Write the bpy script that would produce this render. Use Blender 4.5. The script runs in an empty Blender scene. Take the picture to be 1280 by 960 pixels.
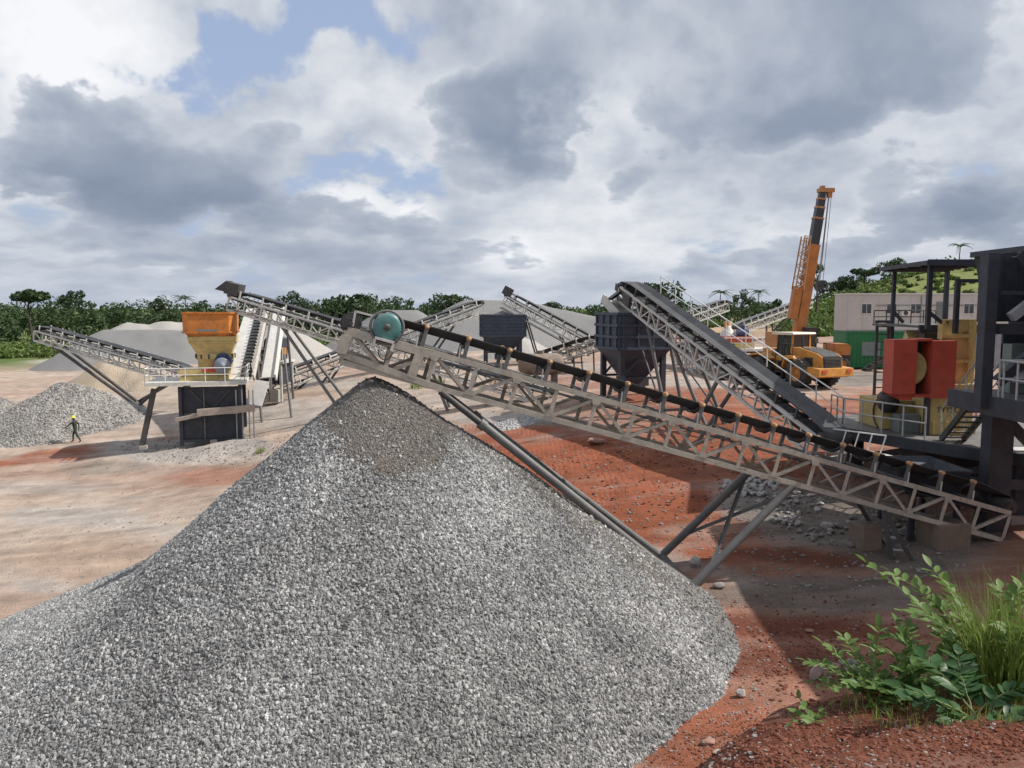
import bpy, math, random
import numpy as np
from mathutils import Vector, Matrix
random.seed(7); RNG = np.random.default_rng(7)
S = bpy.context.scene
COL = S.collection
R = math.radians
V = Vector

# ------------------------------------------------------------------ camera
F_PX, HZ, CAM_Z = 985.0, 385.0, 9.0
PITCH = math.atan((480 - HZ) / F_PX)
cam_d = bpy.data.cameras.new('camera')
cam_d.sensor_width = 36.0
cam_d.lens = 36.0 * F_PX / 1280
cam_d.clip_start = 0.1
cam_d.clip_end = 9000
cam = bpy.data.objects.new('camera', cam_d)
COL.objects.link(cam)
cam.location = (0, 0, CAM_Z)
cam.rotation_euler = (math.pi / 2 - PITCH, 0, 0)
S.camera = cam
cP, sP = math.cos(PITCH), math.sin(PITCH)

def P(px, py, Y):
    """photo pixel + distance in metres along +Y -> world point"""
    a = (px - 640) / F_PX
    b = (480 - py) / F_PX
    dy = cP + b * sP
    dz = -sP + b * cP
    k = Y / dy
    return V((a * k, Y, CAM_Z + dz * k))

# ------------------------------------------------------------------ light
SUN_EL = 47.0
SUN_AZ = 3.0     # measured from +X towards +Y
SUN_DIR = V((math.cos(R(SUN_EL)) * math.cos(R(SUN_AZ)), math.cos(R(SUN_EL)) * math.sin(R(SUN_AZ)), math.sin(R(SUN_EL))))
sun_d = bpy.data.lights.new('sun', 'SUN')
sun_d.energy = 4.9
sun_d.angle = R(0.53)
sun_d.color = (1.0, 0.95, 0.88)
sun = bpy.data.objects.new('sun', sun_d)
COL.objects.link(sun)
sun.rotation_euler = SUN_DIR.to_track_quat('Z', 'Y').to_euler()
sun.location = (60, 0, 60)
S.view_settings.view_transform = 'Standard'
S.view_settings.look = 'None'
S.view_settings.exposure = 0.12
S.view_settings.gamma = 1.0
S.view_settings.use_curve_mapping = False

S.cycles.max_bounces = 4
S.cycles.diffuse_bounces = 2
S.cycles.glossy_bounces = 2
S.cycles.transmission_bounces = 2
S.cycles.use_adaptive_sampling = True
S.cycles.adaptive_threshold = 0.02

# ------------------------------------------------------------------ world: blue sky with broken cumulus
def build_world():
    w = bpy.data.worlds.new('World')
    S.world = w
    w.use_nodes = True
    w.cycles.sampling_method = 'MANUAL'
    w.cycles.sample_map_resolution = 256
    nt = w.node_tree
    nt.nodes.clear()
    N = nt.nodes.new
    L = nt.links.new
    out = N('ShaderNodeOutputWorld')
    bg = N('ShaderNodeBackground')
    bg.inputs['Strength'].default_value = 0.1
    L(bg.outputs[0], out.inputs[0])
    sky = N('ShaderNodeTexSky')
    sky.sky_type = 'NISHITA'
    sky.sun_disc = False
    sky.sun_elevation = R(SUN_EL)
    sky.sun_rotation = math.atan2(SUN_DIR.x, SUN_DIR.y)
    sky.dust_density = 1.2
    tc = N('ShaderNodeTexCoord')
    sep = N('ShaderNodeSeparateXYZ')
    L(tc.outputs['Generated'], sep.inputs[0])

    def mth(op, a, b=None, c=None, clamp=False):
        n = N('ShaderNodeMath')
        n.operation = op
        n.use_clamp = clamp
        for i, v in enumerate((a, b, c)):
            if v is None: continue
            if isinstance(v, (int, float)): n.inputs[i].default_value = v
            else: L(v, n.inputs[i])
        return n.outputs[0]
    def comb(a, b):
        c = N('ShaderNodeCombineXYZ'); L(a, c.inputs[0]); L(b, c.inputs[1]); return c.outputs[0]
    def ramp(val, a, b):
        m = N('ShaderNodeMapRange'); m.interpolation_type = 'SMOOTHSTEP'
        m.inputs['From Min'].default_value = a; m.inputs['From Max'].default_value = b
        L(val, m.inputs['Value']); return m.outputs[0]
    az = mth('ARCTAN2', sep.outputs['X'], sep.outputs['Y'])
    el = mth('ARCSINE', sep.outputs['Z'])
    ev = mth('MAXIMUM', el, 0.0)
    # cloud cells keep their width and flatten towards the horizon
    cc = comb(mth('MULTIPLY', az, 2.2), mth('MULTIPLY', mth('LOGARITHM', mth('ADD', ev, 0.085), 2.718), 0.95))
    def noise(scale, detail, rough, off, vec=cc, dist=0.0):
        a = N('ShaderNodeVectorMath'); a.operation = 'ADD'; L(vec, a.inputs[0]); a.inputs[1].default_value = (off, off * 0.7, 0)
        n = N('ShaderNodeTexNoise'); n.noise_dimensions = '2D'
        n.inputs['Scale'].default_value = scale; n.inputs['Detail'].default_value = detail
        n.inputs['Roughness'].default_value = rough; n.inputs['Distortion'].default_value = dist
        L(a.outputs[0], n.inputs['Vector']); return n
    wz = noise(3.2, 5, 0.55, 23.0)
    ws = N('ShaderNodeSeparateColor'); L(wz.outputs['Color'], ws.inputs[0])
    wvec = comb(mth('MULTIPLY_ADD', mth('SUBTRACT', ws.outputs[0], 0.5), 0.20, az), mth('MULTIPLY_ADD', mth('SUBTRACT', ws.outputs[1], 0.5), 0.15, el))
    plain = comb(az, el)
    def blobs(vec, acc, lst):
        """adds soft elliptical spots: photo px centre, radii px, weight"""
        for (px, py, rx, ry, wt) in lst:
            u0 = math.atan((px - 640) / F_PX); v0 = math.atan((HZ - py) / F_PX)
            ma = N('ShaderNodeVectorMath'); ma.operation = 'MULTIPLY_ADD'; L(vec, ma.inputs[0])
            ma.inputs[1].default_value = (F_PX / rx, F_PX / ry, 0)
            ma.inputs[2].default_value = (-u0 * F_PX / rx, -v0 * F_PX / ry, 0)
            dt = N('ShaderNodeVectorMath'); dt.operation = 'DOT_PRODUCT'
            L(ma.outputs[0], dt.inputs[0]); L(ma.outputs[0], dt.inputs[1])
            acc = mth('MULTIPLY_ADD', mth('POWER', 0.449, dt.outputs['Value']), wt, acc)
        return acc
    n_a = noise(1.6, 8, 0.52, 3.1)          # broad pattern with fine edges
    n_b = noise(4.3, 8, 0.53, 11.7)         # billows
    A = mth('SUBTRACT', n_a.outputs[0], 0.5)
    B = mth('SUBTRACT', n_b.outputs[0], 0.5)
    # back layer: sunlit cloud with blue gaps
    d1 = mth('MULTIPLY_ADD', B, 0.9, mth('MULTIPLY_ADD', A, 0.7, 0.22))
    d1 = blobs(wvec, d1, [(240, 118, 60, 40, -.46), (470, 215, 70, 40, -.44), (430, 48, 130, 42, -.36), (340, 95, 70, 35, -.24), (8, 175, 40, 55, -.38), (1150, 255, 50, 20, -.15),
                          (90, 95, 110, 110, .4), (500, 140, 110, 60, .2), (680, 285, 150, 50, .25), (900, 100, 400, 120, .3), (330, 20, 60, 40, .2)])
    m1 = ramp(d1, -0.03, 0.17)
    b1 = mth('MULTIPLY_ADD', B, 0.75, mth('MULTIPLY_ADD', A, -0.25, 0.63))
    b1 = blobs(plain, b1, [(80, 90, 95, 80, .38), (130, 170, 60, 40, .24), (20, 245, 45, 30, .34), (425, 252, 45, 14, .32), (512, 266, 34, 14, .28), (690, 290, 90, 34, .18),
                           (640, 325, 40, 20, .22), (800, 318, 120, 22, .16), (330, 322, 120, 18, .14), (1010, 300, 60, 24, .14), (1130, 296, 40, 34, .26), (1262, 110, 60, 70, .16), (460, 150, 100, 45, .14), (740, 180, 60, 50, .10), (1180, 45, 90, 50, .08)])
    # front layer: grey cloud bodies with dark flat bases
    d2 = mth('MULTIPLY_ADD', B, 1.0, mth('MULTIPLY_ADD', A, -0.9, -0.15))
    d2 = blobs(wvec, d2, [(265, 225, 185, 62, .62), (120, 205, 75, 55, .42), (620, 155, 84, 54, .62), (890, 170, 130, 60, .34), (1070, 130, 170, 70, .36), (735, 185, 45, 60, -.34), (480, 90, 120, 40, -.2), (1215, 282, 120, 46, .52), (930, 40, 330, 45, .18), (1150, 210, 120, 26, -.25), (820, 90, 60, 40, -.15),
                          (500, 300, 140, 28, .34), (230, 345, 260, 16, .26), (760, 346, 200, 12, .2), (1040, 335, 150, 18, .2), (700, 60, 120, 60, .18), (90, 75, 90, 70, -.5), (480, 160, 90, 45, -.25), (690, 270, 110, 28, -.3), (460, 215, 60, 40, -.3), (240, 110, 50, 40, -.3)])
    m2 = ramp(d2, -0.03, 0.13)
    b2 = mth('MULTIPLY_ADD', B, 0.34, mth('SUBTRACT', 0.56, mth('MULTIPLY', ramp(d2, 0.0, 0.5), 0.26)))
    b2 = blobs(plain, b2, [(210, 268, 200, 24, -.13), (320, 215, 120, 50, .02), (630, 178, 70, 28, -.08), (870, 200, 150, 28, -.08), (1050, 165, 160, 40, -.07), (1220, 300, 100, 24, -.13), (170, 170, 60, 30, .10)])
    def tone(val):
        cr = N('ShaderNodeValToRGB'); e = cr.color_ramp.elements
        e[0].position = 0.1; e[0].color = (0.185, 0.225, 0.305, 1)
        e[1].position = 1.0; e[1].color = (0.86, 0.87, 0.90, 1)
        for p_, c_ in ((0.3, (0.275, 0.325, 0.415)), (0.45, (0.385, 0.43, 0.515)), (0.62, (0.52, 0.56, 0.63)), (0.8, (0.70, 0.725, 0.765))):
            k = e.new(p_); k.color = (*c_, 1)
        L(val, cr.inputs[0])
        sc = N('ShaderNodeVectorMath'); sc.operation = 'SCALE'; sc.inputs['Scale'].default_value = 10.0   # radiance at strength 0.1
        L(cr.outputs[0], sc.inputs[0]); return sc.outputs[0]
    def mix(f, a, b):
        m = N('ShaderNodeMix'); m.data_type = 'RGBA'
        if isinstance(f, float): m.inputs['Factor'].default_value = f
        else: L(f, m.inputs['Factor'])
        for i, v in ((6, a), (7, b)):
            if isinstance(v, tuple): m.inputs[i].default_value = v
            else: L(v, m.inputs[i])
        return m.outputs[2]
    c = mix(0.75, sky.outputs[0], (3.9, 4.8, 6.8, 1))            # thin milky veil over the blue
    c = mix(m1, c, tone(b1))
    c = mix(m2, c, tone(b2))
    c = mix(mth('MULTIPLY', mth('SUBTRACT', 1.0, ramp(el, 0.0, 0.07)), 0.35), c, (4.5, 4.95, 6.0, 1))   # murk above the horizon
    L(c, bg.inputs['Color'])
build_world()

# ------------------------------------------------------------------ materials
MATS = {}
def _nodes(name):
    m = bpy.data.materials.new(name)
    m.use_nodes = True
    nt = m.node_tree
    b = nt.nodes['Principled BSDF']
    return m, nt, b

def paint(name, col, rough=0.55, var=0.25, dust=0.25, dustcol=(0.33, 0.29, 0.25), scale=3.0, metal=0.0, rust=0.0, bump=0.0):
    """painted or bare surface with uneven tone, settled dust and optional rust"""
    m, nt, b = _nodes(name)
    N, L = nt.nodes.new, nt.links.new
    geo = N('ShaderNodeNewGeometry')
    oi = N('ShaderNodeObjectInfo')
    add = N('ShaderNodeVectorMath'); add.operation = 'MULTIPLY_ADD'
    L(oi.outputs['Random'], add.inputs[0])
    add.inputs[1].default_value = (17, 11, 5)
    L(geo.outputs['Position'], add.inputs[2])
    n1 = N('ShaderNodeTexNoise'); n1.inputs['Scale'].default_value = scale; n1.inputs['Detail'].default_value = 6
    n1.inputs['Roughness'].default_value = 0.65
    L(add.outputs[0], n1.inputs['Vector'])
    mr = N('ShaderNodeMapRange')
    mr.inputs['From Min'].default_value = 0.3; mr.inputs['From Max'].default_value = 0.7
    mr.inputs['To Min'].default_value = 1 - var; mr.inputs['To Max'].default_value = 1 + var * 0.6
    L(n1.outputs[0], mr.inputs['Value'])
    mul = N('ShaderNodeVectorMath'); mul.operation = 'SCALE'
    mul.inputs[0].default_value = col[:3]
    L(mr.outputs[0], mul.inputs['Scale'])
    last = mul.outputs[0]
    if rust > 0:
        n3 = N('ShaderNodeTexNoise'); n3.inputs['Scale'].default_value = scale * 1.7; n3.inputs['Detail'].default_value = 8
        n3.inputs['Roughness'].default_value = 0.7
        L(add.outputs[0], n3.inputs['Vector'])
        r = N('ShaderNodeMapRange'); r.inputs['From Min'].default_value = 0.62 - rust * 0.25; r.inputs['From Max'].default_value = 0.72
        L(n3.outputs[0], r.inputs['Value'])
        mx = N('ShaderNodeMix'); mx.data_type = 'RGBA'
        L(r.outputs[0], mx.inputs['Factor']); L(last, mx.inputs[6]); mx.inputs[7].default_value = (0.16, 0.075, 0.035, 1)
        last = mx.outputs[2]
    if dust > 0:
        sp = N('ShaderNodeSeparateXYZ'); L(geo.outputs['Normal'], sp.inputs[0])
        up = N('ShaderNodeMapRange'); up.inputs['From Min'].default_value = -0.2; up.inputs['From Max'].default_value = 1.0
        up.inputs['To Min'].default_value = 0.25
        L(sp.outputs['Z'], up.inputs['Value'])
        n2 = N('ShaderNodeTexNoise'); n2.inputs['Scale'].default_value = scale * 0.6; n2.inputs['Detail'].default_value = 7
        n2.inputs['Roughness'].default_value = 0.7
        L(geo.outputs['Position'], n2.inputs['Vector'])
        dr = N('ShaderNodeMapRange'); dr.inputs['From Min'].default_value = 0.3; dr.inputs['From Max'].default_value = 0.75
        L(n2.outputs[0], dr.inputs['Value'])
        f = N('ShaderNodeMath'); f.operation = 'MULTIPLY'; L(up.outputs[0], f.inputs[0]); L(dr.outputs[0], f.inputs[1])
        f2 = N('ShaderNodeMath'); f2.operation = 'MULTIPLY'; f2.use_clamp = True; L(f.outputs[0], f2.inputs[0]); f2.inputs[1].default_value = dust * 2.2
        mx = N('ShaderNodeMix'); mx.data_type = 'RGBA'
        L(f2.outputs[0], mx.inputs['Factor']); L(last, mx.inputs[6]); mx.inputs[7].default_value = (*dustcol, 1)
        last = mx.outputs[2]
    L(last, b.inputs['Base Color'])
    b.inputs['Roughness'].default_value = rough
    b.inputs['Metallic'].default_value = metal
    b.inputs['Specular IOR Level'].default_value = 0.35
    if bump > 0:
        bn = N('ShaderNodeBump'); bn.inputs['Strength'].default_value = bump; bn.inputs['Distance'].default_value = 0.05
        nb = N('ShaderNodeTexNoise'); nb.inputs['Scale'].default_value = scale * 6; nb.inputs['Detail'].default_value = 8
        L(geo.outputs['Position'], nb.inputs['Vector'])
        L(nb.outputs[0], bn.inputs['Height'])
        L(bn.outputs[0], b.inputs['Normal'])
    MATS[name] = m
    return m

paint('truss_beige', (0.44, 0.405, 0.345), 0.65, 0.3, 0.25, rust=0.18, scale=4)
paint('truss_white', (0.60, 0.59, 0.55), 0.6, 0.2, 0.15, rust=0.1)
paint('rail_white', (0.72, 0.71, 0.67), 0.5, 0.15, 0.1)
paint('rail_grey', (0.42, 0.42, 0.42), 0.5, 0.15, 0.1)
paint('navy_steel', (0.027, 0.033, 0.048), 0.5, 0.35, 0.18, (0.25, 0.25, 0.25))
paint('bin_blue', (0.045, 0.060, 0.090), 0.5, 0.3, 0.15, (0.25, 0.26, 0.27))
paint('dark_steel', (0.055, 0.055, 0.058), 0.55, 0.3, 0.2)
paint('pipe_grey', (0.125, 0.128, 0.13), 0.5, 0.25, 0.2)
paint('rubber_belt', (0.05, 0.051, 0.055), 0.55, 0.35, 0.2, (0.20, 0.20, 0.205), scale=1.2)
paint('tyre_rubber', (0.022, 0.022, 0.022), 0.8, 0.3, 0.25)
paint('crusher_yellow', (0.60, 0.46, 0.18), 0.55, 0.25, 0.28, rust=0.15, scale=2.5)
paint('hopper_orange', (0.56, 0.19, 0.03), 0.55, 0.35, 0.14, scale=1.8, rust=0.25)
paint('guard_red', (0.50, 0.075, 0.045), 0.5, 0.2, 0.14, scale=2)
paint('motor_teal', (0.030, 0.165, 0.160), 0.4, 0.25, 0.35, (0.35, 0.4, 0.38))
paint('motor_blue', (0.035, 0.065, 0.17), 0.4, 0.2, 0.15)
paint('motor_grey', (0.22, 0.25, 0.30), 0.45, 0.2, 0.1)
paint('roller_orange', (0.50, 0.23, 0.07), 0.6, 0.3, 0.3)
paint('roller_cap', (0.60, 0.47, 0.32), 0.5, 0.2, 0.1)
paint('concrete', (0.36, 0.33, 0.29), 0.9, 0.25, 0.2, bump=0.3)
paint('brown_block', (0.22, 0.17, 0.135), 0.9, 0.25, 0.2, bump=0.4)
paint('plank_wood', (0.40, 0.33, 0.28), 0.8, 0.25, 0.2)
paint('sheet_pale', (0.62, 0.61, 0.58), 0.55, 0.12, 0.12)
paint('sheet_grey', (0.30, 0.31, 0.33), 0.55, 0.15, 0.15)
paint('deck_steel', (0.10, 0.10, 0.105), 0.6, 0.25, 0.25)
paint('loader_orange', (0.62, 0.28, 0.040), 0.5, 0.28, 0.25, scale=2.5, rust=.08)
paint('loader_black', (0.03, 0.03, 0.032), 0.5, 0.2, 0.15)
paint('loader_cream', (0.70, 0.64, 0.50), 0.5, 0.1, 0.1)
paint('wheel_orange', (0.55, 0.22, 0.04), 0.6, 0.2, 0.2)
paint('crane_orange', (0.50, 0.18, 0.035), 0.5, 0.28, 0.2, scale=1.8, rust=.08)
paint('crane_boom_dark', (0.042, 0.045, 0.058), 0.4, 0.2, 0.05)
paint('cable', (0.18, 0.19, 0.2), 0.5, 0.1, 0)
paint('cabin_beige', (0.56, 0.54, 0.50), 0.6, 0.08, 0.1, scale=1.0)
paint('container_green', (0.018, 0.175, 0.062), 0.5, 0.15, 0.07, scale=1.0)
paint('patch_grey', (0.20, 0.235, 0.225), 0.6, 0.15, 0.05)
paint('white_trim', (0.72, 0.71, 0.68), 0.5, 0.08, 0.1)
paint('text_black', (0.03, 0.03, 0.03), 0.6, 0.1, 0)
paint('rock_pale', (0.44, 0.42, 0.40), 0.9, 0.35, 0.1, scale=6, bump=0.5)
paint('rock_grey', (0.27, 0.25, 0.24), 0.9, 0.35, 0.15, scale=6, bump=0.5)
paint('rock_red', (0.34, 0.22, 0.18), 0.9, 0.35, 0.2, (0.33, 0.13, 0.08), scale=6, bump=0.5)
paint('soil_red', (0.165, 0.057, 0.033), 0.95, 0.35, 0.0, scale=8)
paint('cloth_green', (0.040, 0.046, 0.038), 0.9, 0.2, 0.05)
paint('skin_dark', (0.055, 0.03, 0.02), 0.6, 0.1, 0)
paint('helmet_yellow', (0.80, 0.72, 0.06), 0.35, 0.05, 0)
paint('bark', (0.075, 0.062, 0.05), 0.9, 0.3, 0.0, scale=5)
paint('stem_green', (0.16, 0.19, 0.06), 0.7, 0.2, 0.0)

def glass(name):
    m, nt, b = _nodes(name)
    b.inputs['Base Color'].default_value = (0.03, 0.035, 0.04, 1)
    b.inputs['Roughness'].default_value = 0.08
    b.inputs['Specular IOR Level'].default_value = 0.8
    MATS[name] = m
glass('window_glass')

def leaf_mat(name, c1, c2, trans=0.35, rough=0.45):
    m, nt, b = _nodes(name)
    N, L = nt.nodes.new, nt.links.new
    oi = N('ShaderNodeObjectInfo')
    geo = N('ShaderNodeNewGeometry')
    n = N('ShaderNodeTexNoise'); n.inputs['Scale'].default_value = 0.35; n.inputs['Detail'].default_value = 5
    L(geo.outputs['Position'], n.inputs['Vector'])
    f = N('ShaderNodeMath'); f.operation = 'MULTIPLY_ADD'
    L(oi.outputs['Random'], f.inputs[0]); f.inputs[1].default_value = 0.45
    a = N('ShaderNodeMapRange'); a.inputs['From Min'].default_value = 0.3; a.inputs['From Max'].default_value = 0.7; a.inputs['To Max'].default_value = 0.6
    L(n.outputs[0], a.inputs['Value'])
    L(a.outputs[0], f.inputs[2])
    mx = N('ShaderNodeMix'); mx.data_type = 'RGBA'; mx.clamp_factor = True
    L(f.outputs[0], mx.inputs['Factor']); mx.inputs[6].default_value = (*c1, 1); mx.inputs[7].default_value = (*c2, 1)
    rp = N('ShaderNodeMix'); rp.data_type = 'RGBA'; rp.blend_type = 'MULTIPLY'
    rp.inputs['Factor'].default_value = 1.0
    rr = N('ShaderNodeMapRange'); rr.inputs['To Min'].default_value = 0.65; rr.inputs['To Max'].default_value = 1.3
    L(geo.outputs['Random Per Island'], rr.inputs['Value'])
    L(mx.outputs[2], rp.inputs[6]); L(rr.outputs[0], rp.inputs[7])
    L(rp.outputs[2], b.inputs['Base Color'])
    b.inputs['Roughness'].default_value = rough
    b.inputs['Specular IOR Level'].default_value = 0.3
    tr = N('ShaderNodeBsdfTranslucent'); L(rp.outputs[2], tr.inputs[0])
    ms = N('ShaderNodeMixShader'); ms.inputs[0].default_value = trans
    out = nt.nodes['Material Output']
    L(b.outputs[0], ms.inputs[1]); L(tr.outputs[0], ms.inputs[2]); L(ms.outputs[0], out.inputs[0])
    MATS[name] = m
leaf_mat('leaf_forest', (0.032, 0.056, 0.026), (0.062, 0.098, 0.036), 0.25, 0.6)
leaf_mat('leaf_scrub', (0.075, 0.125, 0.030), (0.15, 0.205, 0.055), 0.3, 0.6)
leaf_mat('leaf_near', (0.060, 0.125, 0.030), (0.17, 0.26, 0.065), 0.35, 0.5)
leaf_mat('leaf_near_dark', (0.030, 0.085, 0.030), (0.06, 0.13, 0.035), 0.3, 0.4)
leaf_mat('straw', (0.20, 0.15, 0.08), (0.36, 0.29, 0.17), 0.2, 0.7)
leaf_mat('grass_blade', (0.13, 0.21, 0.035), (0.26, 0.32, 0.075), 0.4, 0.5)

def gravel_mat(name, dark, light, fines=None, scale=34.0, big=0.35):
    """surface of a heap: stone-sized cells with a tone each; 'fines' vertex colour mixes in dusty sand"""
    m, nt, b = _nodes(name)
    N, L = nt.nodes.new, nt.links.new
    geo = N('ShaderNodeNewGeometry')
    vo = N('ShaderNodeTexVoronoi'); vo.inputs['Scale'].default_value = scale
    L(geo.outputs['Position'], vo.inputs['Vector'])
    n = N('ShaderNodeTexNoise'); n.inputs['Scale'].default_value = 0.5; n.inputs['Detail'].default_value = 8; n.inputs['Roughness'].default_value = 0.6
    L(geo.outputs['Position'], n.inputs['Vector'])
    sp = N('ShaderNodeSeparateColor'); L(vo.outputs['Color'], sp.inputs[0])
    f = N('ShaderNodeMath'); f.operation = 'MULTIPLY_ADD'
    L(sp.outputs[0], f.inputs[0]); f.inputs[1].default_value = 1 - big
    g2 = N('ShaderNodeMath'); g2.operation = 'MULTIPLY'; L(n.outputs[0], g2.inputs[0]); g2.inputs[1].default_value = big
    L(g2.outputs[0], f.inputs[2])
    mx = N('ShaderNodeMix'); mx.data_type = 'RGBA'
    L(f.outputs[0], mx.inputs['Factor']); mx.inputs[6].default_value = (*dark, 1); mx.inputs[7].default_value = (*light, 1)
    last = mx.outputs[2]
    if fines:
        at = N('ShaderNodeAttribute'); at.attribute_name = 'fines'
        m2 = N('ShaderNodeMix'); m2.data_type = 'RGBA'
        n5 = N('ShaderNodeTexNoise'); n5.inputs['Scale'].default_value = 9; n5.inputs['Detail'].default_value = 10; n5.inputs['Roughness'].default_value = 0.75
        L(geo.outputs['Position'], n5.inputs['Vector'])
        sc = N('ShaderNodeVectorMath'); sc.operation = 'SCALE'; sc.inputs[0].default_value = fines
        r5 = N('ShaderNodeMapRange'); r5.inputs['From Min'].default_value = 0.3; r5.inputs['From Max'].default_value = 0.7
        r5.inputs['To Min'].default_value = 0.6; r5.inputs['To Max'].default_value = 1.4
        L(n5.outputs[0], r5.inputs['Value']); L(r5.outputs[0], sc.inputs['Scale'])
        L(at.outputs['Fac'], m2.inputs['Factor']); L(last, m2.inputs[6]); L(sc.outputs[0], m2.inputs[7])
        last = m2.outputs[2]
    L(last, b.inputs['Base Color'])
    b.inputs['Roughness'].default_value = 0.9
    b.inputs['Specular IOR Level'].default_value = 0.2
    bn = N('ShaderNodeBump'); bn.inputs['Strength'].default_value = 0.8; bn.inputs['Distance'].default_value = 1.2 / scale
    bn.invert = True
    L(vo.outputs['Distance'], bn.inputs['Height'])
    L(bn.outputs[0], b.inputs['Normal'])
    MATS[name] = m
gravel_mat('heap_gravel', (0.16, 0.158, 0.155), (0.38, 0.375, 0.365), (0.19, 0.172, 0.155), 30)
gravel_mat('heap_gravel_far', (0.20, 0.195, 0.19), (0.48, 0.465, 0.45), None, 7)
gravel_mat('heap_dust', (0.21, 0.205, 0.20), (0.28, 0.275, 0.27), None, 30, 0.6)
gravel_mat('heap_sand', (0.36, 0.29, 0.215), (0.52, 0.43, 0.335), None, 12, 0.75)
gravel_mat('heap_pale', (0.36, 0.34, 0.315), (0.47, 0.445, 0.42), None, 12, 0.6)

def stone_mat(name, dark, light):
    m, nt, b = _nodes(name)
    N, L = nt.nodes.new, nt.links.new
    oi = N('ShaderNodeObjectInfo')
    geo = N('ShaderNodeNewGeometry')
    cr = N('ShaderNodeValToRGB')
    e = cr.color_ramp.elements
    e[0].color = (*dark, 1); e[1].color = (*light, 1)
    md = e.new(0.75); md.color = tuple(d * 0.45 + l * 0.55 for d, l in zip(dark, light)) + (1,)
    L(oi.outputs['Random'], cr.inputs[0])
    n = N('ShaderNodeTexNoise'); n.inputs['Scale'].default_value = 0.45; n.inputs['Detail'].default_value = 5
    L(geo.outputs['Position'], n.inputs['Vector'])
    r = N('ShaderNodeMapRange'); r.inputs['From Min'].default_value = 0.3; r.inputs['From Max'].default_value = 0.7
    r.inputs['To Min'].default_value = 0.70; r.inputs['To Max'].default_value = 1.22
    L(n.outputs[0], r.inputs['Value'])
    s = N('ShaderNodeVectorMath'); s.operation = 'SCALE'; L(cr.outputs[0], s.inputs[0]); L(r.outputs[0], s.inputs['Scale'])
    L(s.outputs[0], b.inputs['Base Color'])
    b.inputs['Roughness'].default_value = 0.85
    b.inputs['Specular IOR Level'].default_value = 0.25
    MATS[name] = m
stone_mat('stone', (0.135, 0.135, 0.136), (0.49, 0.485, 0.472))
stone_mat('stone_fines', (0.115, 0.104, 0.093), (0.29, 0.268, 0.245))
stone_mat('stone_warm', (0.19, 0.18, 0.165), (0.46, 0.435, 0.405))

# ------------------------------------------------------------------ object helpers
def tag(o, label=None, cat=None, group=None, kind=None):
    if label: o['label'] = label
    if cat: o['category'] = cat
    if group: o['group'] = group
    if kind: o['kind'] = kind
    return o

def empty(name, loc, rz=0.0, label=None, cat=None, group=None):
    e = bpy.data.objects.new(name, None)
    e.empty_display_size = 0.2
    COL.objects.link(e)
    e.location = loc
    e.rotation_euler = (0, 0, rz)
    tag(e, label, cat, group)
    return e

def root_mat(p):
    if p is None:
        return Matrix.Identity(4)
    m = Matrix.LocRotScale(p.location, p.rotation_euler, p.scale)
    if p.parent:
        return root_mat(p.parent) @ m
    return m

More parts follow.
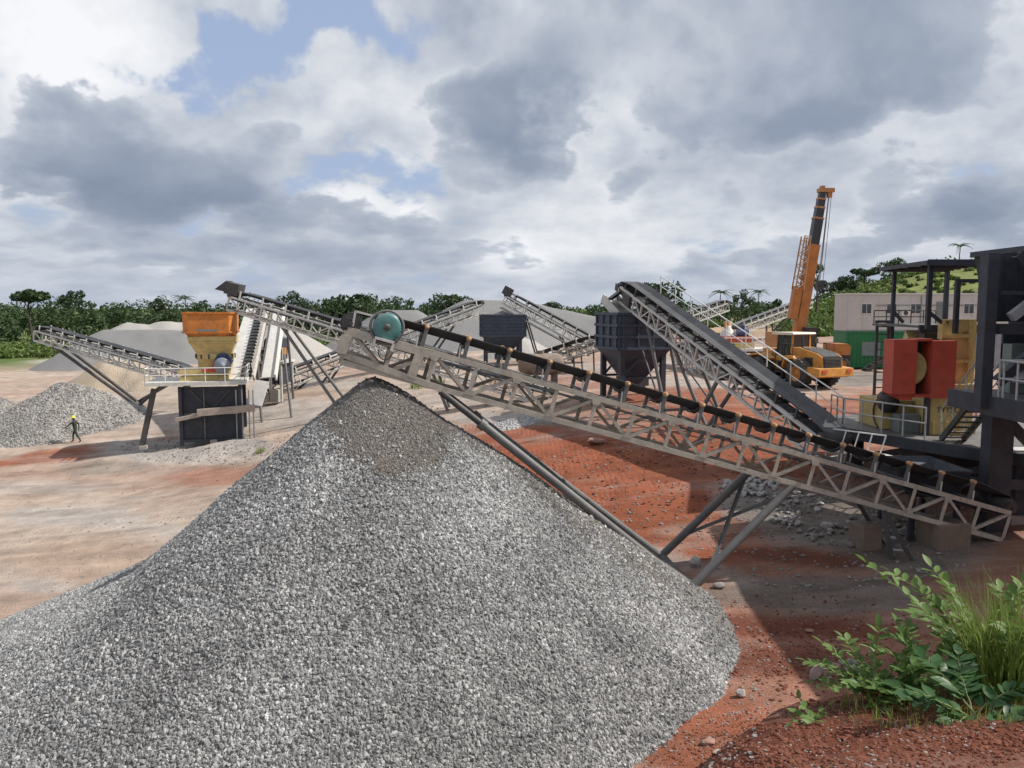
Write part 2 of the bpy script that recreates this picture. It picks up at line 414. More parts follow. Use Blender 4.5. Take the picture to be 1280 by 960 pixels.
class MB:
    """collects shapes, then links them as one mesh object (local coordinates of the parent)"""
    def __init__(s):
        s.v = []; s.f = []; s.sm = []
    def add(s, vs, fs, smooth=False):
        o = len(s.v)
        s.v += [tuple(x) for x in vs]
        s.f += [tuple(i + o for i in f) for f in fs]
        s.sm += [smooth] * len(fs)
        return s
    def box(s, x0, y0, z0, x1, y1, z1):
        vs = [(x, y, z) for z in (z0, z1) for y in (y0, y1) for x in (x0, x1)]
        return s.add(vs, [(0, 2, 3, 1), (4, 5, 7, 6), (0, 1, 5, 4), (2, 6, 7, 3), (0, 4, 6, 2), (1, 3, 7, 5)])
    def frustum(s, a, z0, b, z1):
        """a,b = (x0,y0,x1,y1) at z0,z1"""
        vs = [(a[0], a[1], z0), (a[2], a[1], z0), (a[2], a[3], z0), (a[0], a[3], z0),
              (b[0], b[1], z1), (b[2], b[1], z1), (b[2], b[3], z1), (b[0], b[3], z1)]
        return s.add(vs, [(3, 2, 1, 0), (4, 5, 6, 7), (0, 1, 5, 4), (1, 2, 6, 5), (2, 3, 7, 6), (3, 0, 4, 7)])
    def shell(s, a, z0, b, z1, t=0.05, bottom=False):
        """open-topped hollow frustum of wall thickness t"""
        def ring(r, z, d): return [(r[0] + d, r[1] + d, z), (r[2] - d, r[1] + d, z), (r[2] - d, r[3] - d, z), (r[0] + d, r[3] - d, z)]
        vs = ring(a, z0, 0) + ring(b, z1, 0) + ring(b, z1, t) + ring(a, z0, t)
        fs = []
        for k in range(3):
            for i in range(4):
                j = (i + 1) % 4
                fs.append((k * 4 + i, k * 4 + j, k * 4 + 4 + j, k * 4 + 4 + i))
        for i in range(4):
            j = (i + 1) % 4
            fs.append((12 + i, 12 + j, j, i))
        if bottom: fs.append((12, 13, 14, 15))
        return s.add(vs, fs)
    def beam(s, p, q, w, h=None, up=(0, 0, 1)):
        h = w if h is None else h
        p, q = V(p), V(q)
        d = (q - p).normalized()
        upv = V(up)
        if abs(d.dot(upv)) > 0.98: upv = V((0, 1, 0))
        sd = d.cross(upv).normalized() * (w / 2)
        un = sd.cross(d).normalized() * (h / 2)
        vs = [p - sd - un, p + sd - un, p + sd + un, p - sd + un, q - sd - un, q + sd - un, q + sd + un, q - sd + un]
        return s.add(vs, [(0, 1, 2, 3), (7, 6, 5, 4), (0, 4, 5, 1), (1, 5, 6, 2), (2, 6, 7, 3), (3, 7, 4, 0)])
    def tube(s, p, q, r1, r2=None, n=10, caps=True):
        r2 = r1 if r2 is None else r2
        p, q = V(p), V(q)
        d = (q - p).normalized()
        a = d.orthogonal().normalized()
        b = d.cross(a)
        vs = []
        for c, r in ((p, r1), (q, r2)):
            for i in range(n):
                t = 2 * math.pi * i / n
                vs.append(c + a * (r * math.cos(t)) + b * (r * math.sin(t)))
        s.add(vs, [(i, (i + 1) % n, n + (i + 1) % n, n + i) for i in range(n)], True)
        if caps:
            s.add(vs[:n], [tuple(reversed(range(n)))])
            s.add(vs[n:], [tuple(range(n))])
        return s
    def lathe(s, prof, c, axis='z', n=24, smooth=True):
        """prof: list of (r, t) along axis"""
        c = V(c)
        ax = {'x': (V((0, 1, 0)), V((0, 0, 1)), V((1, 0, 0))), 'y': (V((0, 0, 1)), V((1, 0, 0)), V((0, 1, 0))),
              'z': (V((1, 0, 0)), V((0, 1, 0)), V((0, 0, 1)))}[axis]
        vs = []
        for r, t in prof:
            for i in range(n):
                k = 2 * math.pi * i / n
                vs.append(c + ax[0] * (r * math.cos(k)) + ax[1] * (r * math.sin(k)) + ax[2] * t)
        fs = []
        for j in range(len(prof) - 1):
            for i in range(n):
                fs.append((j * n + i, j * n + (i + 1) % n, (j + 1) * n + (i + 1) % n, (j + 1) * n + i))
        return s.add(vs, fs, smooth)
    def prism(s, pts, axis, a, b):
        """extrude polygon pts (2D) along axis between a and b"""
        def mk(p, t):
            return {'x': (t, p[0], p[1]), 'y': (p[0], t, p[1]), 'z': (p[0], p[1], t)}[axis]
        n = len(pts)
        vs = [mk(p, a) for p in pts] + [mk(p, b) for p in pts]
        fs = [(i, (i + 1) % n, n + (i + 1) % n, n + i) for i in range(n)] + [tuple(reversed(range(n))), tuple(range(n, 2 * n))]
        return s.add(vs, fs)
    def obj(s, name, mat, parent=None, world=False):
        me = bpy.data.meshes.new(name)
        vs = s.v
        if world and parent is not None:
            inv = root_mat(parent).inverted()
            vs = [tuple(inv @ V(x)) for x in vs]
        me.from_pydata(vs, [], s.f)
        me.polygons.foreach_set('use_smooth', s.sm)
        fix_normals(me)
        me.materials.append(MATS[mat])
        o = bpy.data.objects.new(name, me)
        COL.objects.link(o)
        if parent is not None: o.parent = parent
        return o

def fix_normals(me):
    import bmesh
    bm = bmesh.new()
    bm.from_mesh(me)
    bmesh.ops.recalc_face_normals(bm, faces=bm.faces)
    bm.to_mesh(me)
    bm.free()
    me.update()

# shared unit meshes for steel sections (length 1 along +X, section given)
_SEC = {}
def section_mesh(kind, w, h, mat):
    key = (kind, round(w, 3), round(h, 3), mat)
    if key in _SEC: return _SEC[key]
    b = MB()
    t = min(w, h) * 0.16
    if kind == 'box': b.box(0, -w / 2, -h / 2, 1, w / 2, h / 2)
    elif kind == 'angle':
        b.prism([(-w / 2, -h / 2), (w / 2, -h / 2), (w / 2, -h / 2 + t), (-w / 2 + t, -h / 2 + t), (-w / 2 + t, h / 2), (-w / 2, h / 2)], 'x', 0, 1)
    elif kind == 'channel':
        b.prism([(-w / 2, -h / 2), (w / 2, -h / 2), (w / 2, -h / 2 + t), (-w / 2 + t, -h / 2 + t), (-w / 2 + t, h / 2 - t), (w / 2, h / 2 - t), (w / 2, h / 2), (-w / 2, h / 2)], 'x', 0, 1)
    elif kind == 'pipe': b.tube((0, 0, 0), (1, 0, 0), w / 2, w / 2, 12)
    me = bpy.data.meshes.new('steel_' + kind)
    me.from_pydata(b.v, [], b.f)
    me.polygons.foreach_set('use_smooth', b.sm)
    fix_normals(me)
    me.materials.append(MATS[mat])
    _SEC[key] = me
    return me

def bar(name, p, q, w, h, mat, parent, kind='box', up=(0, 0, 1), world=True):
    """one steel member from p to q as an object of its own (shared mesh, scaled in length only)"""
    p, q = V(p), V(q)
    d = q - p
    ln = d.length
    x = d / ln
    u = V(up)
    if abs(x.dot(u)) > 0.98: u = V((0, 1, 0))
    y = u.cross(x).normalized()
    z = x.cross(y)
    m = Matrix((x, y, z)).transposed().to_4x4()
    m.translation = p
    m = m @ Matrix.Diagonal((ln, 1, 1, 1))
    if world and parent is not None:
        m = root_mat(parent).inverted() @ m
    o = bpy.data.objects.new(name, section_mesh(kind, w, h, mat))
    COL.objects.link(o)
    if parent is not None: o.parent = parent
    o.matrix_local = m
    return o

def copy_tree(o, parent=None):
    c = o.copy()
    COL.objects.link(c)
    c.parent = parent
    for ch in list(o.children):
        copy_tree(ch, c)
    return c

def railing(parent, pts, h=1.05, mat='rail_white', r=0.022, gap=1.2, world=False, name='railing', mid=True):
    b = MB()
    for p, q in zip(pts[:-1], pts[1:]):
        p, q = V(p), V(q)
        n = max(1, int(round((q - p).length / gap)))
        for i in range(n + 1):
            a = p.lerp(q, i / n)
            b.tube(a, a + V((0, 0, h)), r, r, 6)
        b.tube(p + V((0, 0, h)), q + V((0, 0, h)), r * 1.1, None, 6)
        if mid: b.tube(p + V((0, 0, h * 0.52)), q + V((0, 0, h * 0.52)), r * 0.9, None, 6)
    return b.obj(name, mat, parent, world)

# ------------------------------------------------------------------ terrain
def vnoise(x, y, seed=0):
    """smooth value noise, vectorised"""
    x = np.asarray(x, float); y = np.asarray(y, float)
    xi, yi = np.floor(x).astype(np.int64), np.floor(y).astype(np.int64)
    xf, yf = x - xi, y - yi
    def h(a, b):
        n = (a * 374761393 + b * 668265263 + seed * 974711) & 0x7fffffff
        n = ((n ^ (n >> 13)) * 1274126177) & 0x7fffffff
        return ((n ^ (n >> 16)) & 0xffff) / 65535.0
    sx, sy = xf * xf * (3 - 2 * xf), yf * yf * (3 - 2 * yf)
    return (h(xi, yi) * (1 - sx) + h(xi + 1, yi) * sx) * (1 - sy) + (h(xi, yi + 1) * (1 - sx) + h(xi + 1, yi + 1) * sx) * sy
def fbm(x, y, oct=4, seed=0):
    t, a, s = 0, 0.5, 0
    for i in range(oct):
        t = t + a * (vnoise(x * 2 ** i, y * 2 ** i, seed + i * 17) - 0.5); s += a; a *= 0.5
    return t / s
def sstep(t):
    t = np.clip(t, 0, 1)
    return t * t * (3 - 2 * t)

_cp = [(0, 780, 22.4), (100, 700, 28), (95, 553, 51.5), (270, 551, 50), (170, 497, 66), (40, 468, 89), (350, 497, 58),
       (845, 722, 21), (1170, 690, 21.5), (790, 497, 42), (1000, 481, 48.5), (1080, 461, 57), (627, 455, 68), (890, 835, 16), (760, 950, 12.5)]
_cp = [tuple(P(*c)) for c in _cp]
_cp += [(-110, 140, 1.6), (-50, 140, 1.6), (0, 140, 4.2), (60, 140, 5.2), (-70, 40, 0.0), (-45, 10, 0.0), (-8, 4, 1.2), (45, 20, 4.0), (60, 60, 5.0), (20, 8, 2.6)]
_cp = np.array(_cp)
def _phi(r): return np.where(r > 1e-6, r * r * np.log(np.maximum(r, 1e-6)), 0.0)
def _fit():
    n = len(_cp)
    d = np.hypot(_cp[:, None, 0] - _cp[None, :, 0], _cp[:, None, 1] - _cp[None, :, 1])
    A = np.zeros((n + 3, n + 3))
    A[:n, :n] = _phi(d) + np.eye(n) * 12.0
    A[:n, n] = 1; A[:n, n + 1] = _cp[:, 0]; A[:n, n + 2] = _cp[:, 1]
    A[n:, :n] = A[:n, n:].T
    return np.linalg.solve(A, np.concatenate([_cp[:, 2], [0, 0, 0]]))
_W = _fit()
# the bank the photographer stands on: outline in plan
_bank = np.array([(-9, -14), (-7, 0.6), (0.25, 1.6), (1.35, 4.4), (2.0, 6.2), (2.75, 7.1), (4.0, 7.6), (6.0, 8.0), (11, 8.6), (16, 9.5), (30, 12), (45, -14)])
def _poly_sd(x, y, poly):
    d = np.full(x.shape, 1e9); ins = np.zeros(x.shape, bool)
    n = len(poly)
    for i in range(n):
        ax, ay = poly[i]; bx, by = poly[(i + 1) % n]
        ex, ey = bx - ax, by - ay
        t = np.clip(((x - ax) * ex + (y - ay) * ey) / (ex * ex + ey * ey), 0, 1)
        d = np.minimum(d, np.hypot(x - ax - t * ex, y - ay - t * ey))
        c = ((ay > y) != (by > y)) & (x < (bx - ax) * (y - ay) / (by - ay + 1e-12) + ax)
        ins ^= c
    return np.where(ins, -d, d)

def ground_np(x, y):
    x = np.asarray(x, float); y = np.asarray(y, float)
    sh = x.shape
    x = x.ravel(); y = y.ravel()
    xc, yc = np.clip(x, -110, 75), np.clip(y, -15, 140)
    z = np.zeros(x.shape)
    for i in range(len(_cp)):
        z += _W[i] * _phi(np.hypot(xc - _cp[i, 0], yc - _cp[i, 1]))
    n = len(_cp)
    z += _W[n] + _W[n + 1] * xc + _W[n + 2] * yc
    z = np.clip(z, -0.6, 5.6)
    # green hill at the back right and low rise behind the middle
    z = z + 13.0 * sstep((x - 0.36 * y + 16) / 52) * sstep((y - 84) / 72) * (1 + 0.25 * fbm(x / 40, y / 40, 3, 5))
    z = z + 5.0 * np.exp(-((x + 52) / 40) ** 2 - ((y - 235) / 45) ** 2)
    z = z + 1.6 * fbm(x / 60, y / 60, 3, 9) * sstep((y - 95) / 60)
    z = z + 0.10 * fbm(x / 3.1, y / 2.2, 4, 2) * sstep((60 - np.abs(y)) / 20) + 0.05 * fbm(x / 0.7, y / 0.5, 3, 4) * sstep((40 - y) / 20)
    # ruts and scraped windrows on the left road
    rut = np.abs(np.sin((y + 0.12 * x + 2 * fbm(x / 9, y / 9, 2, 8)) * 2.1)) ** 6
    z = z + 0.06 * rut * sstep((-4 - x) / 6) * sstep((46 - y) / 6)
    # shallow windrow of crushed waste in front of the left crusher
    z = z + 0.5 * np.exp(-((y - 45.8 - 0.03 * (x + 20)) / 1.6) ** 2) * sstep((x + 27) / 4) * sstep((-9 - x) / 5) * (1 + 1.2 * fbm(x / 1.6, y / 1.2, 3, 3))
    # the bank
    sd = _poly_sd(x, y, _bank)
    top = np.clip(7.75 - 0.335 * np.maximum(y, 1.2) + 0.07 * (x - 2.5), 4.6, 7.6) + 0.32 * fbm(x / 1.1, y / 0.9, 4, 6) + 0.07 * fbm(x / .28, y / .25, 3, 16)
    fall = top - np.maximum(sd, 0) * (0.95 + 0.25 * fbm(x / 1.5, y / 1.5, 2, 7))
    k = 0.35
    hh = np.clip(0.5 + 0.5 * (fall - z) / k, 0, 1)
    z = z * (1 - hh) + fall * hh + k * hh * (1 - hh) * 0.5
    # the land levels out towards the horizon
    far = sstep((np.hypot(x, y) - 420) / 600)
    z = z * (1 - far) + 3.0 * far
    return z.reshape(sh)
_GRID = {}
def ground_axes():
    def axis(lo, dlo, dhi, hi, step, grow):
        a = list(np.arange(dlo, dhi, step))
        s = step; t = dhi
        up = []
        while t < hi: up.append(t); s *= grow; t += s
        up.append(hi)
        s = step; t = dlo; dn = []
        while True:
            s *= grow; t -= s
            if t <= lo: break
            dn.append(t)
        return np.array([lo] + dn[::-1] + a + up)
    return axis(-4500, -46, 36, 4500, 0.32, 1.07), axis(-400, 1.0, 62, 7000, 0.27, 1.045)
def _grid():
    xs, ys = ground_axes()
    X, Y = np.meshgrid(xs, ys)
    _GRID.update(xs=xs, ys=ys, X=X, Y=Y, Z=ground_np(X, Y))
_grid()
def ground_fast(x, y):
    """height of the built ground sheet (bilinear)"""
    xs, ys, Z = _GRID['xs'], _GRID['ys'], _GRID['Z']
    i = np.clip(np.searchsorted(xs, x) - 1, 0, len(xs) - 2); j = np.clip(np.searchsorted(ys, y) - 1, 0, len(ys) - 2)
    u = (x - xs[i]) / (xs[i + 1] - xs[i]); v = (y - ys[j]) / (ys[j + 1] - ys[j])
    return (Z[j, i] * (1 - u) + Z[j, i + 1] * u) * (1 - v) + (Z[j + 1, i] * (1 - u) + Z[j + 1, i + 1] * u) * v
def gz(x, y): return float(ground_fast(np.array([x]), np.array([y]))[0])
def _refine(X, Y, Z, i):
    if i == 0: return float(X[0]), float(Y[0])
    g = ground_fast(X[i - 1:i + 1], Y[i - 1:i + 1]); d0, d1 = Z[i - 1] - g[0], Z[i] - g[1]
    t = min(max(d0 / (d0 - d1 + 1e-9), 0), 1)
    return float(X[i - 1] + (X[i] - X[i - 1]) * t), float(Y[i - 1] + (Y[i] - Y[i - 1]) * t)
def G(px, py, lo=3.0, hi=400.0):
    """photo pixel -> where its line of sight meets the ground"""
    Y = np.geomspace(lo, hi, 900)
    a = (px - 640) / F_PX; b = (480 - py) / F_PX
    dy = cP + b * sP; dz = -sP + b * cP
    X = a * Y / dy; Z = CAM_Z + dz * Y / dy
    hit = np.nonzero(Z <= ground_fast(X, Y))[0]
    i = hit[0] if len(hit) else len(Y) - 1
    x, y = _refine(X, Y, Z, i)
    return V((x, y, gz(x, y)))
def on_ground(x, y, dz=0.0): return V((x, y, gz(x, y) + dz))

def project_np(x, y, z):
    dz = z - CAM_Z
    fw = y * cP - dz * sP
    up = y * sP + dz * cP
    fw = np.where(fw > 0.2, fw, 0.2)
    return 640 + F_PX * x / fw, 480 - F_PX * up / fw

RED = (0.25, 0.082, 0.043); RED_SHADE = (0.145, 0.048, 0.030); TAN = (0.40, 0.325, 0.265); PINK = (0.345, 0.24, 0.185)
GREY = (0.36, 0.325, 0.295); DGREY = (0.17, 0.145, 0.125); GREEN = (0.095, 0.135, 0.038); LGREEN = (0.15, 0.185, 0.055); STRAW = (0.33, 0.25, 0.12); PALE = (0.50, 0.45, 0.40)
# ground colour, place by place (photo px centre, radii, tilt dy/dx, colour, strength); only turned into ground positions once
PATCH = [
    (100, 566, 150, 9, -.12, RED, .9), (30, 590, 90, 12, -.1, PINK, .8), (230, 600, 200, 15, -.05, PINK, .8), (290, 590, 90, 16, -.1, RED, .55),
    (60, 610, 90, 10, 0, GREY, .5), (240, 562, 130, 18, 0, GREY, .95), (130, 585, 70, 9, 0, DGREY, .4), (90, 645, 100, 12, 0, GREY, .75), (180, 660, 90, 8, .1, GREY, .6),
    (60, 730, 50, 14, 0, GREY, .7), (120, 700, 120, 30, 0, (0.34, 0.235, 0.17), .6), (250, 520, 90, 20, 0, GREY, .5), (370, 520, 70, 26, 0, GREY, .7), (390, 545, 60, 14, -.1, PINK, .5),
    (450, 455, 90, 18, 0, PINK, .75), (430, 480, 70, 8, 0, GREY, .7), (330, 575, 80, 9, 0, TAN, .5),
    (720, 575, 170, 45, .12, RED, 1), (830, 640, 150, 70, .2, RED, 1), (690, 630, 80, 60, 0, RED, 1), (930, 560, 120, 40, .2, RED, .95), (620, 545, 60, 20, 0, RED, .7),
    (640, 524, 90, 8, .02, GREY, .9), (620, 490, 90, 16, 0, PINK, .8), (560, 500, 50, 10, 0, GREY, .5), (700, 530, 60, 5, .02, DGREY, .6), (740, 465, 90, 14, 0, GREY, .5), (700, 478, 110, 10, 0, RED, .45),
    (860, 478, 90, 10, 0, GREY, .6), (850, 498, 120, 14, 0, RED, .8), (980, 520, 130, 18, 0, RED, .75), (1060, 498, 60, 12, 0, RED, .6), (1070, 474, 60, 10, 0, (0.20, 0.18, 0.165), .9), (1000, 492, 90, 7, 0, TAN, .5),
    (960, 452, 120, 8, 0, GREY, .7), (880, 452, 80, 8, 0, GREY, .7),
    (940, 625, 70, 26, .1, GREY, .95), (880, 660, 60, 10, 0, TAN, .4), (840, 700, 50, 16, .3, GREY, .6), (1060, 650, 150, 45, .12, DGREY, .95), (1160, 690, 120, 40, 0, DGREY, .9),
    (1000, 700, 90, 12, .1, RED_SHADE, .8), (1020, 745, 170, 26, .02, DGREY, .85), (1000, 790, 190, 20, .02, RED_SHADE, .9), (960, 830, 120, 30, 0, RED_SHADE, .8), (880, 930, 120, 60, 0, RED, .9), (900, 720, 50, 12, .3, GREY, .5),  # the darker red puts the shade on this ground into its colour
    (60, 425, 120, 12, 0, LGREEN, .95), (40, 442, 80, 5, 0, STRAW, .9), (90, 452, 60, 4, 0, PALE, .6), (420, 418, 90, 10, 0, LGREEN, .95), (445, 428, 60, 4, 0, STRAW, .8),
    (940, 388, 110, 10, 0, LGREEN, 1), (920, 402, 70, 5, 0, STRAW, .8), (915, 411, 80, 5, 0, (0.42, 0.29, 0.2), .95), (1020, 405, 60, 10, 0, LGREEN, .9), (1040, 424, 40, 5, 0, PINK, .7)]

TRACKS = [[(-20, 640), (120, 622), (260, 592), (400, 560)], [(-20, 690), (100, 672), (230, 640), (330, 606)], [(20, 600), (150, 585), (300, 575), (420, 545)], [(930, 815), (1010, 803), (1120, 797)], [(690, 640), (735, 612), (725, 580), (660, 560)],
          [(560, 540), (700, 560), (850, 600)], [(850, 510), (960, 520), (1090, 530)], [(420, 500), (520, 490), (640, 486)]]
def build_ground():
    X, Y, Z = _GRID['X'], _GRID['Y'], _GRID['Z']
    ny, nx = X.shape
    verts = np.stack([X, Y, Z], -1).reshape(-1, 3)
    idx = np.arange(ny * nx).reshape(ny, nx)
    quads = np.stack([idx[:-1, :-1], idx[:-1, 1:], idx[1:, 1:], idx[1:, :-1]], -1).reshape(-1, 4)
    me = bpy.data.meshes.new('ground')
    me.vertices.add(len(verts)); me.vertices.foreach_set('co', verts.ravel())
    me.loops.add(quads.size); me.loops.foreach_set('vertex_index', quads.ravel().astype(np.int32))
    me.polygons.add(len(quads)); me.polygons.foreach_set('loop_start', np.arange(0, quads.size, 4, dtype=np.int32))
    me.polygons.foreach_set('use_smooth', np.ones(len(quads), bool))
    me.update()
    # colours
    x, y, z = verts.T
    wx = x + 1.2 * fbm(x / 3, y / 3, 3, 31); wy = y + 1.6 * fbm(x / 3, y / 3, 3, 32)
    u, v = project_np(wx, wy, z)
    c = np.tile(np.array(TAN), (len(x), 1))
    t = sstep(fbm(x / 7, y / 4, 4, 41) * 1.6 + 0.45)[:, None]
    c = c * (1 - t * .7) + np.array(PINK) * t * .7
    rt = (sstep((x + 2) / 8) * (.25 + .45 * sstep((50 - y) / 12)))[:, None]
    c = c * (1 - rt) + np.array(RED) * rt
    far = sstep((np.hypot(x, y) - 105) / 30)[:, None]
    c = c * (1 - far) + np.array(GREEN) * far
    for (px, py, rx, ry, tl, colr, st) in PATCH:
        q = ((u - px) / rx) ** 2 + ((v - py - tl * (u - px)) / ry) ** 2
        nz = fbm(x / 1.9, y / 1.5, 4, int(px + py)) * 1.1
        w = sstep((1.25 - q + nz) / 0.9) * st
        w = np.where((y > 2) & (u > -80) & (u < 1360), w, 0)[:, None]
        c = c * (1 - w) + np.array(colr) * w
    hl = (sstep((z - 6.0) / 3.0) * sstep((y - 90) / 20) * sstep((500 - y) / 100))[:, None]
    c = c * (1 - hl) + np.array((0.165, 0.185, 0.06)) * (1 + .5 * fbm(x / 9, y / 9, 4, 61))[:, None] * hl
    sd = _poly_sd(x, y, _bank)
    w = (sstep((1.6 - sd) / 1.2) * (y > -20))[:, None]
    bankc = np.array((0.155, 0.053, 0.030)) * (1 + 0.5 * fbm(x / .8, y / .8, 4, 77))[:, None]  # red earth darkened, shade on the bank put into the colour
    c = c * (1 - w) + bankc * w
    c = np.clip(c, 0.01, 1)
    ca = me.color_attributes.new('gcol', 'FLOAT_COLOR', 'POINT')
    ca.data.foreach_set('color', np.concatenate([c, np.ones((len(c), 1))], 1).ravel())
    tr = np.zeros(len(x))
    for line in TRACKS:
        pts = [G(px, py) for px, py in line]
        for off in (-.95, .95):
            for p, q in zip(pts[:-1], pts[1:]):
                ex, ey = q.x - p.x, q.y - p.y; l_ = math.hypot(ex, ey)
                px_, py_ = p.x - ey / l_ * off, p.y + ex / l_ * off
                t_ = np.clip(((x - px_) * ex + (y - py_) * ey) / (l_ * l_), 0, 1)
                tr = np.maximum(tr, np.exp(-((np.hypot(x - px_ - t_ * ex, y - py_ - t_ * ey)) / .33) ** 2))
    ta = me.attributes.new('track', 'FLOAT', 'POINT'); ta.data.foreach_set('value', (tr * (.6 + .8 * fbm(x / 2, y / 2, 3, 19))).clip(0, 1).astype(np.float32))
    m, nt, b = _nodes('ground_earth')
    N, L = nt.nodes.new, nt.links.new
    at = N('ShaderNodeAttribute'); at.attribute_name = 'gcol'
    geo = N('ShaderNodeNewGeometry')
    def noise(scale, detail, rough, st=(1, 1, 1)):
        mp = N('ShaderNodeMapping'); mp.inputs['Scale'].default_value = st
        L(geo.outputs['Position'], mp.inputs[0])
        n = N('ShaderNodeTexNoise'); n.inputs['Scale'].default_value = scale; n.inputs['Detail'].default_value = detail; n.inputs['Roughness'].default_value = rough
        L(mp.outputs[0], n.inputs['Vector'])
        return n
    def rng(sock, a, b_, lo, hi):
        r = N('ShaderNodeMapRange'); r.inputs['From Min'].default_value = a; r.inputs['From Max'].default_value = b_
        r.inputs['To Min'].default_value = lo; r.inputs['To Max'].default_value = hi
        L(sock, r.inputs['Value']); return r.outputs[0]
    n1 = noise(0.9, 10, 0.68)
    n2 = noise(1.0, 8, 0.65, (0.16, 0.9, 1))
    n3 = noise(14, 6, 0.7)
    vo = N('ShaderNodeTexVoronoi'); vo.inputs['Scale'].default_value = 9.0; L(geo.outputs['Position'], vo.inputs['Vector'])
    k = N('ShaderNodeMath'); k.operation = 'MULTIPLY'; L(rng(n1.outputs[0], .3, .7, .72, 1.25), k.inputs[0]); L(rng(n2.outputs[0], .32, .68, .78, 1.2), k.inputs[1])
    k2 = N('ShaderNodeMath'); k2.operation = 'MULTIPLY'; L(k.outputs[0], k2.inputs[0]); L(rng(n3.outputs[0], .3, .7, .82, 1.16), k2.inputs[1])
    s = N('ShaderNodeVectorMath'); s.operation = 'SCALE'; L(at.outputs['Color'], s.inputs[0]); L(k2.outputs[0], s.inputs['Scale'])
    # chips of crushed stone pressed into the soil
    chip = rng(vo.outputs['Distance'], .10, .16, 1, 0)
    patch = noise(0.45, 5, 0.6, (0.5, 1, 1))
    cf = N('ShaderNodeMath'); cf.operation = 'MULTIPLY'; L(chip, cf.inputs[0]); L(rng(patch.outputs[0], .5, .66, 0, .85), cf.inputs[1])
    mx = N('ShaderNodeMix'); mx.data_type = 'RGBA'; L(cf.outputs[0], mx.inputs['Factor']); L(s.outputs[0], mx.inputs[6]); mx.inputs[7].default_value = (0.46, 0.44, 0.41, 1)
    # thin streaks of pale rock flour
    st = noise(0.55, 9, 0.7, (0.22, 1.3, 1))
    mx2 = N('ShaderNodeMix'); mx2.data_type = 'RGBA'; L(rng(st.outputs[0], .52, .70, 0, .55), mx2.inputs['Factor']); L(mx.outputs[2], mx2.inputs[6])
    sv = N('ShaderNodeMix'); sv.data_type = 'RGBA'; sv.inputs['Factor'].default_value = 0.5
    L(s.outputs[0], sv.inputs[6]); sv.inputs[7].default_value = (0.40, 0.36, 0.32, 1)
    spy = N('ShaderNodeSeparateXYZ'); L(geo.outputs['Position'], spy.inputs[0])
    nearf = rng(spy.outputs['Y'], 70, 100, .8, 0)
    mf = N('ShaderNodeMath'); mf.operation = 'MULTIPLY'; L(rng(st.outputs[0], .52, .70, 0, 1), mf.inputs[0]); L(nearf, mf.inputs[1])
    L(mf.outputs[0], mx2.inputs['Factor'])
    L(sv.outputs[2], mx2.inputs[7])
    L(mx2.outputs[2], b.inputs['Base Color'])
    b.inputs['Roughness'].default_value = 0.95
    b.inputs['Specular IOR Level'].default_value = 0.15
    bn = N('ShaderNodeBump'); bn.inputs['Strength'].default_value = 0.85; bn.inputs['Distance'].default_value = 0.14
    hsum = N('ShaderNodeMath'); hsum.operation = 'MULTIPLY_ADD'; L(n3.outputs[0], hsum.inputs[0]); hsum.inputs[1].default_value = 0.35; L(n1.outputs[0], hsum.inputs[2])
    tk_ = N('ShaderNodeAttribute'); tk_.attribute_name = 'track'
    wv = N('ShaderNodeTexWave'); wv.bands_direction = 'X'; wv.inputs['Scale'].default_value = 1.5; wv.inputs['Distortion'].default_value = 1.2; wv.inputs['Detail'].default_value = 2
    L(geo.outputs['Position'], wv.inputs['Vector'])
    tw = N('ShaderNodeMath'); tw.operation = 'MULTIPLY_ADD'; L(wv.outputs['Fac'], tw.inputs[0]); tw.inputs[1].default_value = .22; tw.inputs[2].default_value = -.75
    th = N('ShaderNodeMath'); th.operation = 'MULTIPLY_ADD'; L(tw.outputs[0], th.inputs[0]); L(tk_.outputs['Fac'], th.inputs[1]); L(hsum.outputs[0], th.inputs[2])
    hsum = th
    L(hsum.outputs[0], bn.inputs['Height']); L(bn.outputs[0], b.inputs['Normal'])
    me.materials.append(m)
    o = bpy.data.objects.new('ground', me)
    COL.objects.link(o)
    tag(o, 'red laterite and grey crushed stone ground of the quarry yard', kind='structure')
    return o
build_ground()

